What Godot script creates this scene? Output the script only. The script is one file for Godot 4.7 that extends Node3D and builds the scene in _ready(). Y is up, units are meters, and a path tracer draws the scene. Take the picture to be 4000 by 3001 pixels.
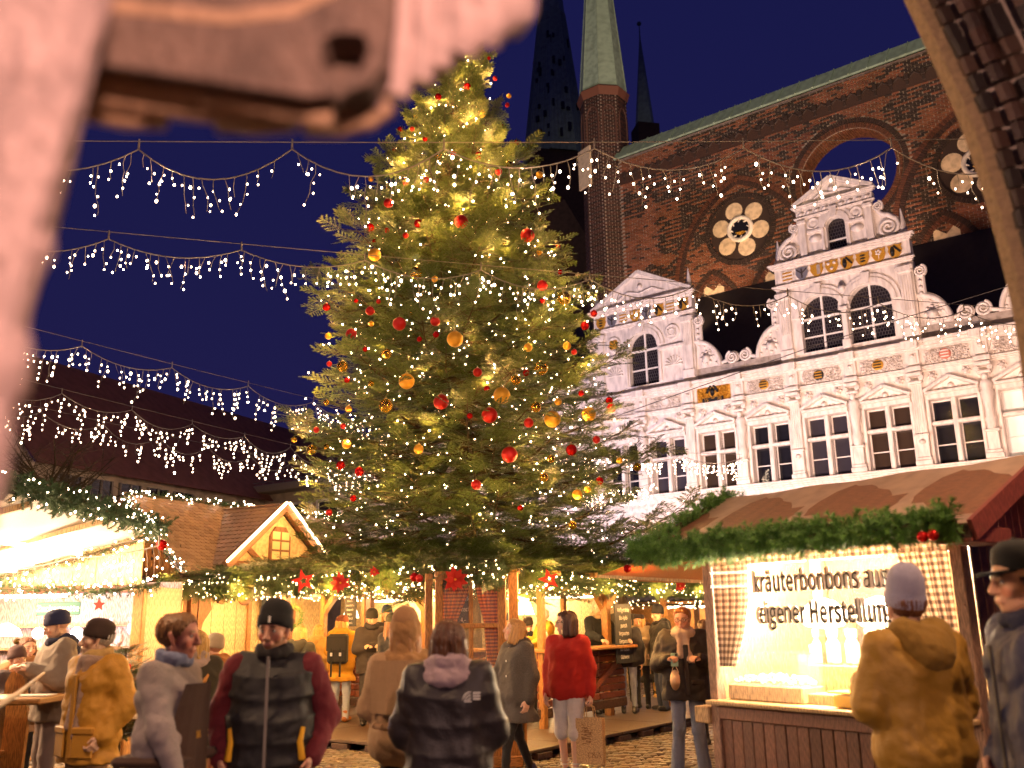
extends Node3D
# A Christmas market square at dusk. Pixels named below are those of the 4000 x 3001 photograph; at() and at_h() turn one into a place at a known distance or height.

const FOCAL := 3600.0
const EYE := 1.6
var pitch := deg_to_rad(14.3)
var roll := deg_to_rad(0.96)
var rng := RandomNumberGenerator.new()
var M := {}
var T := {}
var names := {}
var rough_noise := FastNoiseLite.new()
var fold_noise := FastNoiseLite.new()

func ray(px: float, py: float) -> Vector3:
	var a := (px - 2000.0) / FOCAL
	var b := (1500.5 - py) / FOCAL
	var x := a * cos(roll) + b * sin(roll)
	var y := -a * sin(roll) + b * cos(roll)
	return Vector3(x, y * cos(pitch) + sin(pitch), y * sin(pitch) - cos(pitch))
func at(px: float, py: float, d: float) -> Vector3:
	var r := ray(px, py)
	return Vector3(0, EYE, 0) + r * (d / -r.z)
func at_h(px: float, py: float, h: float) -> Vector3:
	var r := ray(px, py)
	return Vector3(0, EYE, 0) + r * ((h - EYE) / r.y)

# ---------------------------------------------------------------- mesh builder
class MB:
	var v := PackedVector3Array()
	var n := PackedVector3Array()
	var c := PackedColorArray()
	var uv := PackedVector2Array()
	var ix := PackedInt32Array()
	var tint := Color(1, 1, 1)
	func tri(a: Vector3, b: Vector3, d: Vector3, na := Vector3.ZERO, nb := Vector3.ZERO, nd := Vector3.ZERO) -> void:
		var g := (d - a).cross(b - a)
		if na == Vector3.ZERO:
			na = g.normalized()
			nb = na
			nd = na
		var k := v.size()
		v.append(a); v.append(b); v.append(d)
		n.append(na); n.append(nb); n.append(nd)
		c.append(tint); c.append(tint); c.append(tint)
		if g.dot(na + nb + nd) >= 0:
			ix.append(k); ix.append(k + 1); ix.append(k + 2)
		else:
			ix.append(k); ix.append(k + 2); ix.append(k + 1)
	func quad(a: Vector3, b: Vector3, d: Vector3, e: Vector3, out := Vector3.ZERO) -> void:
		var g := (d - a).cross(b - a).normalized()
		if out != Vector3.ZERO and g.dot(out) < 0:
			g = -g
		tri(a, b, d, g, g, g)
		tri(a, d, e, g, g, g)
	func box(o: Vector3, s: Vector3, b := Basis(), bev := 0.0) -> void:
		var h := s * 0.5
		if bev <= 0.0:
			for ax in 3:
				for sg in [-1.0, 1.0]:
					var d := Vector3.ZERO
					d[ax] = sg
					var p := (ax + 1) % 3
					var q := (ax + 2) % 3
					var k: Array[Vector3] = []
					for w in [[-1, -1], [1, -1], [1, 1], [-1, 1]]:
						var x := d * h
						x[p] = w[0] * h[p]
						x[q] = w[1] * h[q]
						k.append(o + b * x)
					quad(k[0], k[1], k[2], k[3], b * d)
			return
		for ax in 3:
			for sg in [-1.0, 1.0]:
				var d := Vector3.ZERO
				d[ax] = sg
				var p := (ax + 1) % 3
				var q := (ax + 2) % 3
				var k: Array[Vector3] = []
				for w in [[-1, -1], [1, -1], [1, 1], [-1, 1]]:
					var x := d * h
					x[p] = w[0] * (h[p] - bev)
					x[q] = w[1] * (h[q] - bev)
					k.append(o + b * x)
				quad(k[0], k[1], k[2], k[3], b * d)
		for ax in 3:
			var p := (ax + 1) % 3
			var q := (ax + 2) % 3
			for s1 in [-1.0, 1.0]:
				for s2 in [-1.0, 1.0]:
					var k: Array[Vector3] = []
					for w in [[0, -1], [1, -1], [1, 1], [0, 1]]:
						var x := Vector3.ZERO
						x[ax] = w[1] * (h[ax] - bev)
						x[p] = s1 * (h[p] - (0.0 if w[0] == 0 else bev))
						x[q] = s2 * (h[q] - (bev if w[0] == 0 else 0.0))
						k.append(o + b * x)
					var d := Vector3.ZERO
					d[p] = s1
					d[q] = s2
					quad(k[0], k[1], k[2], k[3], b * d.normalized())
		for s1 in [-1.0, 1.0]:
			for s2 in [-1.0, 1.0]:
				for s3 in [-1.0, 1.0]:
					var sg3 := Vector3(s1, s2, s3)
					var k: Array[Vector3] = []
					for ax in 3:
						var x := sg3 * (h - Vector3.ONE * bev)
						x[ax] = sg3[ax] * h[ax]
						k.append(o + b * x)
					var m := (b * sg3).normalized()
					tri(k[0], k[1], k[2], m, m, m)
	func bar(a: Vector3, b: Vector3, w: float, t: float, up := Vector3.UP) -> void:   # a plank from a to b, w across, t thick along up
		var z := (b - a)
		var l := z.length()
		z /= l
		var x := up.cross(z).normalized()
		box((a + b) * 0.5, Vector3(w, t, l), Basis(x, z.cross(x), z))
	func tube(pts: PackedVector3Array, r0: float, r1: float, sides := 6, caps := true) -> void:
		var m := pts.size()
		var prev: Array[Vector3] = []
		var pn: Array[Vector3] = []
		var side := Vector3.ZERO
		for i in m:
			var d := (pts[mini(i + 1, m - 1)] - pts[maxi(i - 1, 0)]).normalized()
			if side == Vector3.ZERO:
				side = d.cross(Vector3.UP if absf(d.y) < 0.9 else Vector3.RIGHT).normalized()
			side = (side - d * side.dot(d)).normalized()
			var w := d.cross(side)
			var r := lerpf(r0, r1, float(i) / maxf(m - 1, 1))
			var ring: Array[Vector3] = []
			var rn: Array[Vector3] = []
			for k in sides:
				var t := TAU * k / sides
				var q := side * cos(t) + w * sin(t)
				rn.append(q)
				ring.append(pts[i] + q * r)
			if i > 0:
				for k in sides:
					var l := (k + 1) % sides
					tri(prev[k], prev[l], ring[l], pn[k], pn[l], rn[l])
					tri(prev[k], ring[l], ring[k], pn[k], rn[l], rn[k])
			if caps and (i == 0 or i == m - 1):
				for k in range(1, sides - 1):
					var e := -d if i == 0 else d
					tri(ring[0], ring[k], ring[k + 1], e, e, e)
			prev = ring
			pn = rn
	func lathe(prof: PackedVector2Array, xf := Transform3D(), sides := 16, ribs := 0, amp := 0.0) -> void:   # prof: (radius, height)
		var rows := []
		for i in prof.size():
			var d := (prof[mini(i + 1, prof.size() - 1)] - prof[maxi(i - 1, 0)])
			var nn := Vector2(d.y, -d.x).normalized()
			var row := []
			for k in sides + 1:
				var t := TAU * k / sides
				var r := prof[i].x * (1.0 + (amp * cos(t * ribs) if ribs else 0.0))
				row.append([xf * Vector3(r * cos(t), prof[i].y, r * sin(t)), (xf.basis * Vector3(nn.x * cos(t), nn.y, nn.x * sin(t))).normalized()])
			rows.append(row)
		for i in prof.size() - 1:
			for k in sides:
				var a = rows[i][k]
				var b = rows[i][k + 1]
				var d = rows[i + 1][k + 1]
				var e = rows[i + 1][k]
				if prof[i].x > 1e-5:
					tri(a[0], b[0], d[0], a[1], b[1], d[1])
				if prof[i + 1].x > 1e-5:
					tri(a[0], d[0], e[0], a[1], d[1], e[1])
	func ball(o: Vector3, r: Vector3, sides := 12, rows := 8, b := Basis()) -> void:
		var p := PackedVector2Array()
		for i in rows + 1:
			var t := PI * i / rows - PI / 2
			p.append(Vector2(cos(t) if i > 0 and i < rows else 0.0, sin(t)))
		lathe(p, Transform3D(b.scaled_local(r), o), sides)
	func prism(poly: PackedVector2Array, depth: float, xf := Transform3D(), back := true) -> void:   # poly in x,y; from z 0 to z depth
		var ids := Geometry2D.triangulate_polygon(poly)
		var f := xf.basis.z.normalized()
		for i in range(0, ids.size(), 3):
			var q := [poly[ids[i]], poly[ids[i + 1]], poly[ids[i + 2]]]
			var z1: Array = q.map(func(w): return xf * Vector3(w.x, w.y, depth))
			tri(z1[0], z1[1], z1[2], f, f, f)
			if back:
				var z0: Array = q.map(func(w): return xf * Vector3(w.x, w.y, 0))
				tri(z0[0], z0[1], z0[2], -f, -f, -f)
		var cw := Geometry2D.is_polygon_clockwise(poly)
		for i in poly.size():
			var a := poly[i]
			var b := poly[(i + 1) % poly.size()]
			var o := Vector2(b.y - a.y, a.x - b.x)
			if cw:
				o = -o
			quad(xf * Vector3(a.x, a.y, 0), xf * Vector3(b.x, b.y, 0), xf * Vector3(b.x, b.y, depth), xf * Vector3(a.x, a.y, depth), xf.basis * Vector3(o.x, o.y, 0))
	func sweep(path: PackedVector3Array, prof: PackedVector2Array, u_axis: PackedVector3Array, v_axis: PackedVector3Array) -> void:   # prof swept along path, its x along u and y along v
		for i in path.size() - 1:
			for k in prof.size() - 1:
				var a := path[i] + u_axis[i] * prof[k].x + v_axis[i] * prof[k].y
				var b := path[i] + u_axis[i] * prof[k + 1].x + v_axis[i] * prof[k + 1].y
				var d := path[i + 1] + u_axis[i + 1] * prof[k + 1].x + v_axis[i + 1] * prof[k + 1].y
				var e := path[i + 1] + u_axis[i + 1] * prof[k].x + v_axis[i + 1] * prof[k].y
				quad(a, b, d, e)
	func mesh() -> ArrayMesh:
		var a := []
		a.resize(Mesh.ARRAY_MAX)
		a[Mesh.ARRAY_VERTEX] = v
		a[Mesh.ARRAY_NORMAL] = n
		a[Mesh.ARRAY_COLOR] = c
		a[Mesh.ARRAY_INDEX] = ix
		if uv.size() == v.size():
			a[Mesh.ARRAY_TEX_UV] = uv
		var m := ArrayMesh.new()
		if v.size():
			m.add_surface_from_arrays(Mesh.PRIMITIVE_TRIANGLES, a)
		return m

# ---------------------------------------------------------------- scene tree helpers
func numbered(s: String) -> String:
	names[s] = names.get(s, -1) + 1
	return s if names[s] == 0 else "%s_%03d" % [s, names[s]]
func tag(o: Node3D, label: String, category: String, group := "", kind := "") -> Node3D:
	if label: o.set_meta("label", label)
	if category: o.set_meta("category", category)
	if group: o.set_meta("group", group)
	if kind: o.set_meta("kind", kind)
	return o
func thing(called: String, label: String, category: String, p := Vector3.ZERO, group := "", b := Basis()) -> Node3D:
	var o := Node3D.new()
	o.name = numbered(called)
	add_child(o)
	o.transform = Transform3D(b, p)
	return tag(o, label, category, group)
func put(called: String, mesh: Mesh, m: Material, parent: Node3D = null, p := Vector3.ZERO, b := Basis()) -> MeshInstance3D:
	var o := MeshInstance3D.new()
	o.mesh = mesh
	o.material_override = m
	o.name = called if parent else numbered(called)
	(parent if parent else self as Node3D).add_child(o, true)
	o.transform = Transform3D(b, p)
	return o
func many(called: String, mesh: Mesh, m: Material, xfs: Array, parent: Node3D, cols := PackedColorArray()) -> MultiMeshInstance3D:   # past counting: one object of kind stuff
	var mm := MultiMesh.new()
	mm.transform_format = MultiMesh.TRANSFORM_3D
	mm.use_colors = cols.size() > 0
	mm.mesh = mesh
	mm.instance_count = xfs.size()
	for i in xfs.size():
		mm.set_instance_transform(i, xfs[i])
		if cols.size():
			mm.set_instance_color(i, cols[i])
	var o := MultiMeshInstance3D.new()
	o.multimesh = mm
	o.material_override = m
	o.name = called if parent else numbered(called)
	(parent if parent else self as Node3D).add_child(o, true)
	o.set_meta("kind", "stuff")
	return o
func frame(o: Vector3, x: Vector3) -> Transform3D:   # x along the front, y up, z out of it
	return Transform3D(Basis(x, Vector3.UP, x.cross(Vector3.UP)), o)
func lamp(called: String, p: Vector3, energy: float, col: Color, size: float, reach := 12.0, parent: Node3D = null) -> OmniLight3D:
	var l := OmniLight3D.new()
	l.name = called
	(parent if parent else self as Node3D).add_child(l, true)
	l.position = p
	l.light_energy = energy
	l.light_color = col
	l.light_size = size
	l.omni_range = reach
	l.omni_attenuation = 2.0
	l.shadow_enabled = true
	return l
func rf(a: float, b: float) -> float:
	return rng.randf_range(a, b)
func jit(c: Color, k: float) -> Color:
	var s := 1.0 + rf(-k, k)
	return Color(c.r * s, c.g * s * (1 + rf(-k, k) * 0.2), c.b * s * (1 + rf(-k, k) * 0.3))

# ---------------------------------------------------------------- materials
func noise_tex(key: String, f: float, oct: int, lo: float, hi: float, stretch := 1.0, kind := FastNoiseLite.TYPE_SIMPLEX_SMOOTH) -> ImageTexture:
	var nz := FastNoiseLite.new()
	nz.noise_type = kind
	nz.frequency = f
	nz.fractal_octaves = oct
	nz.seed = key.hash() % 1000
	var im := nz.get_seamless_image(256, 256)
	im.convert(Image.FORMAT_L8)
	var d := im.get_data()
	for i in d.size():
		d[i] = int(clampf(lerpf(lo, hi, d[i] / 255.0), 0, 1) * 255)
	im = Image.create_from_data(256, 256, false, Image.FORMAT_L8, d)
	T[key] = ImageTexture.create_from_image(im)
	return T[key]
func weave_tex() -> ImageTexture:
	var im := Image.create(64, 64, false, Image.FORMAT_L8)
	for y in 64:
		for x in 64:
			var a := 0.5 + 0.5 * sin(x * TAU / 8.0) * (1.0 if (y / 4) % 2 else -1.0)
			var s := 0.62 + 0.2 * a + rng.randf() * 0.18
			im.set_pixel(x, y, Color(s, s, s))
	T["weave"] = ImageTexture.create_from_image(im)
	return T["weave"]
func mat(key: String, c: Color, r := 0.7, tex := "", scale := Vector3.ONE, bump := "", height := 1.0, metal := 0.0) -> StandardMaterial3D:   # c is a linear base colour
	if M.has(key):
		return M[key]
	var m := StandardMaterial3D.new()
	m.resource_name = key
	m.albedo_color = c.linear_to_srgb()
	m.roughness = r
	m.metallic = metal
	m.vertex_color_use_as_albedo = true
	if tex:
		m.albedo_texture = T[tex]
		m.uv1_triplanar = true
		m.uv1_scale = scale
	if bump:
		m.heightmap_enabled = true
		m.heightmap_texture = T[bump]
		m.heightmap_scale = height
		m.uv1_triplanar = true
		m.uv1_scale = scale
	M[key] = m
	return m
func glow(key: String, c: Color, e: float) -> StandardMaterial3D:
	var m := mat(key, Color(0.8, 0.8, 0.8), 0.5)
	m.emission_enabled = true
	m.emission = c.linear_to_srgb()
	m.emission_energy_multiplier = e
	return m
func glass(key: String, alpha := 0.06, r := 0.02) -> StandardMaterial3D:
	var m := mat(key, Color(0.9, 0.95, 1.0), r)
	var a := m.albedo_color
	a.a = alpha
	m.albedo_color = a
	m.transparency = BaseMaterial3D.TRANSPARENCY_ALPHA
	return m
func text_mesh(s: String, size: float, depth := 0.004, font := "Droid Sans", bold := false) -> TextMesh:
	var f := SystemFont.new()
	f.font_names = [font]
	if bold:
		f.font_weight = 700
	var t := TextMesh.new()
	t.text = s
	t.font = f
	t.font_size = 48
	t.pixel_size = size / 48.0
	t.depth = depth
	t.curve_step = 2.0
	return t

func textures() -> void:
	noise_tex("mottle", 0.02, 5, 0.78, 1.1)
	noise_tex("streak", 0.03, 5, 0.82, 1.08)
	noise_tex("fine", 0.08, 4, 0.6, 1.2)
	noise_tex("grain", 0.05, 4, 0.5, 1.25)
	noise_tex("cell", 0.05, 2, 0.5, 1.2, 1.0, FastNoiseLite.TYPE_CELLULAR)
	weave_tex()

func materials() -> void:
	# wood; the grain runs along the longest side of each piece because its texture is stretched that way
	mat("wood_up", Color(0.24, 0.105, 0.05), 0.55, "grain", Vector3(9, 0.8, 9), "grain", 0.25)
	mat("wood_along", Color(0.24, 0.105, 0.05), 0.55, "grain", Vector3(0.8, 9, 9), "grain", 0.25)
	mat("honey_up", Color(0.42, 0.19, 0.045), 0.5, "grain", Vector3(9, 0.8, 9), "grain", 0.2)
	mat("honey_along", Color(0.42, 0.19, 0.045), 0.5, "grain", Vector3(0.8, 9, 9), "grain", 0.2)
	mat("pale_wood", Color(0.55, 0.36, 0.17), 0.55, "grain", Vector3(6, 0.8, 6), "grain", 0.2)
	mat("red_wood", Color(0.22, 0.045, 0.02), 0.35, "grain", Vector3(0.8, 8, 8), "grain", 0.3)
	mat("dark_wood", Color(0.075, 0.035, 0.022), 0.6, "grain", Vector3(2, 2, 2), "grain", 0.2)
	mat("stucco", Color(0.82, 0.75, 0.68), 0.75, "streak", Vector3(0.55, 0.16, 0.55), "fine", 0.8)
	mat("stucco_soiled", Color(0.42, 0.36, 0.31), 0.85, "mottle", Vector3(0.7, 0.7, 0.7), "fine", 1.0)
	mat("gold", Color(0.8, 0.42, 0.05), 0.4, "fine", Vector3(3, 3, 3), "fine", 0.5, 0.25)
	mat("black_paint", Color(0.012, 0.011, 0.012), 0.5)
	mat("silver", Color(0.6, 0.6, 0.62), 0.35, "", Vector3.ONE, "", 1.0, 0.8)
	mat("shield_red", Color(0.5, 0.16, 0.1), 0.6)
	mat("brick", Color(1, 1, 1), 0.75, "fine", Vector3(3, 3, 3), "fine", 0.6)
	mat("mortar", Color(0.4, 0.31, 0.25), 0.9, "mottle", Vector3(1, 1, 1))
	mat("plaster_infill", Color(0.72, 0.56, 0.38), 0.85, "mottle", Vector3(0.5, 0.5, 0.5))
	mat("copper", Color(0.36, 0.48, 0.36), 0.6, "mottle", Vector3(0.4, 0.4, 0.4), "fine", 0.4)
	mat("copper_dark", Color(0.28, 0.38, 0.32), 0.65, "mottle", Vector3(0.2, 0.2, 0.2))
	mat("slate", Color(0.02, 0.016, 0.018), 0.7, "mottle", Vector3(0.5, 0.5, 0.5))
	mat("window_dark", Color(0.012, 0.012, 0.016), 0.06)
	mat("leaded_glass", Color(0.016, 0.014, 0.018), 0.12)
	mat("lead", Color(0.07, 0.06, 0.06), 0.5)
	mat("paint_white", Color(0.78, 0.74, 0.7), 0.45)
	mat("needle", Color(1, 1, 1), 0.5)
	mat("bark", Color(0.1, 0.065, 0.03), 0.9, "grain", Vector3(5, 1.5, 5), "grain", 1.5)
	mat("red_gloss", Color(0.5, 0.008, 0.006), 0.06, "", Vector3.ONE, "", 1.0, 0.6)
	mat("red_satin", Color(0.42, 0.007, 0.005), 0.38, "", Vector3.ONE, "", 1.0, 0.4)
	mat("gold_gloss", Color(0.85, 0.5, 0.07), 0.05, "", Vector3.ONE, "", 1.0, 0.9)
	mat("gold_satin", Color(0.75, 0.38, 0.035), 0.4, "", Vector3.ONE, "", 1.0, 0.5)
	mat("cap_silver", Color(0.6, 0.5, 0.3), 0.3, "", Vector3.ONE, "", 1.0, 0.9)
	mat("felt_red", Color(0.55, 0.02, 0.01), 0.85, "fine", Vector3(8, 8, 8))
	mat("cable", Color(0.2, 0.17, 0.15), 0.6)
	mat("cable_black", Color(0.015, 0.012, 0.012), 0.6)
	mat("asphalt", Color(0.05, 0.042, 0.035), 0.8, "fine", Vector3(2, 2, 2))
	mat("cobble", Color(1, 1, 1), 0.38, "fine", Vector3(5, 5, 5), "fine", 0.5)
	mat("platform", Color(0.1, 0.06, 0.038), 0.5, "grain", Vector3(0.8, 8, 8), "grain", 0.2)
	mat("tarpaulin", Color(0.36, 0.24, 0.165), 0.42, "mottle", Vector3(0.8, 0.8, 0.8), "mottle", 1.0)
	mat("canvas_orange", Color(0.55, 0.22, 0.03), 0.7, "weave", Vector3(6, 6, 6)).backlight_enabled = true
	M.canvas_orange.backlight = Color(0.5, 0.3, 0.1)
	mat("canvas_white", Color(0.8, 0.74, 0.62), 0.7, "weave", Vector3(6, 6, 6))
	mat("roof_tile", Color(0.3, 0.19, 0.12), 0.5, "fine", Vector3(3, 3, 3))
	mat("chalk", Color(0.7, 0.68, 0.64), 0.9)
	mat("board_black", Color(0.02, 0.02, 0.022), 0.6, "mottle", Vector3(2, 2, 2))
	mat("teal_sign", Color(0.01, 0.1, 0.09), 0.5)
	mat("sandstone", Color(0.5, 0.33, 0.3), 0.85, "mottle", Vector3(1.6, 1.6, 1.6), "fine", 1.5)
	mat("sandstone_shaded", Color(0.16, 0.095, 0.07), 0.85, "mottle", Vector3(2, 2, 2), "fine", 1.5)  # shaded copy of the sandstone: shade of the overhang put into the colour
	mat("paper_bag", Color(0.62, 0.43, 0.22), 0.75, "fine", Vector3(3, 3, 3))
	mat("metal", Color(0.5, 0.5, 0.5), 0.35, "", Vector3.ONE, "", 1.0, 0.9)
	mat("white_glazed", Color(0.8, 0.78, 0.74), 0.2)
	glass("pane", 0.05)
	glass("bottle", 0.25)
	glow("bulb", Color(1.0, 0.74, 0.5), 26.0)
	glow("bulb_dim", Color(1.0, 0.68, 0.44), 14.0)
	glow("bulb_warm", Color(1.0, 0.68, 0.34), 18.0)
	glow("tube_light", Color(1.0, 0.88, 0.72), 14.0)
	glow("shade_lit", Color(1.0, 0.86, 0.6), 5.0)

func _ready() -> void:
	rng.seed = 7
	rough_noise.frequency = 1.0
	rough_noise.fractal_octaves = 3
	fold_noise.frequency = 1.0
	fold_noise.fractal_type = FastNoiseLite.FRACTAL_RIDGED
	fold_noise.fractal_octaves = 2
	var cam := Camera3D.new()
	cam.name = "camera"
	add_child(cam)
	var lens_set := CameraAttributesPhysical.new()
	lens_set.frustum_focal_length = 28.79
	lens_set.exposure_aperture = 1.4
	lens_set.frustum_focus_distance = 14.0
	lens_set.frustum_near = 0.05
	lens_set.frustum_far = 600.0
	cam.attributes = lens_set
	cam.fov = 45.26
	cam.near = 0.05
	cam.far = 600.0
	cam.transform = Transform3D(Basis(Vector3.RIGHT, pitch) * Basis(Vector3.BACK, -roll), Vector3(0, EYE, 0))
	cam.current = true
	var sky_look := ProceduralSkyMaterial.new()
	sky_look.sky_top_color = Color(0.0058, 0.007, 0.052).linear_to_srgb()
	sky_look.sky_horizon_color = Color(0.014, 0.0112, 0.057).linear_to_srgb()
	sky_look.sky_curve = 0.35
	sky_look.ground_bottom_color = Color(0.01, 0.008, 0.01)
	sky_look.ground_horizon_color = Color(0.02, 0.015, 0.05)
	var env := Environment.new()
	env.background_mode = Environment.BG_SKY
	env.sky = Sky.new()
	env.sky.sky_material = sky_look
	env.tonemap_mode = Environment.TONE_MAPPER_LINEAR
	env.tonemap_exposure = 1.2
	env.sdfgi_enabled = true
	env.ssao_enabled = true
	env.ssil_enabled = true
	var we := WorldEnvironment.new()
	we.name = "dusk"
	we.environment = env
	add_child(we)
	textures()
	materials()
	ground()
	town_hall()
	brick_screen()
	church()
	left_houses()
	floodlights()
	arcade()
	kiosk()
	christmas_tree()
	candy_stall()
	tiled_hut()
	sweets_stall()
	far_market()
	light_strings()
	people()

# ---------------------------------------------------------------- ground
func ground() -> void:
	var b := MB.new()
	b.quad(Vector3(-300, -0.03, 60), Vector3(300, -0.03, 60), Vector3(300, -0.03, -500), Vector3(-300, -0.03, -500), Vector3.UP)
	var g := put("ground", b.mesh(), M.asphalt)
	g.set_meta("kind", "structure")
	# the cobbles of the square: the rows that show largest one by one, those beyond as one
	var shapes := []
	for k in 6:
		var m := MB.new()
		var s := Vector3(0.15 + 0.02 * (k % 3), 0.1, 0.1 + 0.012 * (k % 2))
		m.box(Vector3(0, -0.05, 0), s, Basis(), 0.018)
		shapes.append(m.mesh())
	var spots := []
	var row := 0
	var z := -7.5
	while z > -26.0:
		var x := -9.0 + (row % 2) * 0.085
		while x < 9.0:
			if absf(x) < 0.6 * -z + 0.4:
				spots.append(Vector3(x + rf(-0.012, 0.012), rf(-0.012, 0.008), z + rf(-0.008, 0.008)))
			x += 0.178
		z -= 0.122
		row += 1
	var single := 0
	var rest := [[], []]
	var cols := [PackedColorArray(), PackedColorArray()]
	for p in spots:
		var bs := Basis.from_euler(Vector3(rf(-0.05, 0.05), rf(-0.06, 0.06), rf(-0.05, 0.05)))
		var c := jit(Color(0.16, 0.115, 0.075) if rng.randf() < 0.7 else Color(0.1, 0.08, 0.065), 0.25)
		if single < 300 and p.x > 0.3 and p.x < 2.9 and p.z < -9.9 and p.z > -13.2:
			single += 1
			var k := rng.randi() % 6
			put("cobble", shapes[k], mat("cobble_%d" % (k % 4), [Color(0.16, 0.115, 0.075), Color(0.13, 0.1, 0.07), Color(0.19, 0.13, 0.08), Color(0.1, 0.08, 0.065)][k % 4], 0.38, "fine", Vector3(5, 5, 5), "fine", 0.5), g, p, bs)
		else:
			rest[single % 2].append(Transform3D(bs, p))
			cols[single % 2].append(c)
	many("cobbles", shapes[1], M.cobble, rest[0] + rest[1], g, cols[0] + cols[1])

# ---------------------------------------------------------------- town hall
const HALL := Vector3(7.0, 0, -34.75)
func hall_axis() -> Vector3:
	return Vector3(0.79154, 0, 0.61111)
func arch_poly(u: float, w: float, y0: float, y1: float, k := 12, foot := true) -> PackedVector2Array:   # an upright opening with a round head
	var p := PackedVector2Array()
	if foot:
		p.append(Vector2(u - w, y0))
	for i in k + 1:
		var t := PI - PI * i / k
		p.append(Vector2(u + w * cos(t), y1 + w * sin(t)))
	if foot:
		p.append(Vector2(u + w, y0))
	return p
func relief(u0: float, u1: float, y0: float, y1: float, z: float, h: float, f: float, sd: int, nx := 44, ny := 14) -> ArrayMesh:   # carved strapwork, the same on both sides of its middle
	var nz := FastNoiseLite.new()
	nz.seed = sd
	nz.frequency = f
	nz.fractal_octaves = 2
	var st := MB.new()
	var g := []
	for j in ny + 1:
		var r: Array[Vector3] = []
		for i in nx + 1:
			var x := float(i) / nx * 2 - 1
			var y := float(j) / ny * 2 - 1
			var e := clampf((1 - absf(x)) * 6, 0, 1) * clampf((1 - absf(y)) * 4, 0, 1)
			var w := nz.get_noise_2d(absf(x) * (u1 - u0) * 5, y * (y1 - y0) * 5 + sd)
			var q := clampf(absf(fposmod(w * 3.2, 1.0) - 0.5) * 4 - 0.6, 0, 1)
			var d := Vector2(x * (u1 - u0), y * (y1 - y0)).length() / (y1 - y0)
			if d < 0.75:
				q = 1.0 if d > 0.6 else 0.25 + 0.3 * absf(nz.get_noise_2d(x * 30, y * 30))
			r.append(Vector3(lerpf(u0, u1, float(i) / nx), lerpf(y0, y1, float(j) / ny), z + h * q * e))
		g.append(r)
	for j in ny:
		for i in nx:
			var a: Vector3 = g[j][i]
			st.quad(a, g[j][i + 1], g[j + 1][i + 1], g[j + 1][i], Vector3(0, 0, 1))
	return st.mesh()
func volute(st: MB, o: Vector3, r: float, w: float, flip: float, turns := 2.2) -> void:   # a stone scroll: a coil that winds outward in the plane of the wall
	var pts := PackedVector3Array()
	for i in 34:
		var t := float(i) / 33
		var a := t * turns * TAU
		pts.append(o + Vector3(flip * cos(a) * r * (0.12 + 0.88 * t), sin(a) * r * (0.12 + 0.88 * t), 0.03 * (1 - t)))
	st.tube(pts, w * 0.5, w, 6)
	st.prism(arch_poly(o.x, r, 0, o.y, 12, false) + circle_low(o.x, r, o.y), 0.05 + w * 0.3, Transform3D(Basis(), Vector3(0, 0, o.z - 0.12)))
func circle_low(u: float, w: float, y: float, k := 12) -> PackedVector2Array:
	var p := PackedVector2Array()
	for i in range(1, k):
		var t := -PI * i / k
		p.append(Vector2(u + w * cos(t), y + w * sin(t)))
	return p
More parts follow.
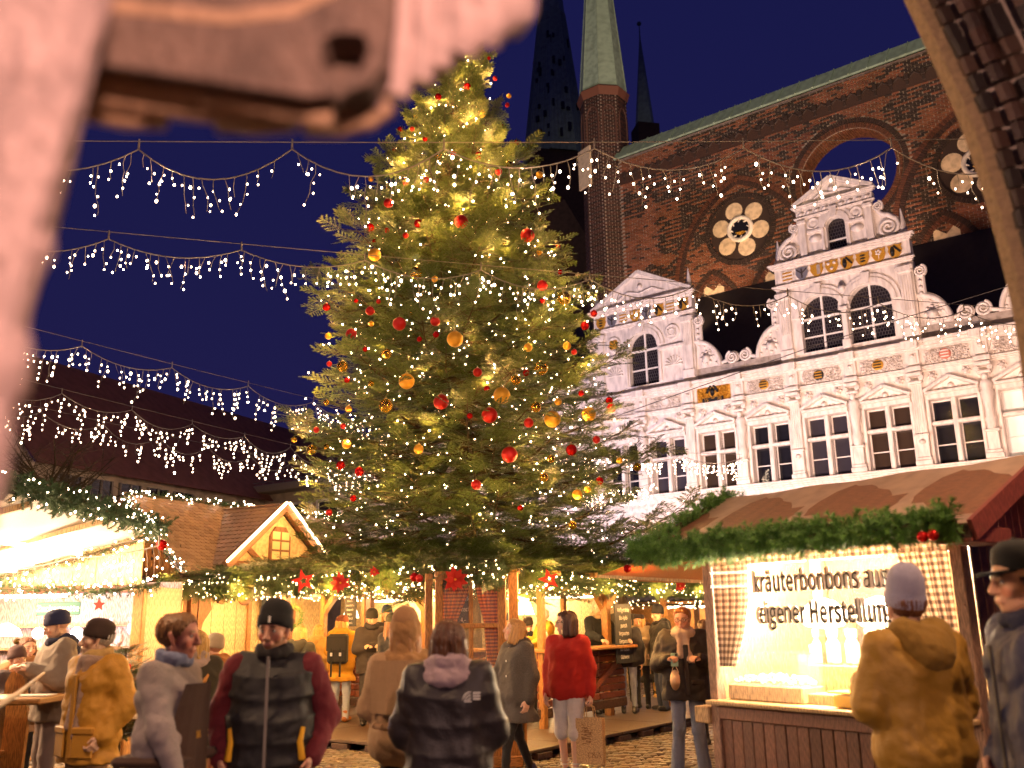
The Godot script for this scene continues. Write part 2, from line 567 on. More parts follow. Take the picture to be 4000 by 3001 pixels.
func shield(o: Node3D, u: float, y: float, z: float, kind: int, s := 0.24) -> void:
	var b := MB.new()
	var poly := PackedVector2Array([Vector2(-1, 1), Vector2(-0.55, 0.88), Vector2(0, 1.05), Vector2(0.55, 0.88), Vector2(1, 1), Vector2(0.86, 0.5), Vector2(1, 0.1), Vector2(0.7, -0.6), Vector2(0, -1.2), Vector2(-0.7, -0.6), Vector2(-1, 0.1), Vector2(-0.86, 0.5)])
	var p2 := PackedVector2Array()
	for q in poly:
		p2.append(q * s)
	b.prism(p2, 0.05)
	var face: Material = [M.stucco, M.silver, M.gold, M.gold, M.gold, M.gold, M.gold, M.gold][kind]
	var sh := put("coat_of_arms", b.mesh(), face, o, Vector3(u, y, z))
	var c := MB.new()
	match kind:
		0:
			for k in 3: c.box(Vector3(0, s * (0.6 - 0.55 * k), 0.06), Vector3(s * 1.5, s * 0.22, 0.02))
		1:
			c.box(Vector3(0, 0, 0.06), Vector3(s * 0.25, s * 1.5, 0.02)); c.bar(Vector3(-s * 0.8, s * 0.7, 0.06), Vector3(0, 0, 0.06), s * 0.2, 0.02, Vector3.BACK); c.bar(Vector3(s * 0.8, s * 0.7, 0.06), Vector3(0, 0, 0.06), s * 0.2, 0.02, Vector3.BACK)
		2:
			c.box(Vector3(s * 0.3, 0, 0.06), Vector3(s * 0.5, s * 1.5, 0.02))
		3:
			for q in [Vector2(-0.45, 0.5), Vector2(0.45, 0.5), Vector2(0, -0.35)]: c.ball(Vector3(q.x * s, q.y * s, 0.06), Vector3(s * 0.28, s * 0.28, 0.03), 8, 4)
		4, 7:
			c.ball(Vector3(-s * 0.35, 0, 0.05), Vector3(s * 0.34, s * 0.8, 0.03), 8, 6); c.bar(Vector3(-s * 0.1, s * 0.8, 0.065), Vector3(s * 0.75, -s * 0.3, 0.065), s * 0.3, 0.02, Vector3.BACK)
		5:
			for k in 3: c.ball(Vector3(0, s * (0.5 - 0.45 * k), 0.05), Vector3(s * 0.45, s * 0.14, 0.03), 8, 4)
		6:
			for k in 5: c.ball(Vector3(cos(k * TAU / 5) * s * 0.3, s * 0.4 + sin(k * TAU / 5) * s * 0.3, 0.055), Vector3(s * 0.2, s * 0.2, 0.03), 8, 4)
			c.box(Vector3(0, -s * 0.3, 0.055), Vector3(s * 0.1, s * 0.7, 0.02))
	put("charge", c.mesh(), [M.gold, M.lead, M.stucco_soiled, M.stucco, M.black_paint, M.black_paint, M.stucco, M.black_paint][kind], sh)
func leaded_window(o: Node3D, u: float, w: float, y0: float, y1: float, z: float, cross := true) -> void:
	var win := put("window", (func():
		var g := MB.new()
		g.prism(arch_poly(u, w, y0, y1), 0.02, Transform3D(Basis(), Vector3(0, 0, z)))
		return g.mesh()).call(), M.leaded_glass, o)
	var top := y1 + w
	var f := MB.new()
	if cross:
		f.box(Vector3(u, (y0 + top) / 2, z + 0.05), Vector3(0.07, top - y0, 0.06))
		f.box(Vector3(u, y1 - 0.05, z + 0.051), Vector3(w * 2, 0.08, 0.06))
	f.box(Vector3(u, lerpf(y0, y1, 0.45), z + 0.049), Vector3(w * 2, 0.05, 0.05))
	put("glazing_bar", f.mesh(), M.paint_white, win)
	var l := MB.new()   # lead cames round the small hexagonal panes
	var y := y0 + 0.06
	var odd := 0
	while y < top - 0.05:
		var half := w if y < y1 else sqrt(maxf(0, w * w - (y - y1) * (y - y1)))
		l.box(Vector3(u, y, z + 0.026), Vector3(half * 2, 0.012, 0.01))
		var x := -w + 0.04 + (0.05 if odd % 2 else 0.0)
		while x < w:
			if absf(x) < half - 0.02 and y + 0.13 < top:
				l.box(Vector3(u + x, y + 0.065, z + 0.025), Vector3(0.014, 0.13, 0.01))
			x += 0.1
		y += 0.13
		odd += 1
	put("lead_cames", l.mesh(), M.lead, win)
	var s := MB.new()   # the moulded surround: an architrave with its keystone
	for ring in [[w + 0.02, w + 0.2, 0.1], [w + 0.2, w + 0.34, 0.06]]:
		for i in 16:
			var t0 := PI * i / 16.0
			var t1 := PI * (i + 1) / 16.0
			var q := PackedVector2Array([Vector2(u + cos(t0) * ring[0], y1 + sin(t0) * ring[0]), Vector2(u + cos(t0) * ring[1], y1 + sin(t0) * ring[1]), Vector2(u + cos(t1) * ring[1], y1 + sin(t1) * ring[1]), Vector2(u + cos(t1) * ring[0], y1 + sin(t1) * ring[0])])
			s.prism(q, ring[2], Transform3D(Basis(), Vector3(0, 0, 0.002)))
	s.prism(PackedVector2Array([Vector2(u - 0.1, top), Vector2(u + 0.1, top), Vector2(u + 0.15, top + 0.38), Vector2(u - 0.15, top + 0.38)]), 0.16, Transform3D(Basis(), Vector3(0, 0, 0.004)))
	put("window_arch", s.mesh(), M.stucco, o)
func cornice(b: MB, u0: float, u1: float, y: float, h: float, out: float) -> void:
	b.box(Vector3((u0 + u1) / 2, y + h * 0.82, out * 0.5), Vector3(u1 - u0 + out * 2, h * 0.36, out + 0.04), Basis(), 0.015)
	b.box(Vector3((u0 + u1) / 2, y + h * 0.47, out * 0.36), Vector3(u1 - u0 + out * 1.3, h * 0.34, out * 0.72 + 0.03), Basis(), 0.015)
	b.box(Vector3((u0 + u1) / 2, y + h * 0.15, out * 0.2), Vector3(u1 - u0 + out * 0.6, h * 0.3, out * 0.4 + 0.02), Basis(), 0.01)
func wall_with_arches(u0: float, u1: float, y0: float, y1: float, holes: Array, depth := 0.35) -> ArrayMesh:   # holes: [u, half width, foot, springing], the foot on y0 or above it
	var b := MB.new()
	var xs := [u0]
	for h in holes:
		xs.append(h[0] - h[1]); xs.append(h[0] + h[1])
	xs.append(u1)
	var back := Transform3D(Basis(), Vector3(0, 0, -depth))
	for i in range(0, xs.size(), 2):
		b.prism(PackedVector2Array([Vector2(xs[i], y0), Vector2(xs[i + 1], y0), Vector2(xs[i + 1], y1), Vector2(xs[i], y1)]), depth, back)
	for h in holes:
		var p := arch_poly(h[0], h[1], 0, h[3], 14, false)
		p.append(Vector2(h[0] + h[1], y1)); p.append(Vector2(h[0] - h[1], y1))
		b.prism(p, depth, back)
		if h[2] > y0:
			b.prism(PackedVector2Array([Vector2(h[0] - h[1], y0), Vector2(h[0] + h[1], y0), Vector2(h[0] + h[1], h[2]), Vector2(h[0] - h[1], h[2])]), depth, back)
	return b.mesh()

func town_hall() -> void:
	var X := hall_axis()
	var o := thing("town_hall", "white Renaissance town hall front with scrolled gables and mullioned windows", "town hall", HALL, "", frame(HALL, X).basis)
	var P: Array[float] = []
	for k in range(-8, 10):
		P.append(-0.15 + 2.08 * k)
	# wall of the upper storey: piers and strips round the window openings
	var w := MB.new()
	w.box(Vector3(1.0, 5.35, -0.25), Vector3(37, 1.7, 0.5))
	w.box(Vector3(1.0, 9.36, -0.25), Vector3(37, 2.02, 0.5))
	for u in P:
		w.box(Vector3(u, 7.275, -0.25), Vector3(0.6, 2.148, 0.5))
	w.box(Vector3(1.0, 7.5, -3.0), Vector3(37, 5.5, 0.3))
	put("wall", w.mesh(), M.stucco, o)
	put("wall", wall_with_arches(-17.4, 19.4, 0.0, 4.498, range(-8, 10).filter(func(k): return k % 2 == 0).map(func(k): return [-0.15 + 2.08 * (k + 0.5), 1.45, 0.0, 2.2])), M.stucco, o)
	var ar := MB.new()
	for k in range(-8, 10, 2):
		for i in 13:
			var t := PI * (i + 0.5) / 13
			ar.box(Vector3(-0.15 + 2.08 * (k + 0.5) + cos(t) * 1.62, 2.2 + sin(t) * 1.62, 0.04), Vector3(0.32, 0.35, 0.1), Basis(Vector3.BACK, t), 0.03)
	put("arcade_arch", ar.mesh(), M.stucco, o)
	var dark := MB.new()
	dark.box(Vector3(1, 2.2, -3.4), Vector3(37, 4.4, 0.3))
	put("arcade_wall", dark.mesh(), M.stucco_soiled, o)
	# window sills, frieze and cornices
	var c := MB.new()
	cornice(c, -17.5, 19.5, 5.98, 0.21, 0.24)
	put("sill_course", c.mesh(), M.stucco, o)
	c = MB.new()
	cornice(c, -17.5, 19.5, 9.34, 0.16, 0.12)
	put("frieze_moulding", c.mesh(), M.stucco, o)
	c = MB.new()
	cornice(c, -17.5, 19.5, 10.08, 0.3, 0.3)
	put("main_cornice", c.mesh(), M.stucco, o)
	for i in P.size():
		var u := P[i]
		c = MB.new()   # the cornice breaks forward over each pilaster
		c.box(Vector3(u, 10.235, 0.37), Vector3(0.52, 0.28, 0.14), Basis(), 0.02)
		c.box(Vector3(u, 9.8, 0.06), Vector3(0.4, 0.56, 0.12), Basis(), 0.015)
		c.box(Vector3(u, 9.79, 0.13), Vector3(0.24, 0.36, 0.04), Basis(), 0.015)
		c.ball(Vector3(u, 9.88, 0.15), Vector3(0.08, 0.08, 0.05), 8, 5)
		c.box(Vector3(u, 9.43, 0.2), Vector3(0.5, 0.16, 0.16), Basis(), 0.02)
		put("frieze_block", c.mesh(), M.stucco, o)
		c = MB.new()
		c.box(Vector3(u, 6.28, 0.16), Vector3(0.52, 0.16, 0.34), Basis(), 0.02)
		c.box(Vector3(u, 6.42, 0.14), Vector3(0.46, 0.09, 0.28), Basis(), 0.02)
		if i % 2 == 0:   # a fluted pilaster on a carved pedestal
			c.box(Vector3(u, 6.82, 0.1), Vector3(0.38, 0.72, 0.2), Basis(), 0.015)
			c.box(Vector3(u, 7.2, 0.13), Vector3(0.46, 0.07, 0.26), Basis(), 0.015)
			c.ball(Vector3(u, 6.98, 0.2), Vector3(0.11, 0.1, 0.05), 8, 5)
			c.box(Vector3(u, 8.08, 0.06), Vector3(0.36, 1.7, 0.12))
			for k in 5:
				c.tube(PackedVector3Array([Vector3(u - 0.144 + 0.072 * k, 7.25, 0.12), Vector3(u - 0.144 + 0.072 * k, 8.9, 0.12)]), 0.025, 0.025, 6)
		else:            # a herm: a carved figure that tapers downward
			c.box(Vector3(u, 6.75, 0.1), Vector3(0.34, 0.58, 0.2), Basis(), 0.015)
			c.box(Vector3(u, 7.08, 0.13), Vector3(0.44, 0.08, 0.26), Basis(), 0.015)
			c.lathe(PackedVector2Array([Vector2(0.13, 7.12), Vector2(0.15, 7.3), Vector2(0.18, 7.45), Vector2(0.13, 7.55), Vector2(0.14, 7.8), Vector2(0.17, 8.1), Vector2(0.2, 8.32), Vector2(0.14, 8.4), Vector2(0.19, 8.55), Vector2(0.16, 8.68), Vector2(0.08, 8.74)]), Transform3D(Basis(), Vector3(u, 0, 0.12)), 12, 6, 0.07)
			c.ball(Vector3(u, 8.83, 0.2), Vector3(0.1, 0.13, 0.11), 8, 7)
		c.box(Vector3(u, 8.97, 0.14), Vector3(0.42, 0.1, 0.28), Basis(), 0.03)
		for s in [-1.0, 1.0]:
			volute(c, Vector3(u + s * 0.19, 9.1, 0.24), 0.075, 0.03, s)
		c.box(Vector3(u, 9.24, 0.16), Vector3(0.48, 0.12, 0.32), Basis(), 0.025)
		put("pilaster", c.mesh(), M.stucco, o)
	for i in P.size() - 1:
		var m := P[i] + 1.04
		var win := MB.new()
		win.box(Vector3(m, 7.275, -0.34), Vector3(1.48, 2.15, 0.03))
		var wn := put("window", win.mesh(), glow("window_lit", Color(0.5, 0.5, 0.34), 0.15) if absf(m - 11.37) < 0.5 else [M.window_dark, mat("window_grey", Color(0.04, 0.036, 0.045), 0.05), mat("window_brown", Color(0.045, 0.03, 0.02), 0.07)][(i * 7) % 3], o)
		var f := MB.new()
		f.box(Vector3(m, 7.275, -0.13), Vector3(0.16, 2.146, 0.3), Basis(), 0.03)
		f.box(Vector3(m, 7.56, -0.135), Vector3(1.476, 0.13, 0.29), Basis(), 0.03)
		put("stone_cross", f.mesh(), M.stucco, wn)
		f = MB.new()
		for s in [-1.0, 1.0]:
			f.box(Vector3(m + s * 0.41, 6.86, -0.31), Vector3(0.66, 0.035, 0.04))
			f.box(Vector3(m + s * 0.41, 8.32, -0.31), Vector3(0.66, 0.05, 0.04))
			f.box(Vector3(m + s * 0.717, 7.3, -0.311), Vector3(0.045, 2.1, 0.04))
			f.box(Vector3(m + s * 0.103, 7.3, -0.312), Vector3(0.045, 2.1, 0.04))
		put("sash", f.mesh(), M.paint_white, wn)
		c = MB.new()   # architrave and pediment
		for s in [-1.0, 1.0]:
			c.box(Vector3(m + s * 0.785, 7.29, 0.03), Vector3(0.11, 2.18, 0.08), Basis(), 0.02)
		c.box(Vector3(m, 8.43, 0.05), Vector3(1.6, 0.16, 0.12), Basis(), 0.02)
		c.box(Vector3(m, 8.56, 0.1), Vector3(1.62, 0.1, 0.22), Basis(), 0.02)
		for s in [-1.0, 1.0]:
			c.bar(Vector3(m + s * 0.83, 8.63, 0.1), Vector3(m, 9.03, 0.1), 0.24, 0.09, Vector3(0, 1, 0).rotated(Vector3.BACK, s * 0.4))
		c.prism(PackedVector2Array([Vector2(m - 0.74, 8.61), Vector2(m + 0.74, 8.61), Vector2(m, 8.98)]), 0.04, Transform3D(Basis(), Vector3(0, 0, 0.002)))
		c.ball(Vector3(m, 8.73, 0.05), Vector3(0.11, 0.12, 0.06), 8, 6)
		for s in [-1.0, 1.0]:
			c.ball(Vector3(m + s * 0.26, 8.67, 0.04), Vector3(0.14, 0.05, 0.04), 8, 5)
		put("pediment", c.mesh(), M.stucco, o)
		for s in [-1.0, 1.0]:
			c = MB.new()
			c.ball(Vector3(m + s * 0.52, 9.12, 0.06), Vector3(0.1, 0.12, 0.1), 9, 7)
			c.ball(Vector3(m + s * 0.52, 9.06, 0.14), Vector3(0.06, 0.05, 0.06), 8, 5)
			for k in 6:
				c.ball(Vector3(m + s * 0.52 + cos(k * 1.05) * 0.11, 9.13 + sin(k * 1.05) * 0.12, 0.05), Vector3(0.045, 0.045, 0.05), 6, 4)
			put("lion_head", c.mesh(), M.stucco, o)
		if i != 8:
			put("frieze_relief", relief(m - 0.74, m + 0.74, 9.52, 10.06, 0.012, 0.09, 0.55, i + 3, 64, 24), M.stucco, o)
	# the gilded plaque with its eagle and date
	var gp := put("gilded_plaque", relief(0.2, 1.58, 9.5, 10.12, 0.03, 0.12, 0.8, 41, 48, 20), M.gold, o)
	c = MB.new()
	c.box(Vector3(0.89, 9.56, 0.13), Vector3(0.86, 0.16, 0.03))
	c.ball(Vector3(0.89, 9.86, 0.14), Vector3(0.09, 0.18, 0.04), 8, 6)
	for s in [-1.0, 1.0]:
		c.ball(Vector3(0.89 + s * 0.16, 9.94, 0.14), Vector3(0.06, 0.16, 0.03), 8, 6, Basis(Vector3.BACK, s * 0.5))
		c.ball(Vector3(0.89 + s * 0.07, 10.06, 0.15), Vector3(0.05, 0.05, 0.03), 6, 5)
	put("eagle", c.mesh(), M.black_paint, gp)
	for q in [["15", 0.62], ["70", 1.16]]:
		put("date", text_mesh(q[0], 0.17, 0.01), M.gold, gp, Vector3(q[1], 9.56, 0.152))
	# colour medallions on the frieze
	for q in [[3.05, 0], [5.1, 1], [7.15, 0], [9.3, 2]]:
		c = MB.new()
		c.lathe(PackedVector2Array([Vector2(0.0, 0.05), Vector2(0.17, 0.05), Vector2(0.19, 0.0)]), Transform3D(Basis(Vector3.RIGHT, -PI / 2) * Basis(Vector3.RIGHT, PI), Vector3(q[0] - 0.13 + 0.0, 9.8, 0.08)), 14)
		var md := put("medallion", c.mesh(), [M.gold, M.black_paint, M.shield_red][q[1]], o)
		c = MB.new()
		for k in 3:
			c.box(Vector3(q[0] - 0.13, 9.7 + k * 0.1, 0.14), Vector3(0.26, 0.04, 0.02))
		put("charge", c.mesh(), [M.black_paint, M.gold, M.stucco][q[1]], md)
	# rusticated band under the windows
	var blocks := []
	for kind in 2:
		var b := MB.new()
		var L := 0.72 if kind == 0 else 0.34
		var H2 := 0.27
		var q := [Vector3(-L / 2, -H2 / 2, 0), Vector3(L / 2, -H2 / 2, 0), Vector3(L / 2, H2 / 2, 0), Vector3(-L / 2, H2 / 2, 0)]
		var e := L / 2 - 0.13
		var r1 := Vector3(-e, 0, 0.11)
		var r2 := Vector3(e, 0, 0.11)
		b.quad(q[0], q[1], r2, r1); b.quad(q[2], q[3], r1, r2)
		b.tri(q[1], q[2], r2); b.tri(q[3], q[0], r1)
		blocks.append(b.mesh())
	for row in 6:
		var y := 5.72 - row * 0.33
		var u := -7.6 + (0.28 if row % 2 else 0.0)
		var k := 0
		while u < (13.5 if row == 0 else 4.2):
			var short := k % 3 == 2 and row == 0
			put("rusticated_stone", blocks[1 if short else 0], M.stucco, o, Vector3(u, y, 0.004))
			u += 0.62 if short or (row == 0 and k % 3 == 1) else 0.84
			k += 1
	# parapet, scrolls and gables
	for g in [[-2.08, 0], [6.1, 1], [14.25, 0], [-10.2, 0]]:
		gable(o, g[0], g[1])
	for q in [[0.3, 3.6], [8.6, 11.8], [-7.8, -4.5]]:
		c = MB.new()
		c.box(Vector3((q[0] + q[1]) / 2, 10.65, -0.3), Vector3(q[1] - q[0] + 0.5, 0.52, 0.4))
		for k in 7:
			c.box(Vector3(lerpf(q[0], q[1], (k + 0.5) / 7), 10.52 + 0.24 * (k % 2), -0.1), Vector3((q[1] - q[0]) / 7 - 0.02, 0.21, 0.02), Basis(), 0.006)
		put("parapet", c.mesh(), M.stucco_soiled, o)
		c = MB.new()
		var m: float = (q[0] + q[1]) / 2
		for s in [-1.0, 1.0]:
			volute(c, Vector3(m + s * 0.26, 11.14, -0.12), 0.25, 0.055, s)
			c.tube(PackedVector3Array([Vector3(m + s * 0.5, 11.05, -0.14), Vector3(m + s * 0.8, 10.98, -0.14), Vector3(m + s * 1.15, 10.95, -0.14)]), 0.08, 0.04, 8)
		put("parapet_scroll", c.mesh(), M.stucco, o)
	c = MB.new()   # roof behind the gables
	c.quad(Vector3(-17, 10.3, -0.5), Vector3(19, 10.3, -0.5), Vector3(19, 16.0, -5.9), Vector3(-17, 16.0, -5.9), Vector3(0, 1, 1))
	put("roof", c.mesh(), M.slate, o)

func gable(o: Node3D, u: float, big: int) -> void:
	var hw := 2.3 if big == 0 else 2.42
	var top := 13.22 if big == 0 else 13.3
	var holes := [[u, 0.66, 10.66, 12.2]] if big == 0 else [[u - 0.86, 0.74, 10.72, 12.05], [u + 0.86, 0.74, 10.72, 12.05]]
	put("gable_wall", wall_with_arches(u - hw, u + hw, 10.34, top, holes), M.stucco, o)
	for h in holes:
		leaded_window(o, h[0], h[1], h[2], h[3], -0.28)
	var c := MB.new()
	for s in [-1.0, 1.0]:
		c.box(Vector3(u + s * (hw - 0.26), 11.75, 0.05), Vector3(0.4, 2.3, 0.1), Basis(), 0.02)
		c.box(Vector3(u + s * (hw - 0.26), 10.75, 0.08), Vector3(0.5, 0.34, 0.16), Basis(), 0.02)
		for k in 4:
			c.tube(PackedVector3Array([Vector3(u + s * (hw - 0.26) - 0.12 + 0.08 * k, 11.5 if big else 11.9, 0.1), Vector3(u + s * (hw - 0.26) - 0.12 + 0.08 * k, 12.75, 0.1)]), 0.026, 0.026, 6)
		c.box(Vector3(u + s * (hw - 0.26), 12.98, 0.09), Vector3(0.48, 0.28, 0.18), Basis(), 0.04)
		volute(c, Vector3(u + s * (hw - 0.06), 13.02, 0.14), 0.08, 0.03, s)
		volute(c, Vector3(u + s * (hw - 0.46), 13.02, 0.14), 0.08, 0.03, -s)
	put("gable_pilasters", c.mesh(), M.stucco, o)
	if big == 0:   # shell niches and roundels beside the window
		for s in [-1.0, 1.0]:
			c = MB.new()
			c.box(Vector3(u + s * 1.32, 12.0, 0.07), Vector3(1.16, 0.16, 0.14), Basis(), 0.03)
			c.box(Vector3(u + s * 0.78, 11.3, 0.04), Vector3(0.12, 1.25, 0.08), Basis(), 0.02)
			for k in 9:
				var t := PI * k / 8
				c.tube(PackedVector3Array([Vector3(u + s * 1.36, 11.25, 0.01), Vector3(u + s * 1.36 + cos(t) * 0.38, 11.25 + sin(t) * 0.38, 0.03)]), 0.012, 0.04, 5)
			put("shell_niche", c.mesh(), M.stucco, o)
			c = MB.new()
			c.lathe(PackedVector2Array([Vector2(0, 0.03), Vector2(0.24, 0.03), Vector2(0.27, 0.08), Vector2(0.33, 0.05), Vector2(0.34, 0.0)]), Transform3D(Basis(Vector3.RIGHT, PI / 2), Vector3(u + s * 1.36, 12.6, 0)), 20)
			var rd := put("roundel", c.mesh(), M.stucco, o)
			put("roundel_relief", relief(u + s * 1.36 - 0.2, u + s * 1.36 + 0.2, 12.4, 12.8, 0.03, 0.05, 2.0, 5 + int(s), 20, 20), M.gold if s < 0 else M.stucco, rd)
	else:
		c = MB.new()
		c.box(Vector3(u, 11.4, 0.07), Vector3(0.2, 1.2, 0.14), Basis(), 0.03)
		c.box(Vector3(u, 12.06, 0.09), Vector3(0.3, 0.14, 0.2), Basis(), 0.03)
		c.box(Vector3(u, 10.75, 0.09), Vector3(0.3, 0.34, 0.18), Basis(), 0.03)
		put("window_pier", c.mesh(), M.stucco, o)
		c = MB.new()
		c.ball(Vector3(u, 12.85, 0.04), Vector3(0.14, 0.26, 0.06), 10, 8)
		put("cartouche", c.mesh(), M.stucco, o)
	c = MB.new()
	cornice(c, u - hw, u + hw, top - 0.02, 0.14, 0.12)
	put("gable_moulding", c.mesh(), M.stucco, o)
	c = MB.new()
	c.box(Vector3(u, top + 0.43, -0.18), Vector3(hw * 2, 0.68, 0.36))
	put("shield_frieze", c.mesh(), M.stucco, o)
	var kinds := [5, 1, 0, 3, 1, 4, 0, 7] if big == 0 else [0, 1, 2, 3, 4, 5, 6, 7]
	for k in 8:
		shield(o, u + (k - 3.5) * 0.55, top + 0.42, 0.005, kinds[k])
	c = MB.new()
	cornice(c, u - hw, u + hw, top + 0.76, 0.2, 0.2)
	put("gable_cornice", c.mesh(), M.stucco, o)
	var y := top + 0.97
	if big == 0:
		pediment_top(o, u, hw - 0.05, y, 1.22)
		for s in [-1.0, 1.0]:
			obelisk(o, u + s * (hw - 0.12), y, 0.95)
	else:
		put("gable_wall", wall_with_arches(u - 1.36, u + 1.36, y - 0.02, y + 1.5, [[u, 0.34, y + 0.1, y + 0.98]]), M.stucco, o)
		leaded_window(o, u, 0.34, y + 0.1, y + 0.98, -0.25, false)
		c = MB.new()
		for s in [-1.0, 1.0]:
			c.box(Vector3(u + s * 1.2, y + 0.68, 0.05), Vector3(0.26, 1.36, 0.1), Basis(), 0.02)
			c.box(Vector3(u + s * 1.2, y + 1.4, 0.08), Vector3(0.34, 0.16, 0.16), Basis(), 0.03)
			c.box(Vector3(u + s * 0.72, y + 0.95, 0.06), Vector3(0.62, 0.12, 0.12), Basis(), 0.02)
			c.ball(Vector3(u + s * 0.75, y + 0.68, -0.02), Vector3(0.26, 0.16, 0.12), 12, 8)
			c.box(Vector3(u + s * 0.46, y + 0.5, 0.04), Vector3(0.1, 0.9, 0.08), Basis(), 0.02)
			c.lathe(PackedVector2Array([Vector2(0, 0.06), Vector2(0.1, 0.05), Vector2(0.15, 0.02), Vector2(0.18, 0.08), Vector2(0.23, 0.06), Vector2(0.24, 0.0)]), Transform3D(Basis(Vector3.RIGHT, PI / 2), Vector3(u + s * 0.78, y + 1.26, 0)), 16)
		put("niche_frame", c.mesh(), M.stucco, o)
		c = MB.new()
		cornice(c, u - 1.38, u + 1.38, y + 1.5, 0.1, 0.1)
		c.box(Vector3(u, y + 1.75, -0.1), Vector3(2.8, 0.32, 0.3), Basis(), 0.03)
		for k in 9:
			c.ball(Vector3(u - 1.2 + 0.3 * k, y + 1.75, 0.05), Vector3(0.15, 0.07, 0.04), 8, 5, Basis(Vector3.BACK, 0.4))
		cornice(c, u - 1.4, u + 1.4, y + 1.9, 0.16, 0.14)
		put("crown_frieze", c.mesh(), M.stucco, o)
		pediment_top(o, u, 1.36, y + 2.06, 0.72)
		for s in [-1.0, 1.0]:
			c = MB.new()
			volute(c, Vector3(u + s * 1.8, y + 0.4, 0.0), 0.38, 0.075, s)
			volute(c, Vector3(u + s * 1.52, y + 1.28, 0.0), 0.19, 0.045, s)
			c.tube(PackedVector3Array([Vector3(u + s * 2.1, y + 0.62, -0.02), Vector3(u + s * 1.85, y + 0.85, -0.02), Vector3(u + s * 1.62, y + 0.95, -0.02), Vector3(u + s * 1.52, y + 1.1, -0.02)]), 0.1, 0.08, 8)
			c.prism(PackedVector2Array([Vector2(u + s * 1.34, y), Vector2(u + s * 2.0, y), Vector2(u + s * 1.7, y + 0.9), Vector2(u + s * 1.5, y + 1.3), Vector2(u + s * 1.34, y + 1.3)]), 0.12, Transform3D(Basis(), Vector3(0, 0, -0.2)))
			put("gable_scroll", c.mesh(), M.stucco, o)
			obelisk(o, u + s * 2.24, y, 1.0)
	for s in [-1.0, 1.0]:   # ramped side pieces: a quarter fan with a boss, and a small scroll above it
		c = MB.new()
		var q := PackedVector2Array([Vector2(u + s * hw, 10.9)])
		for i in 10:
			var t := PI / 2 * i / 9
			q.append(Vector2(u + s * (hw + 1.02 * cos(t) + 0.02), 10.9 + (1.12 if big == 0 else 1.22) * sin(t)))
		c.prism(q, 0.2, Transform3D(Basis(), Vector3(0, 0, -0.3)))
		var arc := PackedVector3Array()
		for i in 12:
			var t := PI / 2 * i / 11
			arc.append(Vector3(u + s * (hw + 0.96 * cos(t)), 10.9 + 1.1 * sin(t), -0.1))
		c.tube(arc, 0.09, 0.09, 8)
		for k in 5:
			var t := PI / 2 * (k + 0.5) / 5
			c.ball(Vector3(u + s * (hw + 0.82 * cos(t)), 10.9 + 0.94 * sin(t), -0.08), Vector3(0.05, 0.05, 0.04), 6, 4)
		c.ball(Vector3(u + s * (hw + 0.42), 11.3, -0.08), Vector3(0.2, 0.22, 0.08), 10, 6)
		for k in 8:
			c.ball(Vector3(u + s * (hw + 0.42) + cos(k * 0.785) * 0.22, 11.3 + sin(k * 0.785) * 0.24, -0.08), Vector3(0.07, 0.07, 0.05), 6, 4)
		c.box(Vector3(u + s * (hw + 0.16), 12.3, -0.12), Vector3(0.3, 0.9, 0.16), Basis(), 0.04)
		for k in 3:
			c.ball(Vector3(u + s * (hw + 0.16), 12.05 + 0.22 * k, -0.03), Vector3(0.07, 0.07, 0.04), 6, 4)
		volute(c, Vector3(u + s * (hw + 0.2), 12.85, -0.04), 0.21, 0.05, s)
		put("gable_ramp", c.mesh(), M.stucco, o)
func pediment_top(o: Node3D, u: float, hw: float, y: float, h: float) -> void:
	var c := MB.new()
	c.prism(PackedVector2Array([Vector2(u - hw, y), Vector2(u + hw, y), Vector2(u, y + h)]), 0.3, Transform3D(Basis(), Vector3(0, 0, -0.3)))
	for s in [-1.0, 1.0]:
		c.bar(Vector3(u + s * (hw + 0.1), y + 0.04, -0.05), Vector3(u, y + h + 0.08, -0.05), 0.42, 0.13, Vector3.UP.rotated(Vector3.BACK, s * atan(h / hw)))
	c.tube(PackedVector3Array([Vector3(u - hw * 0.5, y + h * 0.2, 0.02), Vector3(u - hw * 0.25, y + h * 0.42, 0.04), Vector3(u, y + h * 0.3, 0.03), Vector3(u + hw * 0.25, y + h * 0.4, 0.04), Vector3(u + hw * 0.5, y + h * 0.2, 0.02)]), 0.05, 0.03, 6)
	c.ball(Vector3(u, y + h * 0.55, 0.02), Vector3(0.12, 0.14, 0.06), 8, 6)
	put("gable_pediment", c.mesh(), M.stucco, o)
func obelisk(o: Node3D, u: float, y: float, h: float) -> void:
	var c := MB.new()
	c.box(Vector3(u, y + 0.08, -0.1), Vector3(0.3, 0.18, 0.3), Basis(), 0.02)
	c.lathe(PackedVector2Array([Vector2(0.15, y + 0.17), Vector2(0.02, y + h), Vector2(0.0, y + h)]), Transform3D(Basis(), Vector3(u, 0, -0.1)), 4)
	put("obelisk", c.mesh(), M.stucco, o)

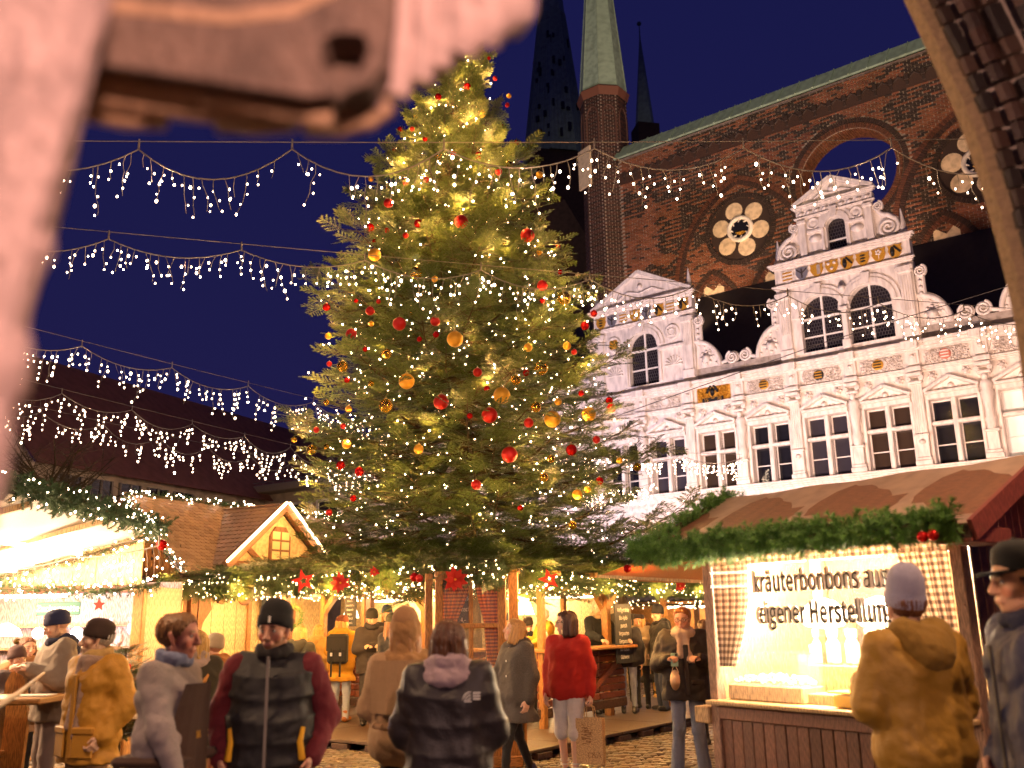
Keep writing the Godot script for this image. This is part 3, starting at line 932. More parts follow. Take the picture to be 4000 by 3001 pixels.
# ---------------------------------------------------------------- brick screen wall behind it
func brick_screen() -> void:
	var X := hall_axis()
	var F := frame(Vector3(10.667, 0, -39.5), X)
	var o := thing("brick_screen_wall", "tall dark red brick screen wall with a round opening and copper capping", "brick wall", F.origin, "", F.basis)
	var u0 := -6.25
	var u1 := 17.0
	var holes := []   # round openings in the wall, two visible
	for hu in [5.05, 15.2]:
		holes.append(Vector2(hu, 20.0))
	var R := 2.08
	var b := MB.new()
	b.tint = Color(1, 1, 1)
	for i in holes.size():
		var h: Vector2 = holes[i]
		var l: float = u0 if i == 0 else (holes[i - 1].x + h.x) / 2
		var r: float = u1 if i == holes.size() - 1 else (holes[i + 1].x + h.x) / 2
		var lo := PackedVector2Array([Vector2(l, 12.0), Vector2(r, 12.0), Vector2(r, h.y), Vector2(h.x + R, h.y)])
		for k in range(1, 24):
			lo.append(h + Vector2(R, 0).rotated(-PI * k / 24))
		lo.append_array(PackedVector2Array([Vector2(h.x - R, h.y), Vector2(l, h.y)]))
		b.prism(lo, 1.0, Transform3D(Basis(), Vector3(0, 0, -1.0)))
		var hi := PackedVector2Array([Vector2(l, h.y), Vector2(h.x - R, h.y)])
		for k in range(1, 24):
			hi.append(h + Vector2(R, 0).rotated(PI - PI * k / 24))
		hi.append_array(PackedVector2Array([Vector2(h.x + R, h.y), Vector2(r, h.y), Vector2(r, 24.5), Vector2(l, 24.5)]))
		b.prism(hi, 1.0, Transform3D(Basis(), Vector3(0, 0, -1.0)))
	b.box(Vector3((u0 + u1) / 2, 6.0, -0.5), Vector3(u1 - u0, 12, 0.9))
	put("mortar_core", b.mesh(), M.mortar, o)
	# brickwork: courses of stretchers, a dark glazed course after each red one
	var one := MB.new()
	one.box(Vector3.ZERO, Vector3(0.27, 0.082, 0.05), Basis(), 0.008)
	var bm := one.mesh()
	var xfs := []
	var cols := PackedColorArray()
	var ros := [Vector2(0.0, 18.87), Vector2(10.1, 18.87)]
	var near: Array[Vector3] = []
	var y := 14.4
	var row := 0
	while y < 24.4:
		var u := u0 + 0.15 + (0.15 if row % 2 else 0.0)
		while u < u1:
			var q := Vector2(u, y)
			var skip := y > 23.02 and y < 23.7
			for h in holes:
				skip = skip or q.distance_to(h) < 2.56
			for h in ros:
				skip = skip or q.distance_to(h) < 1.55 and q.distance_to(h) > 0.0
			if not skip:
				var red := rough_noise.get_noise_2d(u * 0.25, y * 0.3) > 0.05
				var c := jit(Color(0.25, 0.09, 0.045) if (row % 2 == 0 or red) and rng.randf() < (0.9 if red else 0.62) else Color(0.045, 0.026, 0.02), 0.3)
				var p := Vector3(u + rf(-0.01, 0.01), y + rf(-0.004, 0.004), 0.012 + rf(-0.008, 0.01))
				if near.size() < 295 and u > 1.2 and u < 4.2 and y > 20.0 and y < 23.0 and q.distance_to(holes[0]) > 2.6:
					near.append(p)
				else:
					xfs.append(Transform3D(Basis(Vector3.BACK, rf(-0.01, 0.01)), p))
					cols.append(c)
			u += 0.3
		y += 0.1
		row += 1
	for p in near:
		var k := rng.randi() % 5
		put("brick", bm, mat("brick_%d" % k, [Color(0.2, 0.065, 0.03), Color(0.24, 0.085, 0.04), Color(0.05, 0.028, 0.022), Color(0.16, 0.05, 0.03), Color(0.035, 0.022, 0.018)][k], 0.7, "fine", Vector3(3, 3, 3)), o, p)
	# rings of headers round the openings, arches and rosettes
	var head := MB.new()
	head.box(Vector3.ZERO, Vector3(0.085, 0.22, 0.08), Basis(), 0.01)
	var hm := head.mesh()
	var ring := func(cx: float, cy: float, r: float, a0: float, a1: float, z: float, tone: Color) -> void:
		var k := int(absf(a1 - a0) * r / 0.1)
		for i in k:
			var t := lerpf(a0, a1, (i + 0.5) / k)
			xfs.append(Transform3D(Basis(Vector3.BACK, t - PI / 2).scaled_local(Vector3(0.85 / 0.85, 1, 1)), Vector3(cx + cos(t) * r, cy + sin(t) * r, z)))
			cols.append(jit(tone if i % 2 else tone * 0.75, 0.25))
	var body := xfs.size()
	for h in holes:
		ring.call(h.x, h.y, 2.2, 0, TAU, 0.04, Color(0.17, 0.06, 0.03))
		ring.call(h.x, h.y, 2.44, 0, TAU, 0.02, Color(0.06, 0.03, 0.022))
		for k in 5:   # the depth of the opening
			var cnt := 120
			for i in cnt:
				var t := TAU * i / cnt
				xfs.append(Transform3D(Basis(Vector3.BACK, t - PI / 2).scaled_local(Vector3(1, 0.35, 2.2)), Vector3(h.x + cos(t) * 2.06, h.y + sin(t) * 2.06, -0.1 - 0.19 * k)))
				cols.append(jit(Color(0.2, 0.075, 0.035), 0.35))
	for h in ros:
		ring.call(h.x, h.y, 1.62, 0, TAU, 0.05, Color(0.05, 0.028, 0.022))
		for s in [-1.0, 1.0]:   # pointed arch over the rosette, and the two smaller ones under it
			ring.call(h.x - s * 1.7, h.y - 2.2, 4.85, PI / 2 - s * (PI / 2 - 0.02), PI / 2 - s * 0.365, 0.04, Color(0.07, 0.032, 0.024))
			ring.call(h.x - s * 1.7, h.y - 2.2, 5.08, PI / 2 - s * (PI / 2 - 0.02), PI / 2 - s * 0.35, 0.03, Color(0.16, 0.055, 0.03))
			for g in [-1.55, 1.55]:
				ring.call(h.x + g - s * 1.3, h.y - 4.1, 2.7, PI / 2 - s * (PI / 2 - 0.02), PI / 2 - s * 0.5, 0.05, Color(0.06, 0.03, 0.022))
				ring.call(h.x + g - s * 1.3, h.y - 4.1, 2.48, PI / 2 - s * (PI / 2 - 0.02), PI / 2 - s * 0.55, 0.04, Color(0.15, 0.05, 0.028))
	many("bricks", bm, M.brick, xfs.slice(0, body), o, cols.slice(0, body))
	many("header_bricks", hm, M.brick, xfs.slice(body), o, cols.slice(body))
	for h in ros:
		for k in 6:
			var t := TAU * (k + 0.5) / 6 + 0.25
			var c := MB.new()
			c.lathe(PackedVector2Array([Vector2(0, 0.03), Vector2(0.4, 0.03), Vector2(0.44, 0.0)]), Transform3D(Basis(Vector3.RIGHT, PI / 2), Vector3(h.x + cos(t) * 0.98, h.y + sin(t) * 0.98, 0.0)), 18)
			put("rosette_lobe", c.mesh(), M.plaster_infill, o)
		var c := MB.new()
		c.lathe(PackedVector2Array([Vector2(0, 0.012), Vector2(1.54, 0.012)]), Transform3D(Basis(Vector3.RIGHT, PI / 2), Vector3(h.x, h.y, 0.0)), 36)
		put("rosette_ground", c.mesh(), M.corbel_brick if M.has("corbel_brick") else mat("corbel_brick", Color(0.045, 0.024, 0.018), 0.7, "fine", Vector3(4, 4, 4)), o)
		c = MB.new()
		c.lathe(PackedVector2Array([Vector2(0.44, 0.0), Vector2(0.46, 0.12), Vector2(0.56, 0.14), Vector2(0.63, 0.1), Vector2(0.64, 0.0)]), Transform3D(Basis(Vector3.RIGHT, PI / 2), Vector3(h.x, h.y, 0.0)), 28)
		for k in 8:
			c.tube(PackedVector3Array([Vector3(h.x + cos(k * 0.785) * 0.45, h.y + sin(k * 0.785) * 0.45, 0.06), Vector3(h.x + cos(k * 0.785 + 0.2) * 0.34, h.y + sin(k * 0.785 + 0.2) * 0.34, 0.06)]), 0.05, 0.02, 5)
		put("rosette_ring", c.mesh(), M.stucco, o)
		c = MB.new()
		c.lathe(PackedVector2Array([Vector2(0, 0.04), Vector2(0.45, 0.04)]), Transform3D(Basis(Vector3.RIGHT, PI / 2), Vector3(h.x, h.y, 0.0)), 24)
		put("rosette_pane", c.mesh(), M.window_dark, o)
		c = MB.new()
		for k in 7:
			var a := -2.6 + k * 0.3
			c.tube(PackedVector3Array([Vector3(h.x, h.y - 0.3, 0.06), Vector3(h.x + cos(a + 1.0) * 0.12, h.y - 0.15, 0.06), Vector3(h.x + cos(a) * 0.3 + 0.05, h.y + sin(a) * 0.3, 0.06)]), 0.012, 0.025, 5)
		put("rosette_gilding", c.mesh(), M.gold, o)
		c = MB.new()
		for g in [-1.5, 1.5]:
			c.prism(PackedVector2Array([Vector2(h.x + g - 0.5, 15.2), Vector2(h.x + g + 0.5, 15.2), Vector2(h.x + g + 0.5, 16.7), Vector2(h.x + g, 16.2), Vector2(h.x + g - 0.5, 16.6)]), 0.05)
		put("plaster_panel", c.mesh(), M.plaster_infill, o)
	# corbel table under the coping
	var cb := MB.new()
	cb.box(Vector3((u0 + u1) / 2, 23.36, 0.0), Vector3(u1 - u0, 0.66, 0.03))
	put("corbel_shade_strip", cb.mesh(), M.dark_wood, o)  # shade inside the niches, put on the wall as a dark strip
	var u := u0 + 0.3
	while u < u1:
		cb = MB.new()
		cb.box(Vector3(u, 23.55, 0.02), Vector3(0.2, 0.28, 0.16), Basis(), 0.02)
		cb.box(Vector3(u, 23.3, -0.02), Vector3(0.14, 0.24, 0.1), Basis(), 0.02)
		cb.tube(PackedVector3Array([Vector3(u + 0.1, 23.5, 0.0), Vector3(u + 0.32, 23.68, 0.02), Vector3(u + 0.54, 23.5, 0.0)]), 0.06, 0.06, 6)
		put("corbel", cb.mesh(), mat("corbel_brick", Color(0.045, 0.024, 0.018), 0.7, "fine", Vector3(4, 4, 4)), o)
		u += 0.66
	u = u0 - 0.1
	while u < u1:   # copper sheets of the coping with their standing seams
		cb = MB.new()
		cb.quad(Vector3(u, 24.46, 0.32), Vector3(u + 0.8, 24.46, 0.32), Vector3(u + 0.8, 25.45, -0.5), Vector3(u, 25.45, -0.5), Vector3(0, 1, 1))
		cb.quad(Vector3(u, 24.36, 0.32), Vector3(u + 0.8, 24.36, 0.32), Vector3(u + 0.8, 24.46, 0.32), Vector3(u, 24.46, 0.32), Vector3(0, 0, 1))
		cb.quad(Vector3(u, 24.46, -1.3), Vector3(u + 0.8, 24.46, -1.3), Vector3(u + 0.8, 25.45, -0.5), Vector3(u, 25.45, -0.5), Vector3(0, 1, -1))
		cb.bar(Vector3(u, 24.44, 0.34), Vector3(u, 25.47, -0.5), 0.035, 0.07, Vector3(0, 1, 1))
		put("copper_sheet", cb.mesh(), M.copper, o)
		u += 0.8

func octagon(b: MB, r: float, y0: float, y1: float, r1 := -1.0, sides := 8) -> void:
	if r1 < 0: r1 = r
	for k in sides:
		var t0 := TAU * (k + 0.5) / sides
		var t1 := TAU * (k + 1.5) / sides
		b.quad(Vector3(cos(t0) * r, y0, sin(t0) * r), Vector3(cos(t1) * r, y0, sin(t1) * r), Vector3(cos(t1) * r1, y1, sin(t1) * r1), Vector3(cos(t0) * r1, y1, sin(t0) * r1), Vector3(cos((t0 + t1) / 2), 0, sin((t0 + t1) / 2)))

func church() -> void:
	# the slender stair turret at the end of the screen wall
	var X := hall_axis()
	var o := thing("brick_turret", "slender octagonal brick turret with a pale green copper spire", "turret", Vector3(10.667, 0, -39.5) + X * -7.4 + X.cross(Vector3.UP) * -0.6, "", frame(Vector3.ZERO, X).basis)
	var b := MB.new()
	octagon(b, 1.22, 0, 28.6)
	put("shaft", b.mesh(), M.mortar, o)
	var bk := MB.new()
	bk.box(Vector3.ZERO, Vector3(0.27, 0.085, 0.05), Basis(), 0.008)
	var bmesh := bk.mesh()
	var xfs := []
	var cols := PackedColorArray()
	for k in 8:
		var t := TAU * (k + 1.0) / 8
		var out := Vector3(cos(t), 0, sin(t))
		if out.z < -0.4: continue
		var side := Vector3(-sin(t), 0, cos(t))
		for row in 130:
			var y := 15.4 + row * 0.1
			for i in 3:
				var x := (i - 1) * 0.3 + (0.08 if row % 2 else -0.06)
				xfs.append(Transform3D(Basis(side, Vector3.UP, side.cross(Vector3.UP)), out * 1.135 + side * x + Vector3(0, y, 0)))
				cols.append(jit(Color(0.085, 0.032, 0.022) if row % 3 else Color(0.04, 0.022, 0.018), 0.3))
	many("bricks", bmesh, M.brick, xfs, o, cols)
	b = MB.new()
	octagon(b, 1.3, 28.3, 28.75, 1.45)
	octagon(b, 1.45, 28.75, 28.9, 1.3)
	put("cornice", b.mesh(), mat("turret_cornice", Color(0.16, 0.06, 0.035), 0.7), o)
	b = MB.new()
	octagon(b, 1.28, 28.85, 37.0, 0.62)
	octagon(b, 0.62, 37.0, 46.0, 0.02)
	for k in 8:
		var t := TAU * (k + 0.5) / 8
		b.tube(PackedVector3Array([Vector3(cos(t) * 1.28, 28.85, sin(t) * 1.28), Vector3(cos(t) * 0.62, 37.0, sin(t) * 0.62)]), 0.035, 0.03, 5)
	put("spire", b.mesh(), M.copper, o)
	for k in 8:
		var t := TAU * (k + 1.0) / 8
		var out := Vector3(cos(t), 0, sin(t))
		var side := Vector3(-sin(t), 0, cos(t))
		b = MB.new()
		for s in [-1.0, 1.0]:
			var arc := PackedVector3Array()
			for i in 7:
				var a := float(i) / 6
				arc.append(out * 1.16 + side * s * 0.36 * cos(a * PI / 2) + Vector3(0, 27.0 + 0.75 * sin(a * PI / 2), 0))
			b.tube(arc, 0.05, 0.05, 5)
			b.tube(PackedVector3Array([out * 1.16 + side * s * 0.36 + Vector3(0, 25.6, 0), out * 1.16 + side * s * 0.36 + Vector3(0, 27.0, 0)]), 0.05, 0.05, 5)
		put("blind_arch", b.mesh(), mat("turret_moulding", Color(0.11, 0.05, 0.035), 0.7), o)
	b = MB.new()
	b.box(Vector3(-0.6, 24.4, 1.13), Vector3(1.0, 2.2, 0.1), Basis(Vector3.UP, -0.35))
	put("plaster_panel", b.mesh(), M.plaster_infill, o)
	# the pair of church spires far behind
	for q in [[2172, 640, 118.0, 8.6, "broad weathered church spire of dark copper with small black hatches, behind the tree's right side"], [2520, 500, 118.0, 3.4, "thin dark church spire with a ball finial, just right of the green turret"]]:
		var base := at(q[0], q[1], q[2])
		o = thing("church_spire", q[4], "spire", Vector3(base.x, 0, base.z), "church spires", Basis(Vector3.UP, 0.2))
		b = MB.new()
		var big: bool = q[3] > 5
		var r: float = q[3] * 0.54
		if big:
			octagon(b, r, base.y, base.y + 24, r * 0.42)
			octagon(b, r * 0.42, base.y + 24, base.y + 44, 0.05)
		else:
			octagon(b, r * 0.75, base.y, base.y + 14.2, 0.12)
			b.tube(PackedVector3Array([Vector3(0, base.y + 14.0, 0), Vector3(0, base.y + 17.0, 0)]), 0.12, 0.05, 6)
		put("copper_roof", b.mesh(), M.copper_dark, o)
		b = MB.new()
		if big:
			for k in 8:
				var t := TAU * (k + 0.5) / 8
				b.tube(PackedVector3Array([Vector3(cos(t) * r, base.y, sin(t) * r), Vector3(cos(t) * r * 0.42, base.y + 24, sin(t) * r * 0.42)]), 0.14, 0.1, 5)
			for k in 48:
				var t := TAU * k / 48.0
				var rr := r * (0.93 if k % 6 == 0 else (0.95 if k % 2 else 0.965))
				b.tube(PackedVector3Array([Vector3(cos(t) * rr, base.y, sin(t) * rr), Vector3(cos(t) * rr * 0.42, base.y + 24, sin(t) * rr * 0.42)]), 0.05, 0.04, 4)
			put("seam", b.mesh(), M.copper_dark, o)
			for i in 30:
				var y := rf(2, 20)
				var t := rf(0.5, 2.7)
				var rr := lerpf(r, r * 0.42, y / 24) * 0.965
				b = MB.new()
				b.box(Vector3(cos(t) * rr, base.y + y, sin(t) * rr), Vector3(rf(0.3, 0.5), rf(0.5, 1.3), 0.3), Basis(Vector3.UP, PI / 2 - t))
				put("hatch", b.mesh(), M.black_paint, o)
		else:
			b.ball(Vector3(0, base.y + 17, 0), Vector3(0.34, 0.34, 0.34))
			put("finial", b.mesh(), M.copper_dark, o)
		b = MB.new()
		b.box(Vector3(0, base.y / 2, 0), Vector3(r * 1.7, base.y + 0.05, r * 1.7))
		put("tower", b.mesh(), mat("tower_brick", Color(0.05, 0.025, 0.022), 0.85, "mottle", Vector3(0.3, 0.3, 0.3)), o)
	var cr := thing("church_gable", "dark brick church gable with small plaster crosses, left of the turret's foot", "church", at(2260, 1000, 70))
	b = MB.new()
	var w := at(2260, 1000, 70)
	b.prism(PackedVector2Array([Vector2(-9, -w.y), Vector2(3.2, -w.y), Vector2(3.2, -3), Vector2(-1, 5.0), Vector2(-9, 4)]), 1.0, Transform3D(Basis(), Vector3(0, 0, -1)))
	put("gable_wall", b.mesh(), M.tower_brick, cr)
	for i in 4:
		b = MB.new()
		b.box(Vector3(-0.1 + i * 0.62, -1.7 - i * 0.25, 0.05), Vector3(0.14, 0.5, 0.1))
		b.box(Vector3(-0.1 + i * 0.62, -1.7 - i * 0.25, 0.052), Vector3(0.42, 0.16, 0.1))
		put("plaster_cross", b.mesh(), M.plaster_infill, cr)

# ---------------------------------------------------------------- houses at the left
func left_houses() -> void:
	# cream wing with the big dark roof
	var a := Vector3(-14.6, 0, -27.9)
	var X := Vector3(0.399, 0, -0.917)
	var o := thing("corner_house", "cream house with a huge dark tiled roof and small casement windows, behind the light strings", "house", a, "", frame(a, X).basis)
	var b := MB.new()
	b.box(Vector3(10.6, 3.25, -4), Vector3(21.8, 6.5, 8))
	put("wall", b.mesh(), mat("cream_wall", Color(0.55, 0.45, 0.34), 0.85, "mottle", Vector3(0.3, 0.3, 0.3)), o)
	b = MB.new()
	for k in 22:
		var y0 := 6.4 + k * 0.218
		b.box(Vector3(10.8, y0 + 0.14, 0.35 - k * 0.232), Vector3(22.4, 0.05, 0.34), Basis(Vector3.RIGHT, 0.8))
	b.quad(Vector3(-0.4, 6.4, 0.5), Vector3(22, 6.4, 0.5), Vector3(22, 11.2, -4.6), Vector3(-0.4, 11.2, -4.6), Vector3(0, 1, 1))
	put("roof", b.mesh(), mat("old_tiles", Color(0.2, 0.075, 0.055), 0.8, "mottle", Vector3(0.4, 0.4, 0.4)), o)
	b = MB.new()
	b.prism(PackedVector2Array([Vector2(0, 0), Vector2(-9, 0), Vector2(-9, 6.5), Vector2(-4.6, 11.5), Vector2(0.3, 6.4)]), 0.4, Transform3D(Basis(Vector3.BACK, Vector3.UP, Vector3.LEFT), Vector3(-0.3, 0, 0)))
	put("gable_wall", b.mesh(), M.cream_wall, o)
	for k in 5:
		b = MB.new()
		b.box(Vector3(1.2 + k * 1.25, 5.7, 0.02), Vector3(0.95, 1.1, 0.08))
		var wn := put("window", b.mesh(), M.window_dark, o)
		b = MB.new()
		for s in [-1, 0, 1]:
			b.box(Vector3(1.2 + k * 1.25 + s * 0.45, 5.7, 0.06), Vector3(0.07, 1.12, 0.08))
		b.box(Vector3(1.2 + k * 1.25, 5.3, 0.061), Vector3(0.95, 0.05, 0.07))
		put("frame", b.mesh(), M.cable, wn)
	# the low wing with a row of wide windows
	a = Vector3(-13.07, 0, -39.8)
	X = Vector3(0.83, 0, 0.558)
	o = thing("flat_roofed_wing", "pale flat-roofed building with wide white windows between hut roof and tree", "building", a, "", frame(a, X).basis)
	b = MB.new()
	b.box(Vector3(3.4, 3.35, -3), Vector3(10.8, 6.7, 6))
	put("wall", b.mesh(), M.cream_wall, o)
	b = MB.new()
	b.box(Vector3(3.4, 6.85, -2.7), Vector3(11.4, 0.3, 6.8), Basis(), 0.03)
	put("roof_edge", b.mesh(), mat("roof_edge", Color(0.3, 0.26, 0.2), 0.7), o)
	b = MB.new()
	for k in 17:
		b.tube(PackedVector3Array([Vector3(-1 + k * 0.6, 7.0, 0.5), Vector3(-1 + k * 0.6, 7.16, 0.5)]), 0.015, 0.015, 4)
	b.tube(PackedVector3Array([Vector3(-1, 7.14, 0.5), Vector3(9, 7.14, 0.5)]), 0.02, 0.02, 4)
	put("snow_rail", b.mesh(), M.cable, o)
	for k in 5:
		b = MB.new()
		b.box(Vector3(0.9 + k * 1.55, 5.3, 0.0), Vector3(1.1, 1.7, 0.06))
		var wn := put("window", b.mesh(), mat("window_dim", Color(0.03, 0.03, 0.04), 0.08), o)
		b = MB.new()
		for s in [-1.0, 1.0]:
			b.box(Vector3(0.9 + k * 1.55 + s * 0.58, 5.3, 0.05), Vector3(0.1, 1.9, 0.12))
			b.box(Vector3(0.9 + k * 1.55, 5.3 + s * 0.9, 0.051), Vector3(1.26, 0.1, 0.12))
		put("frame", b.mesh(), M.paint_white, wn)
	# bare tree before the corner house
	o = thing("bare_tree", "bare brown winter tree in front of the dark roof at the far left", "tree", Vector3(-11.9, 0, -23.5))
	b = MB.new()
	b.tube(PackedVector3Array([Vector3(0, 0, 0), Vector3(0.05, 2.5, 0), Vector3(0, 4.5, 0.05)]), 0.2, 0.1, 8)
	put("trunk", b.mesh(), M.bark, o)
	b = MB.new()
	for i in 90:
		var t := rf(0, TAU)
		var h := rf(2.6, 5.2)
		var p0 := Vector3(0, h, 0)
		var d := Vector3(cos(t), rf(0.4, 1.2), sin(t)).normalized()
		var l := rf(0.8, 2.4) * (1.2 - (h - 2.6) * 0.15)
		var p1 := p0 + d * l
		b.tube(PackedVector3Array([p0, p0 + d * l * 0.5 + Vector3(rf(-0.1, 0.1), rf(-0.1, 0.1), 0), p1]), 0.035, 0.012, 4, false)
		for k in 9:
			var s := p0.lerp(p1, rf(0.4, 1.0))
			b.tube(PackedVector3Array([s, s + Vector3(rf(-1, 1), rf(-0.2, 1), rf(-1, 1)).normalized() * rf(0.3, 0.8)]), 0.01, 0.005, 3, false)
	put("branches", b.mesh(), M.bark, o)

# ---------------------------------------------------------------- unseen floodlights placed to light the town hall, behind kiosk and stalls
func floodlights() -> void:
	var k := 0
	for q in [[-5.0, 11.0, Color(0.97, 0.88, 1.0), 100.0, 12.0], [2.2, 11.0, Color(1.0, 0.87, 0.84), 92.0, 11.0], [8.2, 11.0, Color(1.0, 0.82, 0.73), 100.0, 10.5], [14.0, 11.0, Color(1.0, 0.8, 0.7), 95.0, 10.0], [-1.6, -2.6, Color(1.0, 0.8, 0.6), 38.0, 22.0], [6.2, -2.6, Color(1.0, 0.8, 0.6), 45.0, 22.0]]:
		var p: Vector3 = HALL + hall_axis() * q[0] + hall_axis().cross(Vector3.UP) * q[1]
		var up: bool = q[1] < 0   # two unseen ones on the roof, placed to light the screen wall
		if up: p.y = 12.7
		var o := thing("floodlight", ["unseen floodlight behind the kiosk, placed to light the left end of the town hall", "unseen floodlight behind the tree, placed to light the small gable of the town hall", "unseen floodlight behind the candy stall, placed to light the town hall big gable", "unseen floodlight behind the arch, placed to light the right end of the town hall", "unseen floodlight behind the small gable, placed to light the brick screen wall", "unseen floodlight behind the big gable, placed to light the brick screen wall"][k], "floodlight", p, "unseen town hall floodlights")
		var b := MB.new()
		b.tube(PackedVector3Array([Vector3(0, 0, 0), Vector3(0, 2.6, 0)]), 0.05, 0.04, 8)
		if not up: put("mast", b.mesh(), M.cable_black, o)
		var aim: Vector3 = (HALL + hall_axis() * (q[0] - (3.0 if up else 0.0)) + Vector3(0, q[4], 0) - hall_axis().cross(Vector3.UP) * (6.0 if up else 0.0)) - (p + Vector3(0, 0.3 if up else 2.75, 0))
		var bs := Basis.looking_at(aim)
		b = MB.new()
		b.box(Vector3(0, 0, 0.09), Vector3(0.44, 0.32, 0.14), Basis(), 0.02)
		put("housing", b.mesh(), M.cable_black, o, Vector3(0, 0.3 if up else 2.75, 0), bs)
		b = MB.new()
		b.box(Vector3(0, 0, 0.005), Vector3(0.38, 0.26, 0.02))
		put("lens", b.mesh(), glow("flood_lens", Color(1, 0.9, 0.85), 6.0), o, Vector3(0, 0.3 if up else 2.75, 0), bs)
		var l := SpotLight3D.new()
		l.name = "unseen_flood_beam"
		o.add_child(l, true)
		l.transform = Transform3D(bs, Vector3(0, 0.3 if up else 2.75, 0) + aim.normalized() * 0.05)
		l.spot_angle = 62
		l.spot_angle_attenuation = 0.7
		l.light_energy = q[3]
		l.light_color = q[2]
		l.light_size = 0.3
		l.spot_range = 150
		l.spot_attenuation = 2.0
		l.shadow_enabled = true
		k += 1
	# one unseen lamp high behind the viewer, placed to light the church
	var fp := Vector3(-4, 23, 16)
	var fo := thing("floodlight", "unseen floodlight high behind the viewer, placed to light the church spires", "floodlight", fp)
	var fb := Basis.looking_at(Vector3(11, 31, -46) - fp)
	var hb := MB.new()
	hb.box(Vector3(0, 0, 0.15), Vector3(0.7, 0.6, 0.25), Basis(), 0.03)
	put("housing", hb.mesh(), M.cable_black, fo, Vector3.ZERO, fb)
	hb = MB.new()
	hb.box(Vector3(0, 0, 0.005), Vector3(0.6, 0.5, 0.02))
	put("lens", hb.mesh(), M.flood_lens, fo, Vector3.ZERO, fb)
	var fl := SpotLight3D.new()
	fl.name = "unseen_flood_beam"
	fo.add_child(fl, true)
	fl.transform = Transform3D(fb, fb * Vector3(0, 0, -0.06))
	fl.spot_angle = 17
	fl.spot_angle_attenuation = 0.6
	fl.light_energy = 900
	fl.light_color = Color(1.0, 0.88, 0.7)
	fl.light_size = 0.25
	fl.spot_range = 250
	fl.spot_attenuation = 2.0
	fl.shadow_enabled = true

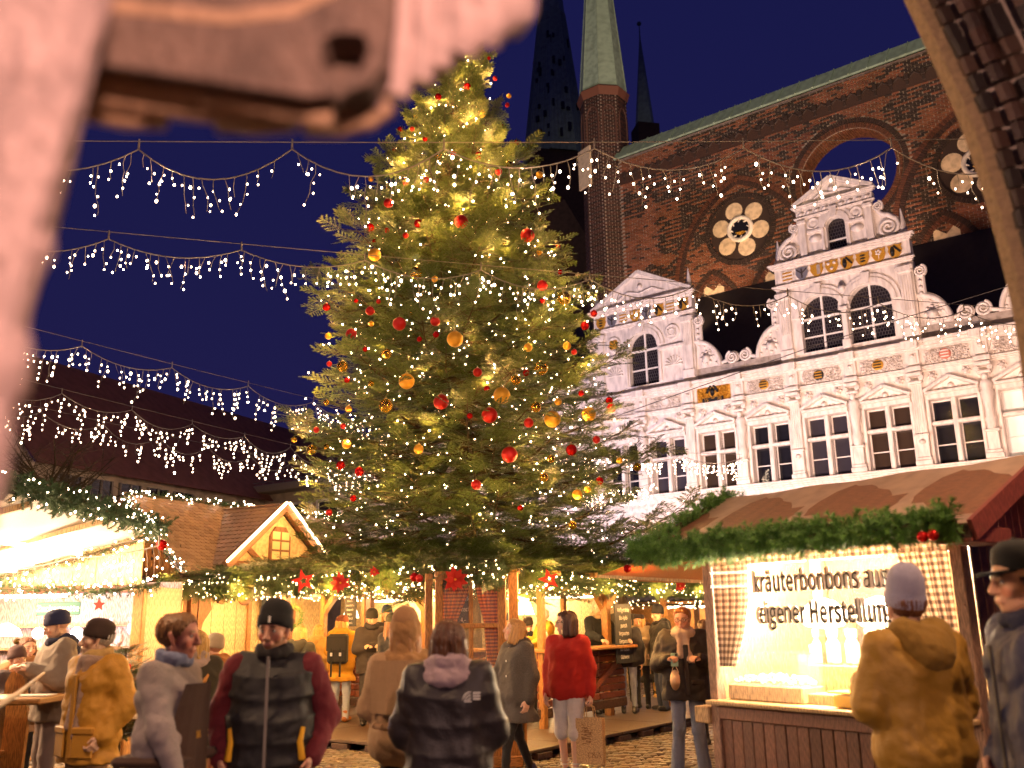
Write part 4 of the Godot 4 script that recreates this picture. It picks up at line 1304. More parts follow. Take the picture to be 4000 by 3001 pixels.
# ---------------------------------------------------------------- the arcade from which the square is seen
func arcade() -> void:
	var zp := 0.78
	var F := Transform3D(Basis(), Vector3(0, 0, -zp))
	var b := MB.new()
	var poly := PackedVector2Array()
	for q in [[-900, -400], [470, -400], [438, 0], [335, 420], [250, 700], [195, 880], [150, 1050], [112, 1230], [88, 1400], [62, 1600], [38, 1800], [0, 2050], [-80, 2500], [-200, 3400], [-900, 3400]]:
		var p := at(q[0], q[1], zp)
		poly.append(Vector2(p.x, p.y))
	b.prism(poly, 0.02, F)
	for k in 6:
		b.prism(poly, 0.045, Transform3D(Basis(), Vector3(-0.026 * (k + 1), 0, -zp - 0.045 * (k + 1))))
	var o := thing("sandstone_pier", "pink sandstone pier bulging out of focus at the left edge", "pier", Vector3.ZERO)
	put("shaft", b.mesh(), M.sandstone, o)
	b = MB.new()
	for q in [[150, 300, 90, 70], [60, 620, 110, 60], [210, 560, 50, 60], [40, 1000, 90, 90], [110, 960, 60, 50], [20, 1450, 60, 110]]:
		b.ball(at(q[0], q[1], zp), Vector3(q[2] * 1.6, q[3] * 2.2, 110) * (zp / FOCAL), 16, 10)
	put("worn_lump", b.mesh(), M.sandstone, o)
	# carved corbel stone overhead: a body with a pierced hollow, ridges below and flutes at its right
	zp = 1.0
	F = Transform3D(Basis(), Vector3(0, 0, -zp))
	o = thing("carved_corbel", "carved sandstone corbel with flutes and a hollow, blurred at the top left", "corbel", Vector3.ZERO)
	poly = PackedVector2Array()
	var edge := [[300, -400], [330, 400], [430, 440], [560, 470], [660, 462], [760, 470], [880, 488], [1000, 480], [1120, 478], [1250, 498], [1400, 486], [1490, 450], [1545, 392], [1640, 345], [1710, 325], [1775, 262], [1850, 212], [1890, 150], [1970, 112], [2025, 60], [2050, -60], [2050, -400]]
	for q in edge:
		var p := at(q[0], q[1], zp)
		poly.append(Vector2(p.x, p.y))
	b = MB.new()
	b.prism(poly, 0.06, F)
	put("stone_back", b.mesh(), M.sandstone_shaded, o)
	b = MB.new()   # the front layer, with the hollow cut out of it
	poly = PackedVector2Array()
	for q in [[300, -420], [330, 330], [800, 400], [1240, 470], [1330, 462], [1330, 390], [1290, 360], [1280, 300], [1310, 240], [1380, 228], [1450, 235], [1470, 300], [1440, 370], [1370, 392], [1370, 455], [1470, 420], [1530, 340], [1560, 150], [1590, -420]]:
		var p := at(q[0], q[1], zp - 0.06)
		poly.append(Vector2(p.x, p.y))
	b.prism(poly, 0.05, Transform3D(Basis(), Vector3(0, 0, -zp + 0.06)))
	put("stone_face", b.mesh(), M.sandstone_shaded, o)
	for q in [[[300, 300, 0.93], [700, 362, 0.93], [1150, 440, 0.93], [1300, 476, 0.93]], [[330, 375, 0.95], [700, 425, 0.95], [1000, 462, 0.95], [1150, 478, 0.95]], [[330, 430, 0.97], [480, 462, 0.97], [640, 466, 0.97]], [[850, 478, 0.97], [980, 488, 0.97], [1100, 480, 0.97]], [[1200, 492, 0.97], [1330, 494, 0.96], [1440, 468, 0.96], [1520, 410, 0.96]], [[330, 30, 0.9], [900, 90, 0.9], [1150, 60, 0.9], [1330, -30, 0.9]]]:
		var pts := PackedVector3Array()
		for r in q: pts.append(at(r[0], r[1], r[2]))
		b = MB.new()
		b.tube(pts, 0.013, 0.013, 10)
		put("ridge", b.mesh(), mat("sandstone_warm_lit", Color(0.42, 0.24, 0.14), 0.85, "mottle", Vector3(2, 2, 2), "fine", 1.0), o)  # warm light from the market below, put into the stone colour
	for q in [[1380, 1470, 0.012], [1600, 1545, 0.02], [1690, 1630, 0.022], [1770, 1710, 0.02], [1860, 1790, 0.03], [1960, 1870, 0.034], [2040, 1960, 0.034]]:
		var y1: float = lerpf(430, 90, (q[1] - 1470) / 480.0) if q[1] > 1500 else 430.0
		b = MB.new()
		b.tube(PackedVector3Array([at(q[0], -300, 0.93), at(lerpf(q[0], q[1], 0.6), y1 * 0.5, 0.935), at(q[1], y1, 0.95)]), q[2], q[2] * 0.8, 10)
		put("flute", b.mesh(), M.sandstone, o)
	# moulded brick arch at the right: ribs of shaped bricks, each brick its own
	o = thing("brick_arch", "moulded brick arch with round ribs curving down the right edge", "arch", Vector3.ZERO)
	var D := 3.4
	var path := []
	for q in [[3380, -330], [3452, -170], [3530, 0], [3600, 150], [3672, 310], [3740, 462], [3800, 630], [3850, 790], [3890, 940], [3928, 1090], [3960, 1240], [3985, 1400], [4008, 1600], [4025, 1850], [4030, 2150]]:
		path.append(at(q[0], q[1], D))
	var cur := Curve3D.new()
	for p in path: cur.add_point(p)
	var L := cur.get_baked_length()
	var axes := func(s: float) -> Array:
		var p0 := cur.sample_baked(s, true)
		var tg := (cur.sample_baked(minf(s + 0.08, L), true) - cur.sample_baked(maxf(s - 0.08, 0), true)).normalized()
		return [p0, tg, Vector3(-tg.y, tg.x, 0).normalized() if tg.y < 0 else Vector3(tg.y, -tg.x, 0).normalized()]
	b = MB.new()   # pale plastered edge and the mass of the wall behind the ribs
	var n := 30
	var strip := [[-0.0, 0.0], [0.005, 0.07], [0.045, 0.1]]
	for i in n:
		var a0: Array = axes.call(L * i / n)
		var a1: Array = axes.call(L * (i + 1) / n)
		for k in 2:
			var q0 = a0[0] + a0[2] * strip[k][0] + Vector3(0, 0, strip[k][1])
			var q1 = a0[0] + a0[2] * strip[k + 1][0] + Vector3(0, 0, strip[k + 1][1])
			var q2 = a1[0] + a1[2] * strip[k + 1][0] + Vector3(0, 0, strip[k + 1][1])
			var q3 = a1[0] + a1[2] * strip[k][0] + Vector3(0, 0, strip[k][1])
			b.quad(q0, q1, q2, q3, -a0[2] + Vector3(0, 0, 0.3))
	put("plaster_edge", b.mesh(), mat("old_plaster", Color(0.24, 0.155, 0.085), 0.85, "mottle", Vector3(4, 4, 4), "cell", 2.0), o)
	b = MB.new()
	for i in n:
		var a0: Array = axes.call(L * i / n)
		var a1: Array = axes.call(L * (i + 1) / n)
		b.quad(a0[0] + a0[2] * 0.02, a0[0] + a0[2] * 2.5, a1[0] + a1[2] * 2.5, a1[0] + a1[2] * 0.02, Vector3.BACK)
		b.quad(a0[0] + a0[2] * 0.06 + Vector3(0, 0, 0.07), a0[0] + a0[2] * 0.85 + Vector3(0, 0, 0.52), a1[0] + a1[2] * 0.85 + Vector3(0, 0, 0.52), a1[0] + a1[2] * 0.06 + Vector3(0, 0, 0.07), -a0[2] + Vector3.BACK)
	put("arch_core", b.mesh(), M.mortar, o)
	var ribs := [[0.062, 0.1, 0.026, 0], [0.125, 0.13, 0.05, 1], [0.205, 0.16, 0.034, 0], [0.285, 0.215, 0.058, 1], [0.375, 0.26, 0.038, 0], [0.46, 0.32, 0.06, 1], [0.56, 0.38, 0.045, 0], [0.66, 0.44, 0.06, 1]]
	var seg := 0.083
	for r in ribs.size():
		var q: Array = ribs[r]
		var m := MB.new()
		var ring := PackedVector2Array()
		if q[3] == 1:
			for k in 9:
				ring.append(Vector2(q[2] * cos(-PI * 0.9 + k * PI * 1.3 / 8 + 1.2), q[2] * sin(-PI * 0.9 + k * PI * 1.3 / 8 + 1.2)))
		else:
			ring = PackedVector2Array([Vector2(-q[2], -q[2]), Vector2(-q[2], q[2] * 0.6), Vector2(-q[2] * 0.6, q[2]), Vector2(q[2], q[2])])
		ring.append(Vector2(q[2], -q[2]))
		m.prism(ring, 0.074, Transform3D(Basis(), Vector3(0, 0, -0.037)))
		var me := m.mesh()
		var s := 0.04
		while s < L:
			var a: Array = axes.call(s)
			var u: Vector3 = a[2]
			var tg: Vector3 = a[1]
			var k := rng.randi() % 4
			put("brick", me, mat("arch_brick_%d" % k, [Color(0.05, 0.024, 0.014), Color(0.08, 0.034, 0.018), Color(0.03, 0.017, 0.012), Color(0.1, 0.05, 0.03)][k], 0.42, "fine", Vector3(7, 7, 7), "fine", 1.0), o, a[0] + u * (q[0] + rf(-0.003, 0.003)) + Vector3(0, 0, q[1] + rf(-0.003, 0.003)), Basis(u, Vector3.BACK, u.cross(Vector3.BACK)) * Basis(Vector3.BACK, rf(-0.02, 0.02)))
			s += seg
	# unseen lantern behind the viewer, placed to light the pier and nearest people
	o = thing("unseen_arcade_lantern", "unseen lantern behind the viewer, placed to light the pier and nearest people", "lantern", Vector3(0.7, 0, 1.5))
	b = MB.new()
	b.box(Vector3(0.6, 1.7, 0.3), Vector3(0.5, 3.4, 0.5), Basis(), 0.03)
	put("post", b.mesh(), M.sandstone_shaded, o)
	b = MB.new()
	b.tube(PackedVector3Array([Vector3(0.5, 3.0, 0.2), Vector3(0, 3.05, 0), Vector3(0, 2.85, 0)]), 0.02, 0.02, 6)
	b.lathe(PackedVector2Array([Vector2(0.17, 2.8), Vector2(0.03, 2.9), Vector2(0, 2.9)]), Transform3D(), 6)
	put("bracket", b.mesh(), M.cable_black, o)
	b = MB.new()
	b.ball(Vector3(0, 2.68, 0), Vector3(0.12, 0.12, 0.12))
	put("globe", b.mesh(), glow("lantern_globe", Color(1, 0.8, 0.75), 6.0), o)
	lamp("unseen_lantern_light", Vector3(0, 2.68, 0), 13.0, Color(1.0, 0.8, 0.72), 0.1, 20, o)
	for q in [[-3.4, 5.0, -4.0, "unseen lantern out of view above left, placed to light the people"], [3.3, 5.2, -4.2, "unseen lantern out of view above right, placed to light people and candy stall roof"]]:
		o = thing("unseen_wall_lantern", q[3], "lantern", Vector3(q[0], q[1], q[2]))  # unseen lamps out of view, placed to light the people and candy stall
		b = MB.new()
		b.tube(PackedVector3Array([Vector3(0, 0.35, 0.6), Vector3(0, 0.4, 0), Vector3(0, 0.15, 0)]), 0.025, 0.02, 6)
		b.lathe(PackedVector2Array([Vector2(0.26, 0.26), Vector2(0.03, 0.36), Vector2(0, 0.36)]), Transform3D(), 6)
		put("bracket", b.mesh(), M.cable_black, o)
		b = MB.new()
		b.ball(Vector3.ZERO, Vector3(0.24, 0.24, 0.24))
		put("globe", b.mesh(), M.lantern_globe, o)
		lamp("unseen_lantern_light", Vector3.ZERO, 14.0, Color(1.0, 0.8, 0.6), 0.3, 30, o)

# ---------------------------------------------------------------- fir sprigs and garlands
func needle_twig(b: MB, p: Vector3, d: Vector3, side: Vector3, l: float, nl: float, nw: float, count: int, flat: float, c0: Color, c1: Color) -> void:
	var w := d.cross(side).normalized()
	for i in count:
		var t := (i + 0.5) / count
		var a := (PI * 0.5 * (1 if i % 2 else -1)) + rf(-1, 1) * (1.0 - flat) * 1.5 if flat > 0 else rf(0, TAU)
		var out := (side * sin(a) + w * cos(a) * (1.0 - 0.5 * flat)).normalized()
		var nd := (out * 0.85 + d * rf(0.35, 0.8)).normalized()
		var s := p + d * l * t
		var len := nl * rf(0.8, 1.15) * (1.0 - 0.4 * t * t)
		var across := nd.cross(w if absf(nd.dot(w)) < 0.8 else side).normalized() * nw * 0.5
		b.tint = c0.lerp(c1, rng.randf())
		b.tri(s - across, s + across, s + nd * len)
	b.tint = c0.lerp(c1, 0.8)
	var tip := p + d * (l + nl * 0.5)
	b.tri(p + d * l * 0.7 - side * nw, p + d * l * 0.7 + side * nw, tip)
func tinsel_sprig(l: float, nl: float, nw: float, count: int, c0: Color, c1: Color) -> ArrayMesh:   # bushy garland pine: needles all round
	var b := MB.new()
	needle_twig(b, Vector3.ZERO, Vector3.UP, Vector3.RIGHT, l, nl, nw, count, 0.0, c0, c1)
	return b.mesh()
func fir_spray(l: float, pairs: int, c0: Color, c1: Color, nl := 0.034, nw := 0.0075, per := 15) -> ArrayMesh:   # a flat fir branchlet along +z
	var b := MB.new()
	b.tint = Color(0.09, 0.06, 0.03)
	b.tube(PackedVector3Array([Vector3.ZERO, Vector3(0, -0.01, l * 0.9)]), 0.006, 0.002, 3, false)
	needle_twig(b, Vector3(0, 0, l * 0.15), Vector3(0, 0, 1), Vector3.RIGHT, l * 0.85, nl, nw, per + 8, 0.6, c0, c1)
	for i in pairs:
		var t := 0.12 + 0.72 * i / maxf(pairs - 1, 1)
		for s in [-1.0, 1.0]:
			var a: float = s * rf(0.75, 0.95)
			var d := Vector3(sin(a), rf(-0.12, 0.1), cos(a)).normalized()
			var tl := l * rf(0.42, 0.55) * (1.0 - 0.62 * t)
			needle_twig(b, Vector3(0, 0, l * t + s * 0.01), d, d.cross(Vector3.UP).normalized(), tl, nl, nw, per, 0.6, c0, c1)
	return b.mesh()
var sprigs := {}
func garland(pts: PackedVector3Array, r: float, per_m: float, key: String, label: String, group: String, bulbs_m := 0.0, droop := 0.0, mat_bulb := "bulb_warm") -> Node3D:
	if sprigs.is_empty():
		sprigs = {"tinsel": tinsel_sprig(0.16, 0.07, 0.006, 62, Color(0.035, 0.12, 0.025), Color(0.13, 0.28, 0.05)), "dark": tinsel_sprig(0.15, 0.045, 0.006, 50, Color(0.02, 0.05, 0.018), Color(0.05, 0.1, 0.03)), "fir": fir_spray(0.3, 5, Color(0.03, 0.06, 0.012), Color(0.075, 0.11, 0.02)), "bulb": (func():
			var b := MB.new()
			b.ball(Vector3.ZERO, Vector3.ONE, 6, 4)
			return b.mesh()).call()}
	var o := thing("fir_garland", label, "garland", pts[0], group)
	var cur := Curve3D.new()
	for p in pts: cur.add_point(p - pts[0])
	var L := cur.get_baked_length()
	var b := MB.new()
	var path := PackedVector3Array()
	for i in 24: path.append(cur.sample_baked(L * i / 23.0, true))
	b.tube(path, 0.02, 0.02, 5)
	put("stem", b.mesh(), M.bark, o)
	var xf := []
	for i in int(L * per_m):
		var s := clampf((floorf(rf(0, L) / 0.11) + rf(0.1, 0.7)) * 0.11, 0, L) if key == "tinsel" else rf(0, L)
		var p := cur.sample_baked(s, true)
		var tg := (cur.sample_baked(minf(s + 0.05, L), true) - cur.sample_baked(maxf(s - 0.05, 0), true)).normalized()
		var d := Vector3(rf(-1, 1), rf(-1, 1), rf(-1, 1))
		d = (d - tg * d.dot(tg)).normalized() + tg * rf(-0.9, 0.9) + Vector3(0, -droop, 0)
		d = d.normalized()
		var sd := d.cross(tg + Vector3(0.01, 0.02, 0.03)).normalized()
		var k := r / (0.16 if key != "fir" else 0.26) * rf(0.75, 1.2)
		var bs := Basis(sd, d, sd.cross(d)) if key != "fir" else Basis(sd, d.cross(sd), d)
		xf.append(Transform3D(bs.scaled_local(Vector3.ONE * k), p + Vector3(rf(-1, 1), rf(-1, 1), rf(-1, 1)) * r * 0.25))
	many("foliage", sprigs[key], M.needle, xf, o)
	if bulbs_m > 0:
		var bx := []
		for i in int(L * bulbs_m):
			var p := cur.sample_baked(rf(0, L), true)
			var d := Vector3(rf(-1, 1), rf(-1, 1), rf(-1, 1)).normalized()
			bx.append(Transform3D(Basis().scaled(Vector3.ONE * 0.011 * rf(0.8, 1.2)), p + d * r * rf(0.7, 1.15)))
		many("light_bulbs", sprigs.bulb, M[mat_bulb], bx, o)
	return o
func bauble(p: Vector3, r: float, m: Material, label: String, group := "", squash := 1.0) -> void:
	var o := thing("bauble", label, "bauble", p, group)
	var b := MB.new()
	b.ball(Vector3.ZERO, Vector3(r, r * squash, r), 20, 14)
	put("ball", b.mesh(), m, o)
	b = MB.new()
	b.lathe(PackedVector2Array([Vector2(r * 0.2, r * 0.93), Vector2(r * 0.2, r * 1.12), Vector2(0, r * 1.14)]), Transform3D(), 10)
	b.tube(PackedVector3Array([Vector3(0, r * 1.12, 0), Vector3(0, r * 1.4, 0)]), r * 0.04, r * 0.04, 4)
	put("cap", b.mesh(), M.cap_silver, o)

# ---------------------------------------------------------------- candy stall at the right
func gingham() -> StandardMaterial3D:
	if M.has("gingham"): return M.gingham
	var im := Image.create(16, 16, false, Image.FORMAT_RGB8)
	for y in 16:
		for x in 16:
			var k := (1 if x < 8 else 0) + (1 if y < 8 else 0)
			im.set_pixel(x, y, [Color(0.93, 0.9, 0.84), Color(0.66, 0.58, 0.5), Color(0.36, 0.29, 0.25)][k])
	T["gingham"] = ImageTexture.create_from_image(im)
	var m := mat("gingham", Color(0.85, 0.85, 0.85), 0.85)
	m.albedo_texture = T["gingham"]
	m.backlight_enabled = true
	m.backlight = Color(0.5, 0.45, 0.4)
	return m
func curtain(called: String, label: String, F: Transform3D, left: Array, right: Array, amp: float, waves: int, m: Material, check := 0.05, category := "curtain", parent: Node3D = null) -> void:   # left and right: edge points [u, y] from top to bottom
	var b := MB.new()
	var nu := waves * 6
	for j in left.size() - 1:
		for i in nu:
			var q := []
			for w in [[i, j], [i + 1, j], [i + 1, j + 1], [i, j + 1]]:
				var t: float = float(w[0]) / nu
				var l: Array = left[w[1]]
				var r: Array = right[w[1]]
				var p := Vector3(lerpf(l[0], r[0], t), lerpf(l[1], r[1], t), sin(t * waves * TAU) * amp)
				q.append([F * p, Vector2(t * (waves * 3.0), p.y / check)])
			for k in [[0, 1, 2], [0, 2, 3]]:
				b.tri(q[k[0]][0], q[k[1]][0], q[k[2]][0])
				for e in k: b.uv.append(q[e][1])
	if parent:
		put(called, b.mesh(), m, parent)
	else:
		tag(put(called, b.mesh(), m), label, category)

func candy_stall() -> void:
	var X := Vector3(0.5937, 0, 0.80469)
	var F := frame(Vector3(1.593, 0, -7.859), X)
	var o := thing("candy_stall", "brown plank market stall with a bright window selling herb sweets, at the right", "market stall", F.origin, "", F.basis)
	for u in [0.0, 2.16]:
		var b := MB.new()
		b.box(Vector3(u, 1.06, -0.05), Vector3(0.085, 2.12, 0.1), Basis(), 0.006)
		for k in 5:
			b.ball(Vector3(u + 0.02 * (k % 2), 0.5 + k * 0.38, 0.001), Vector3(0.008, 0.008, 0.004), 6, 4)
		put("post", b.mesh(), mat("post_wood", Color(0.33, 0.19, 0.13), 0.6, "grain", Vector3(9, 0.9, 9), "grain", 0.2), o)
	var tones := [Color(0.22, 0.1, 0.062), Color(0.27, 0.125, 0.078), Color(0.19, 0.088, 0.055)]
	for k in 20:
		var b := MB.new()
		b.box(Vector3(0, 0, 0), Vector3(0.098, 0.82, 0.022), Basis(), 0.005)
		put("plank", b.mesh(), mat("stall_plank_%d" % (k % 3), tones[k % 3], 0.55, "grain", Vector3(11, 1.0, 11), "grain", 0.25), o, Vector3(0.095 + k * 0.1035, 0.41, -0.035 + rf(-0.003, 0.003)))
	var b := MB.new()
	b.box(Vector3(1.08, 0.4, -0.06), Vector3(2.1, 0.8, 0.02))
	put("backing", b.mesh(), M.dark_wood, o)
	b = MB.new()
	b.box(Vector3(1.08, 0.845, -0.02), Vector3(2.075, 0.1, 0.05), Basis(), 0.008)
	put("rail", b.mesh(), M.stall_plank_1, o)
	b = MB.new()
	b.box(Vector3(1.08, 0.925, -0.12), Vector3(2.2, 0.035, 0.42), Basis(), 0.008)
	put("counter", b.mesh(), M.pale_wood, o)
	b = MB.new()
	b.box(Vector3(-0.12, 0.82, -0.12), Vector3(0.16, 0.13, 0.3), Basis(), 0.01)
	put("side_shelf", b.mesh(), M.pale_wood, o)
	# right end wall of upright planks and the gable above it
	for k in 16:
		b = MB.new()
		b.box(Vector3(0, 0, 0), Vector3(0.022, 2.1, 0.095), Basis(), 0.005)
		put("side_plank", b.mesh(), mat("side_plank_%d" % (k % 2), [Color(0.1, 0.038, 0.03), Color(0.13, 0.05, 0.036)][k % 2], 0.55, "grain", Vector3(11, 1.0, 11), "grain", 0.25), o, Vector3(2.21, 1.05, -0.15 - k * 0.1))
	for k in 16:
		b = MB.new()
		var z := -0.05 - k * 0.1
		var h := 2.1 + 0.5 * (1.0 - absf(z + 0.8) / 1.15)
		b.box(Vector3(2.215, (2.08 + h) / 2, z), Vector3(0.022, h - 2.08, 0.095), Basis(), 0.004)
		put("gable_board", b.mesh(), mat("gable_red_lit", Color(0.26, 0.06, 0.045), 0.55, "grain", Vector3(9, 1, 9)), o)  # red light falling on this end is put into the wood colour
	b = MB.new()
	b.box(Vector3(1.08, 1.05, -1.7), Vector3(2.2, 2.1, 0.04))
	b.box(Vector3(-0.02, 1.05, -0.9), Vector3(0.03, 2.08, 1.5))  # added left side panel, keeps the stall light off the phone woman
	put("back_wall", b.mesh(), M.pale_wood, o)
	# saddle roof covered with brown tarpaulin
	for s in [1.0, -1.0]:
		b = MB.new()
		var z0: float = -0.8 + s * 1.15
		var nx := 16
		for i in nx:
			for j in 6:
				var q := []
				for w in [[i, j], [i + 1, j], [i + 1, j + 1], [i, j + 1]]:
					var u: float = lerpf(-0.42, 2.46, w[0] / 16.0)
					var t: float = w[1] / 6.0
					q.append(Vector3(u, lerpf(2.13, 2.66, t) - 0.02 * sin(t * PI) + 0.008 * sin(u * 7.0 + t * 4), lerpf(z0, -0.8, t)))
				b.quad(q[0], q[1], q[2], q[3], Vector3(0, 1, s))
		put("tarpaulin", b.mesh(), M.tarpaulin, o)
		b = MB.new()
		b.bar(Vector3(1.02, 2.1, z0), Vector3(1.02, 2.635, -0.8), 2.86, 0.025, Vector3(0, 1, s))
		put("roof_board", b.mesh(), M.wood_along, o)
		for u in [-0.44, 2.48]:
			b = MB.new()
			b.bar(Vector3(u, 2.08, z0), Vector3(u, 2.63, -0.8), 0.03, 0.13, Vector3(0, 1, s))
			put("bargeboard", b.mesh(), M.gable_red_lit if u > 0 else M.dark_wood, o)
	b = MB.new()
	b.box(Vector3(1.02, 2.08, 0.34), Vector3(2.9, 0.09, 0.03), Basis(), 0.005)
	put("fascia", b.mesh(), M.dark_wood, o)
	b = MB.new()
	b.box(Vector3(2.35, 2.06, 0.1), Vector3(0.24, 0.1, 0.5), Basis(), 0.005)
	put("soffit", b.mesh(), M.gable_red_lit, o)
	# clear sheet with its lettering
	b = MB.new()
	b.box(Vector3(1.08, 1.52, 0.006), Vector3(2.07, 1.12, 0.003))
	var pane := put("window_sheet", b.mesh(), M.pane, o)
	var row := 0
	for q in [["kräuterbonbons aus", 1.09, 1.845, 0.215], ["eigener Herstellung", 1.1, 1.61, 0.215]]:
		for k in 2:
			var tm := text_mesh(q[0], q[3], 0.002, "Droid Sans", k == 0)
			if k == 1:
				put("lettering", tm, M.black_paint, pane, Vector3(q[1], q[2], 0.014), Basis().scaled(Vector3(0.6, 1.0, 1.0)))
			else:
				for w in [[-1, 0], [1, 0], [0, 1], [0, -1]]:
					put("lettering_outline", tm, M.paint_white, pane, Vector3(q[1] + w[0] * 0.006, q[2] + w[1] * 0.006, 0.0095 + 0.0002 * (w[0] + 2 * w[1])), Basis().scaled(Vector3(0.583, 1.0, 1.0)))
		row += 1
	# lamps inside: tubes under the roof and two bowl shades
	for k in 3:
		b = MB.new()
		b.box(Vector3(0.4 + k * 0.68, 2.03, -0.45), Vector3(0.5, 0.03, 0.05))
		put("lamp_tube", b.mesh(), M.tube_light, o)
		lamp("lamp_tube_light", Vector3(0.4 + k * 0.68, 1.98, -0.45), 8.0, Color(1.0, 0.88, 0.72), 0.15, 8, o)
	for u in [0.72, 1.22]:
		b = MB.new()
		b.lathe(PackedVector2Array([Vector2(0.02, 1.72), Vector2(0.09, 1.7), Vector2(0.2, 1.6), Vector2(0.21, 1.56), Vector2(0.14, 1.5), Vector2(0.0, 1.48)]), Transform3D(Basis(), Vector3(u, 0, -0.55)), 8)
		put("lamp_bowl", b.mesh(), M.shade_lit, o)
		lamp("lamp_bowl_light", Vector3(u, 1.58, -0.3), 1.6, Color(1.0, 0.84, 0.6), 0.2, 6, o)
	# goods on the counter
	var FF := F
	var crate := thing("display_case", "clear acrylic case heaped with white sweets at the window's lower left", "display case", F * Vector3(0.45, 0.945, -0.22), "", F.basis)
	b = MB.new()
	b.box(Vector3(0, 0.06, 0), Vector3(0.72, 0.12, 0.3), Basis(), 0.01)
	put("tray", b.mesh(), M.pale_wood, crate)
	b = MB.new()
	for q in [[Vector3(0, 0.24, 0.15), Vector3(0.7, 0.24, 0.004)], [Vector3(0.35, 0.24, 0), Vector3(0.004, 0.24, 0.3)], [Vector3(0.16, 0.37, 0), Vector3(0.4, 0.004, 0.3)]]:
		b.box(q[0], q[1])
	put("cover", b.mesh(), M.pane, crate)
	b = MB.new()
	for i in 190:
		var x := rf(-0.33, 0.33)
		b.ball(Vector3(x, 0.13 + rf(0, 0.07) * (1 - absf(x) * 1.5), rf(-0.12, 0.12)), Vector3(0.016, 0.013, 0.016), 6, 4)
	var sw := put("sweets", b.mesh(), M.white_glazed, crate)
	sw.set_meta("kind", "stuff")
	for i in 9:
		var bt := thing("bottle", ["tall clear bottle with a white cap, leftmost behind the window", "white capped bottle beside the leftmost one", "third white capped bottle from the left behind the window", "middle left bottle with a rounded white cap", "middle bottle with a rounded white cap", "middle right bottle with a white cap", "third bottle from the right with a white cap", "second bottle from the right with a white cap", "rightmost white capped bottle by the beanie"][i], "bottle", F * Vector3(0.62 + i * 0.085, 1.22 + (0.0 if i else -0.12), -0.5 + 0.06 * (i % 2)), "bottles on the sweet stall's shelf", F.basis)
		b = MB.new()
		b.lathe(PackedVector2Array([Vector2(0, 0), Vector2(0.034, 0.0), Vector2(0.036, 0.02), Vector2(0.036, 0.15), Vector2(0.014, 0.19), Vector2(0.014, 0.21)]), Transform3D(), 12)
		put("glass", b.mesh(), mat("bottle_milk", Color(0.6, 0.66, 0.62), 0.15), bt)
		b = MB.new()
		b.lathe(PackedVector2Array([Vector2(0.022, 0.2), Vector2(0.026, 0.22), Vector2(0.026, 0.26), Vector2(0.0, 0.265)]), Transform3D(), 10)
		put("cap", b.mesh(), M.white_glazed, bt)
	b = MB.new()
	b.box(Vector3(1.05, 1.08, -0.5), Vector3(0.75, 0.27, 0.3), Basis(), 0.006)
	b.box(Vector3(0.9, 0.98, -0.24), Vector3(0.26, 0.08, 0.2), Basis(), 0.006)
	tag(put("wooden_step_box", b.mesh(), M.pale_wood, null, F.origin, F.basis), "pale wooden box that carries the bottles inside the candy stall", "box")
	b = MB.new()
	b.box(Vector3(1.22, 0.99, -0.12), Vector3(0.24, 0.08, 0.18), Basis(), 0.006)
	b.box(Vector3(1.22, 1.05, -0.12), Vector3(0.3, 0.015, 0.22), Basis(), 0.004)
	tag(put("small_stand", b.mesh(), mat("yellow_paint", Color(0.7, 0.42, 0.04), 0.5), null, F.origin, F.basis), "small yellow display stand on the candy stall counter", "stand")
	b = MB.new()   # brown inner posts and the open side door at the back
	b.box(Vector3(0.55, 1.35, -0.75), Vector3(0.1, 1.5, 0.06), Basis(), 0.008)
	b.box(Vector3(1.7, 1.35, -0.9), Vector3(0.08, 1.5, 0.06), Basis(), 0.008)
	put("inner_post", b.mesh(), M.wood_up, o)
	b = MB.new()
	b.box(Vector3(0.85, 1.3, -1.2), Vector3(0.5, 1.2, 0.05), Basis(Vector3.UP, 0.2), 0.01)
	put("inner_door", b.mesh(), M.dark_wood, o)
	# curtains
	var FC := F * Transform3D(Basis(), Vector3(0, 0, -0.03))
	curtain("gingham_valance", "beige gingham valance along the top of the candy stall window", FC, [[0.04, 2.09], [0.04, 1.99]], [[2.12, 2.09], [2.12, 1.99]], 0.02, 16, gingham(), 0.05)
	curtain("gingham_curtain", "beige gingham curtain gathered at the window's left side", FC, [[0.05, 2.0], [0.05, 1.7], [0.06, 1.45], [0.07, 1.2]], [[0.42, 2.0], [0.4, 1.7], [0.33, 1.45], [0.22, 1.2]], 0.022, 5, gingham(), 0.05)
	curtain("gingham_curtain", "beige gingham curtain gathered at the window's right side", FC, [[1.72, 2.0], [1.78, 1.7], [1.86, 1.4], [1.93, 1.15]], [[2.1, 2.0], [2.1, 1.7], [2.1, 1.4], [2.09, 1.15]], 0.022, 5, gingham(), 0.05)
	# garlands on the eave and up the left verge
	garland(PackedVector3Array([F * Vector3(-0.44, 2.14, 0.38), F * Vector3(0.2, 2.12, 0.4), F * Vector3(1.0, 2.13, 0.4), F * Vector3(1.8, 2.12, 0.4), F * Vector3(2.4, 2.14, 0.38)]), 0.13, 330, "tinsel", "thick green garland along the front eave of the candy stall", "", 0)
	garland(PackedVector3Array([F * Vector3(-0.46, 2.16, 0.3), F * Vector3(-0.46, 2.4, -0.25), F * Vector3(-0.45, 2.68, -0.78), F * Vector3(-0.43, 2.66, -0.95)]), 0.11, 260, "tinsel", "green garland climbing the left gable of the candy stall", "", 0)
	bauble(F * Vector3(-0.5, 2.0, 0.42), 0.035, M.red_gloss, "small red bauble hanging at the left end of the candy stall garland")
	bauble(F * Vector3(2.24, 2.05, 0.5), 0.035, M.red_gloss, "left one of the two red baubles at the garland's right end")
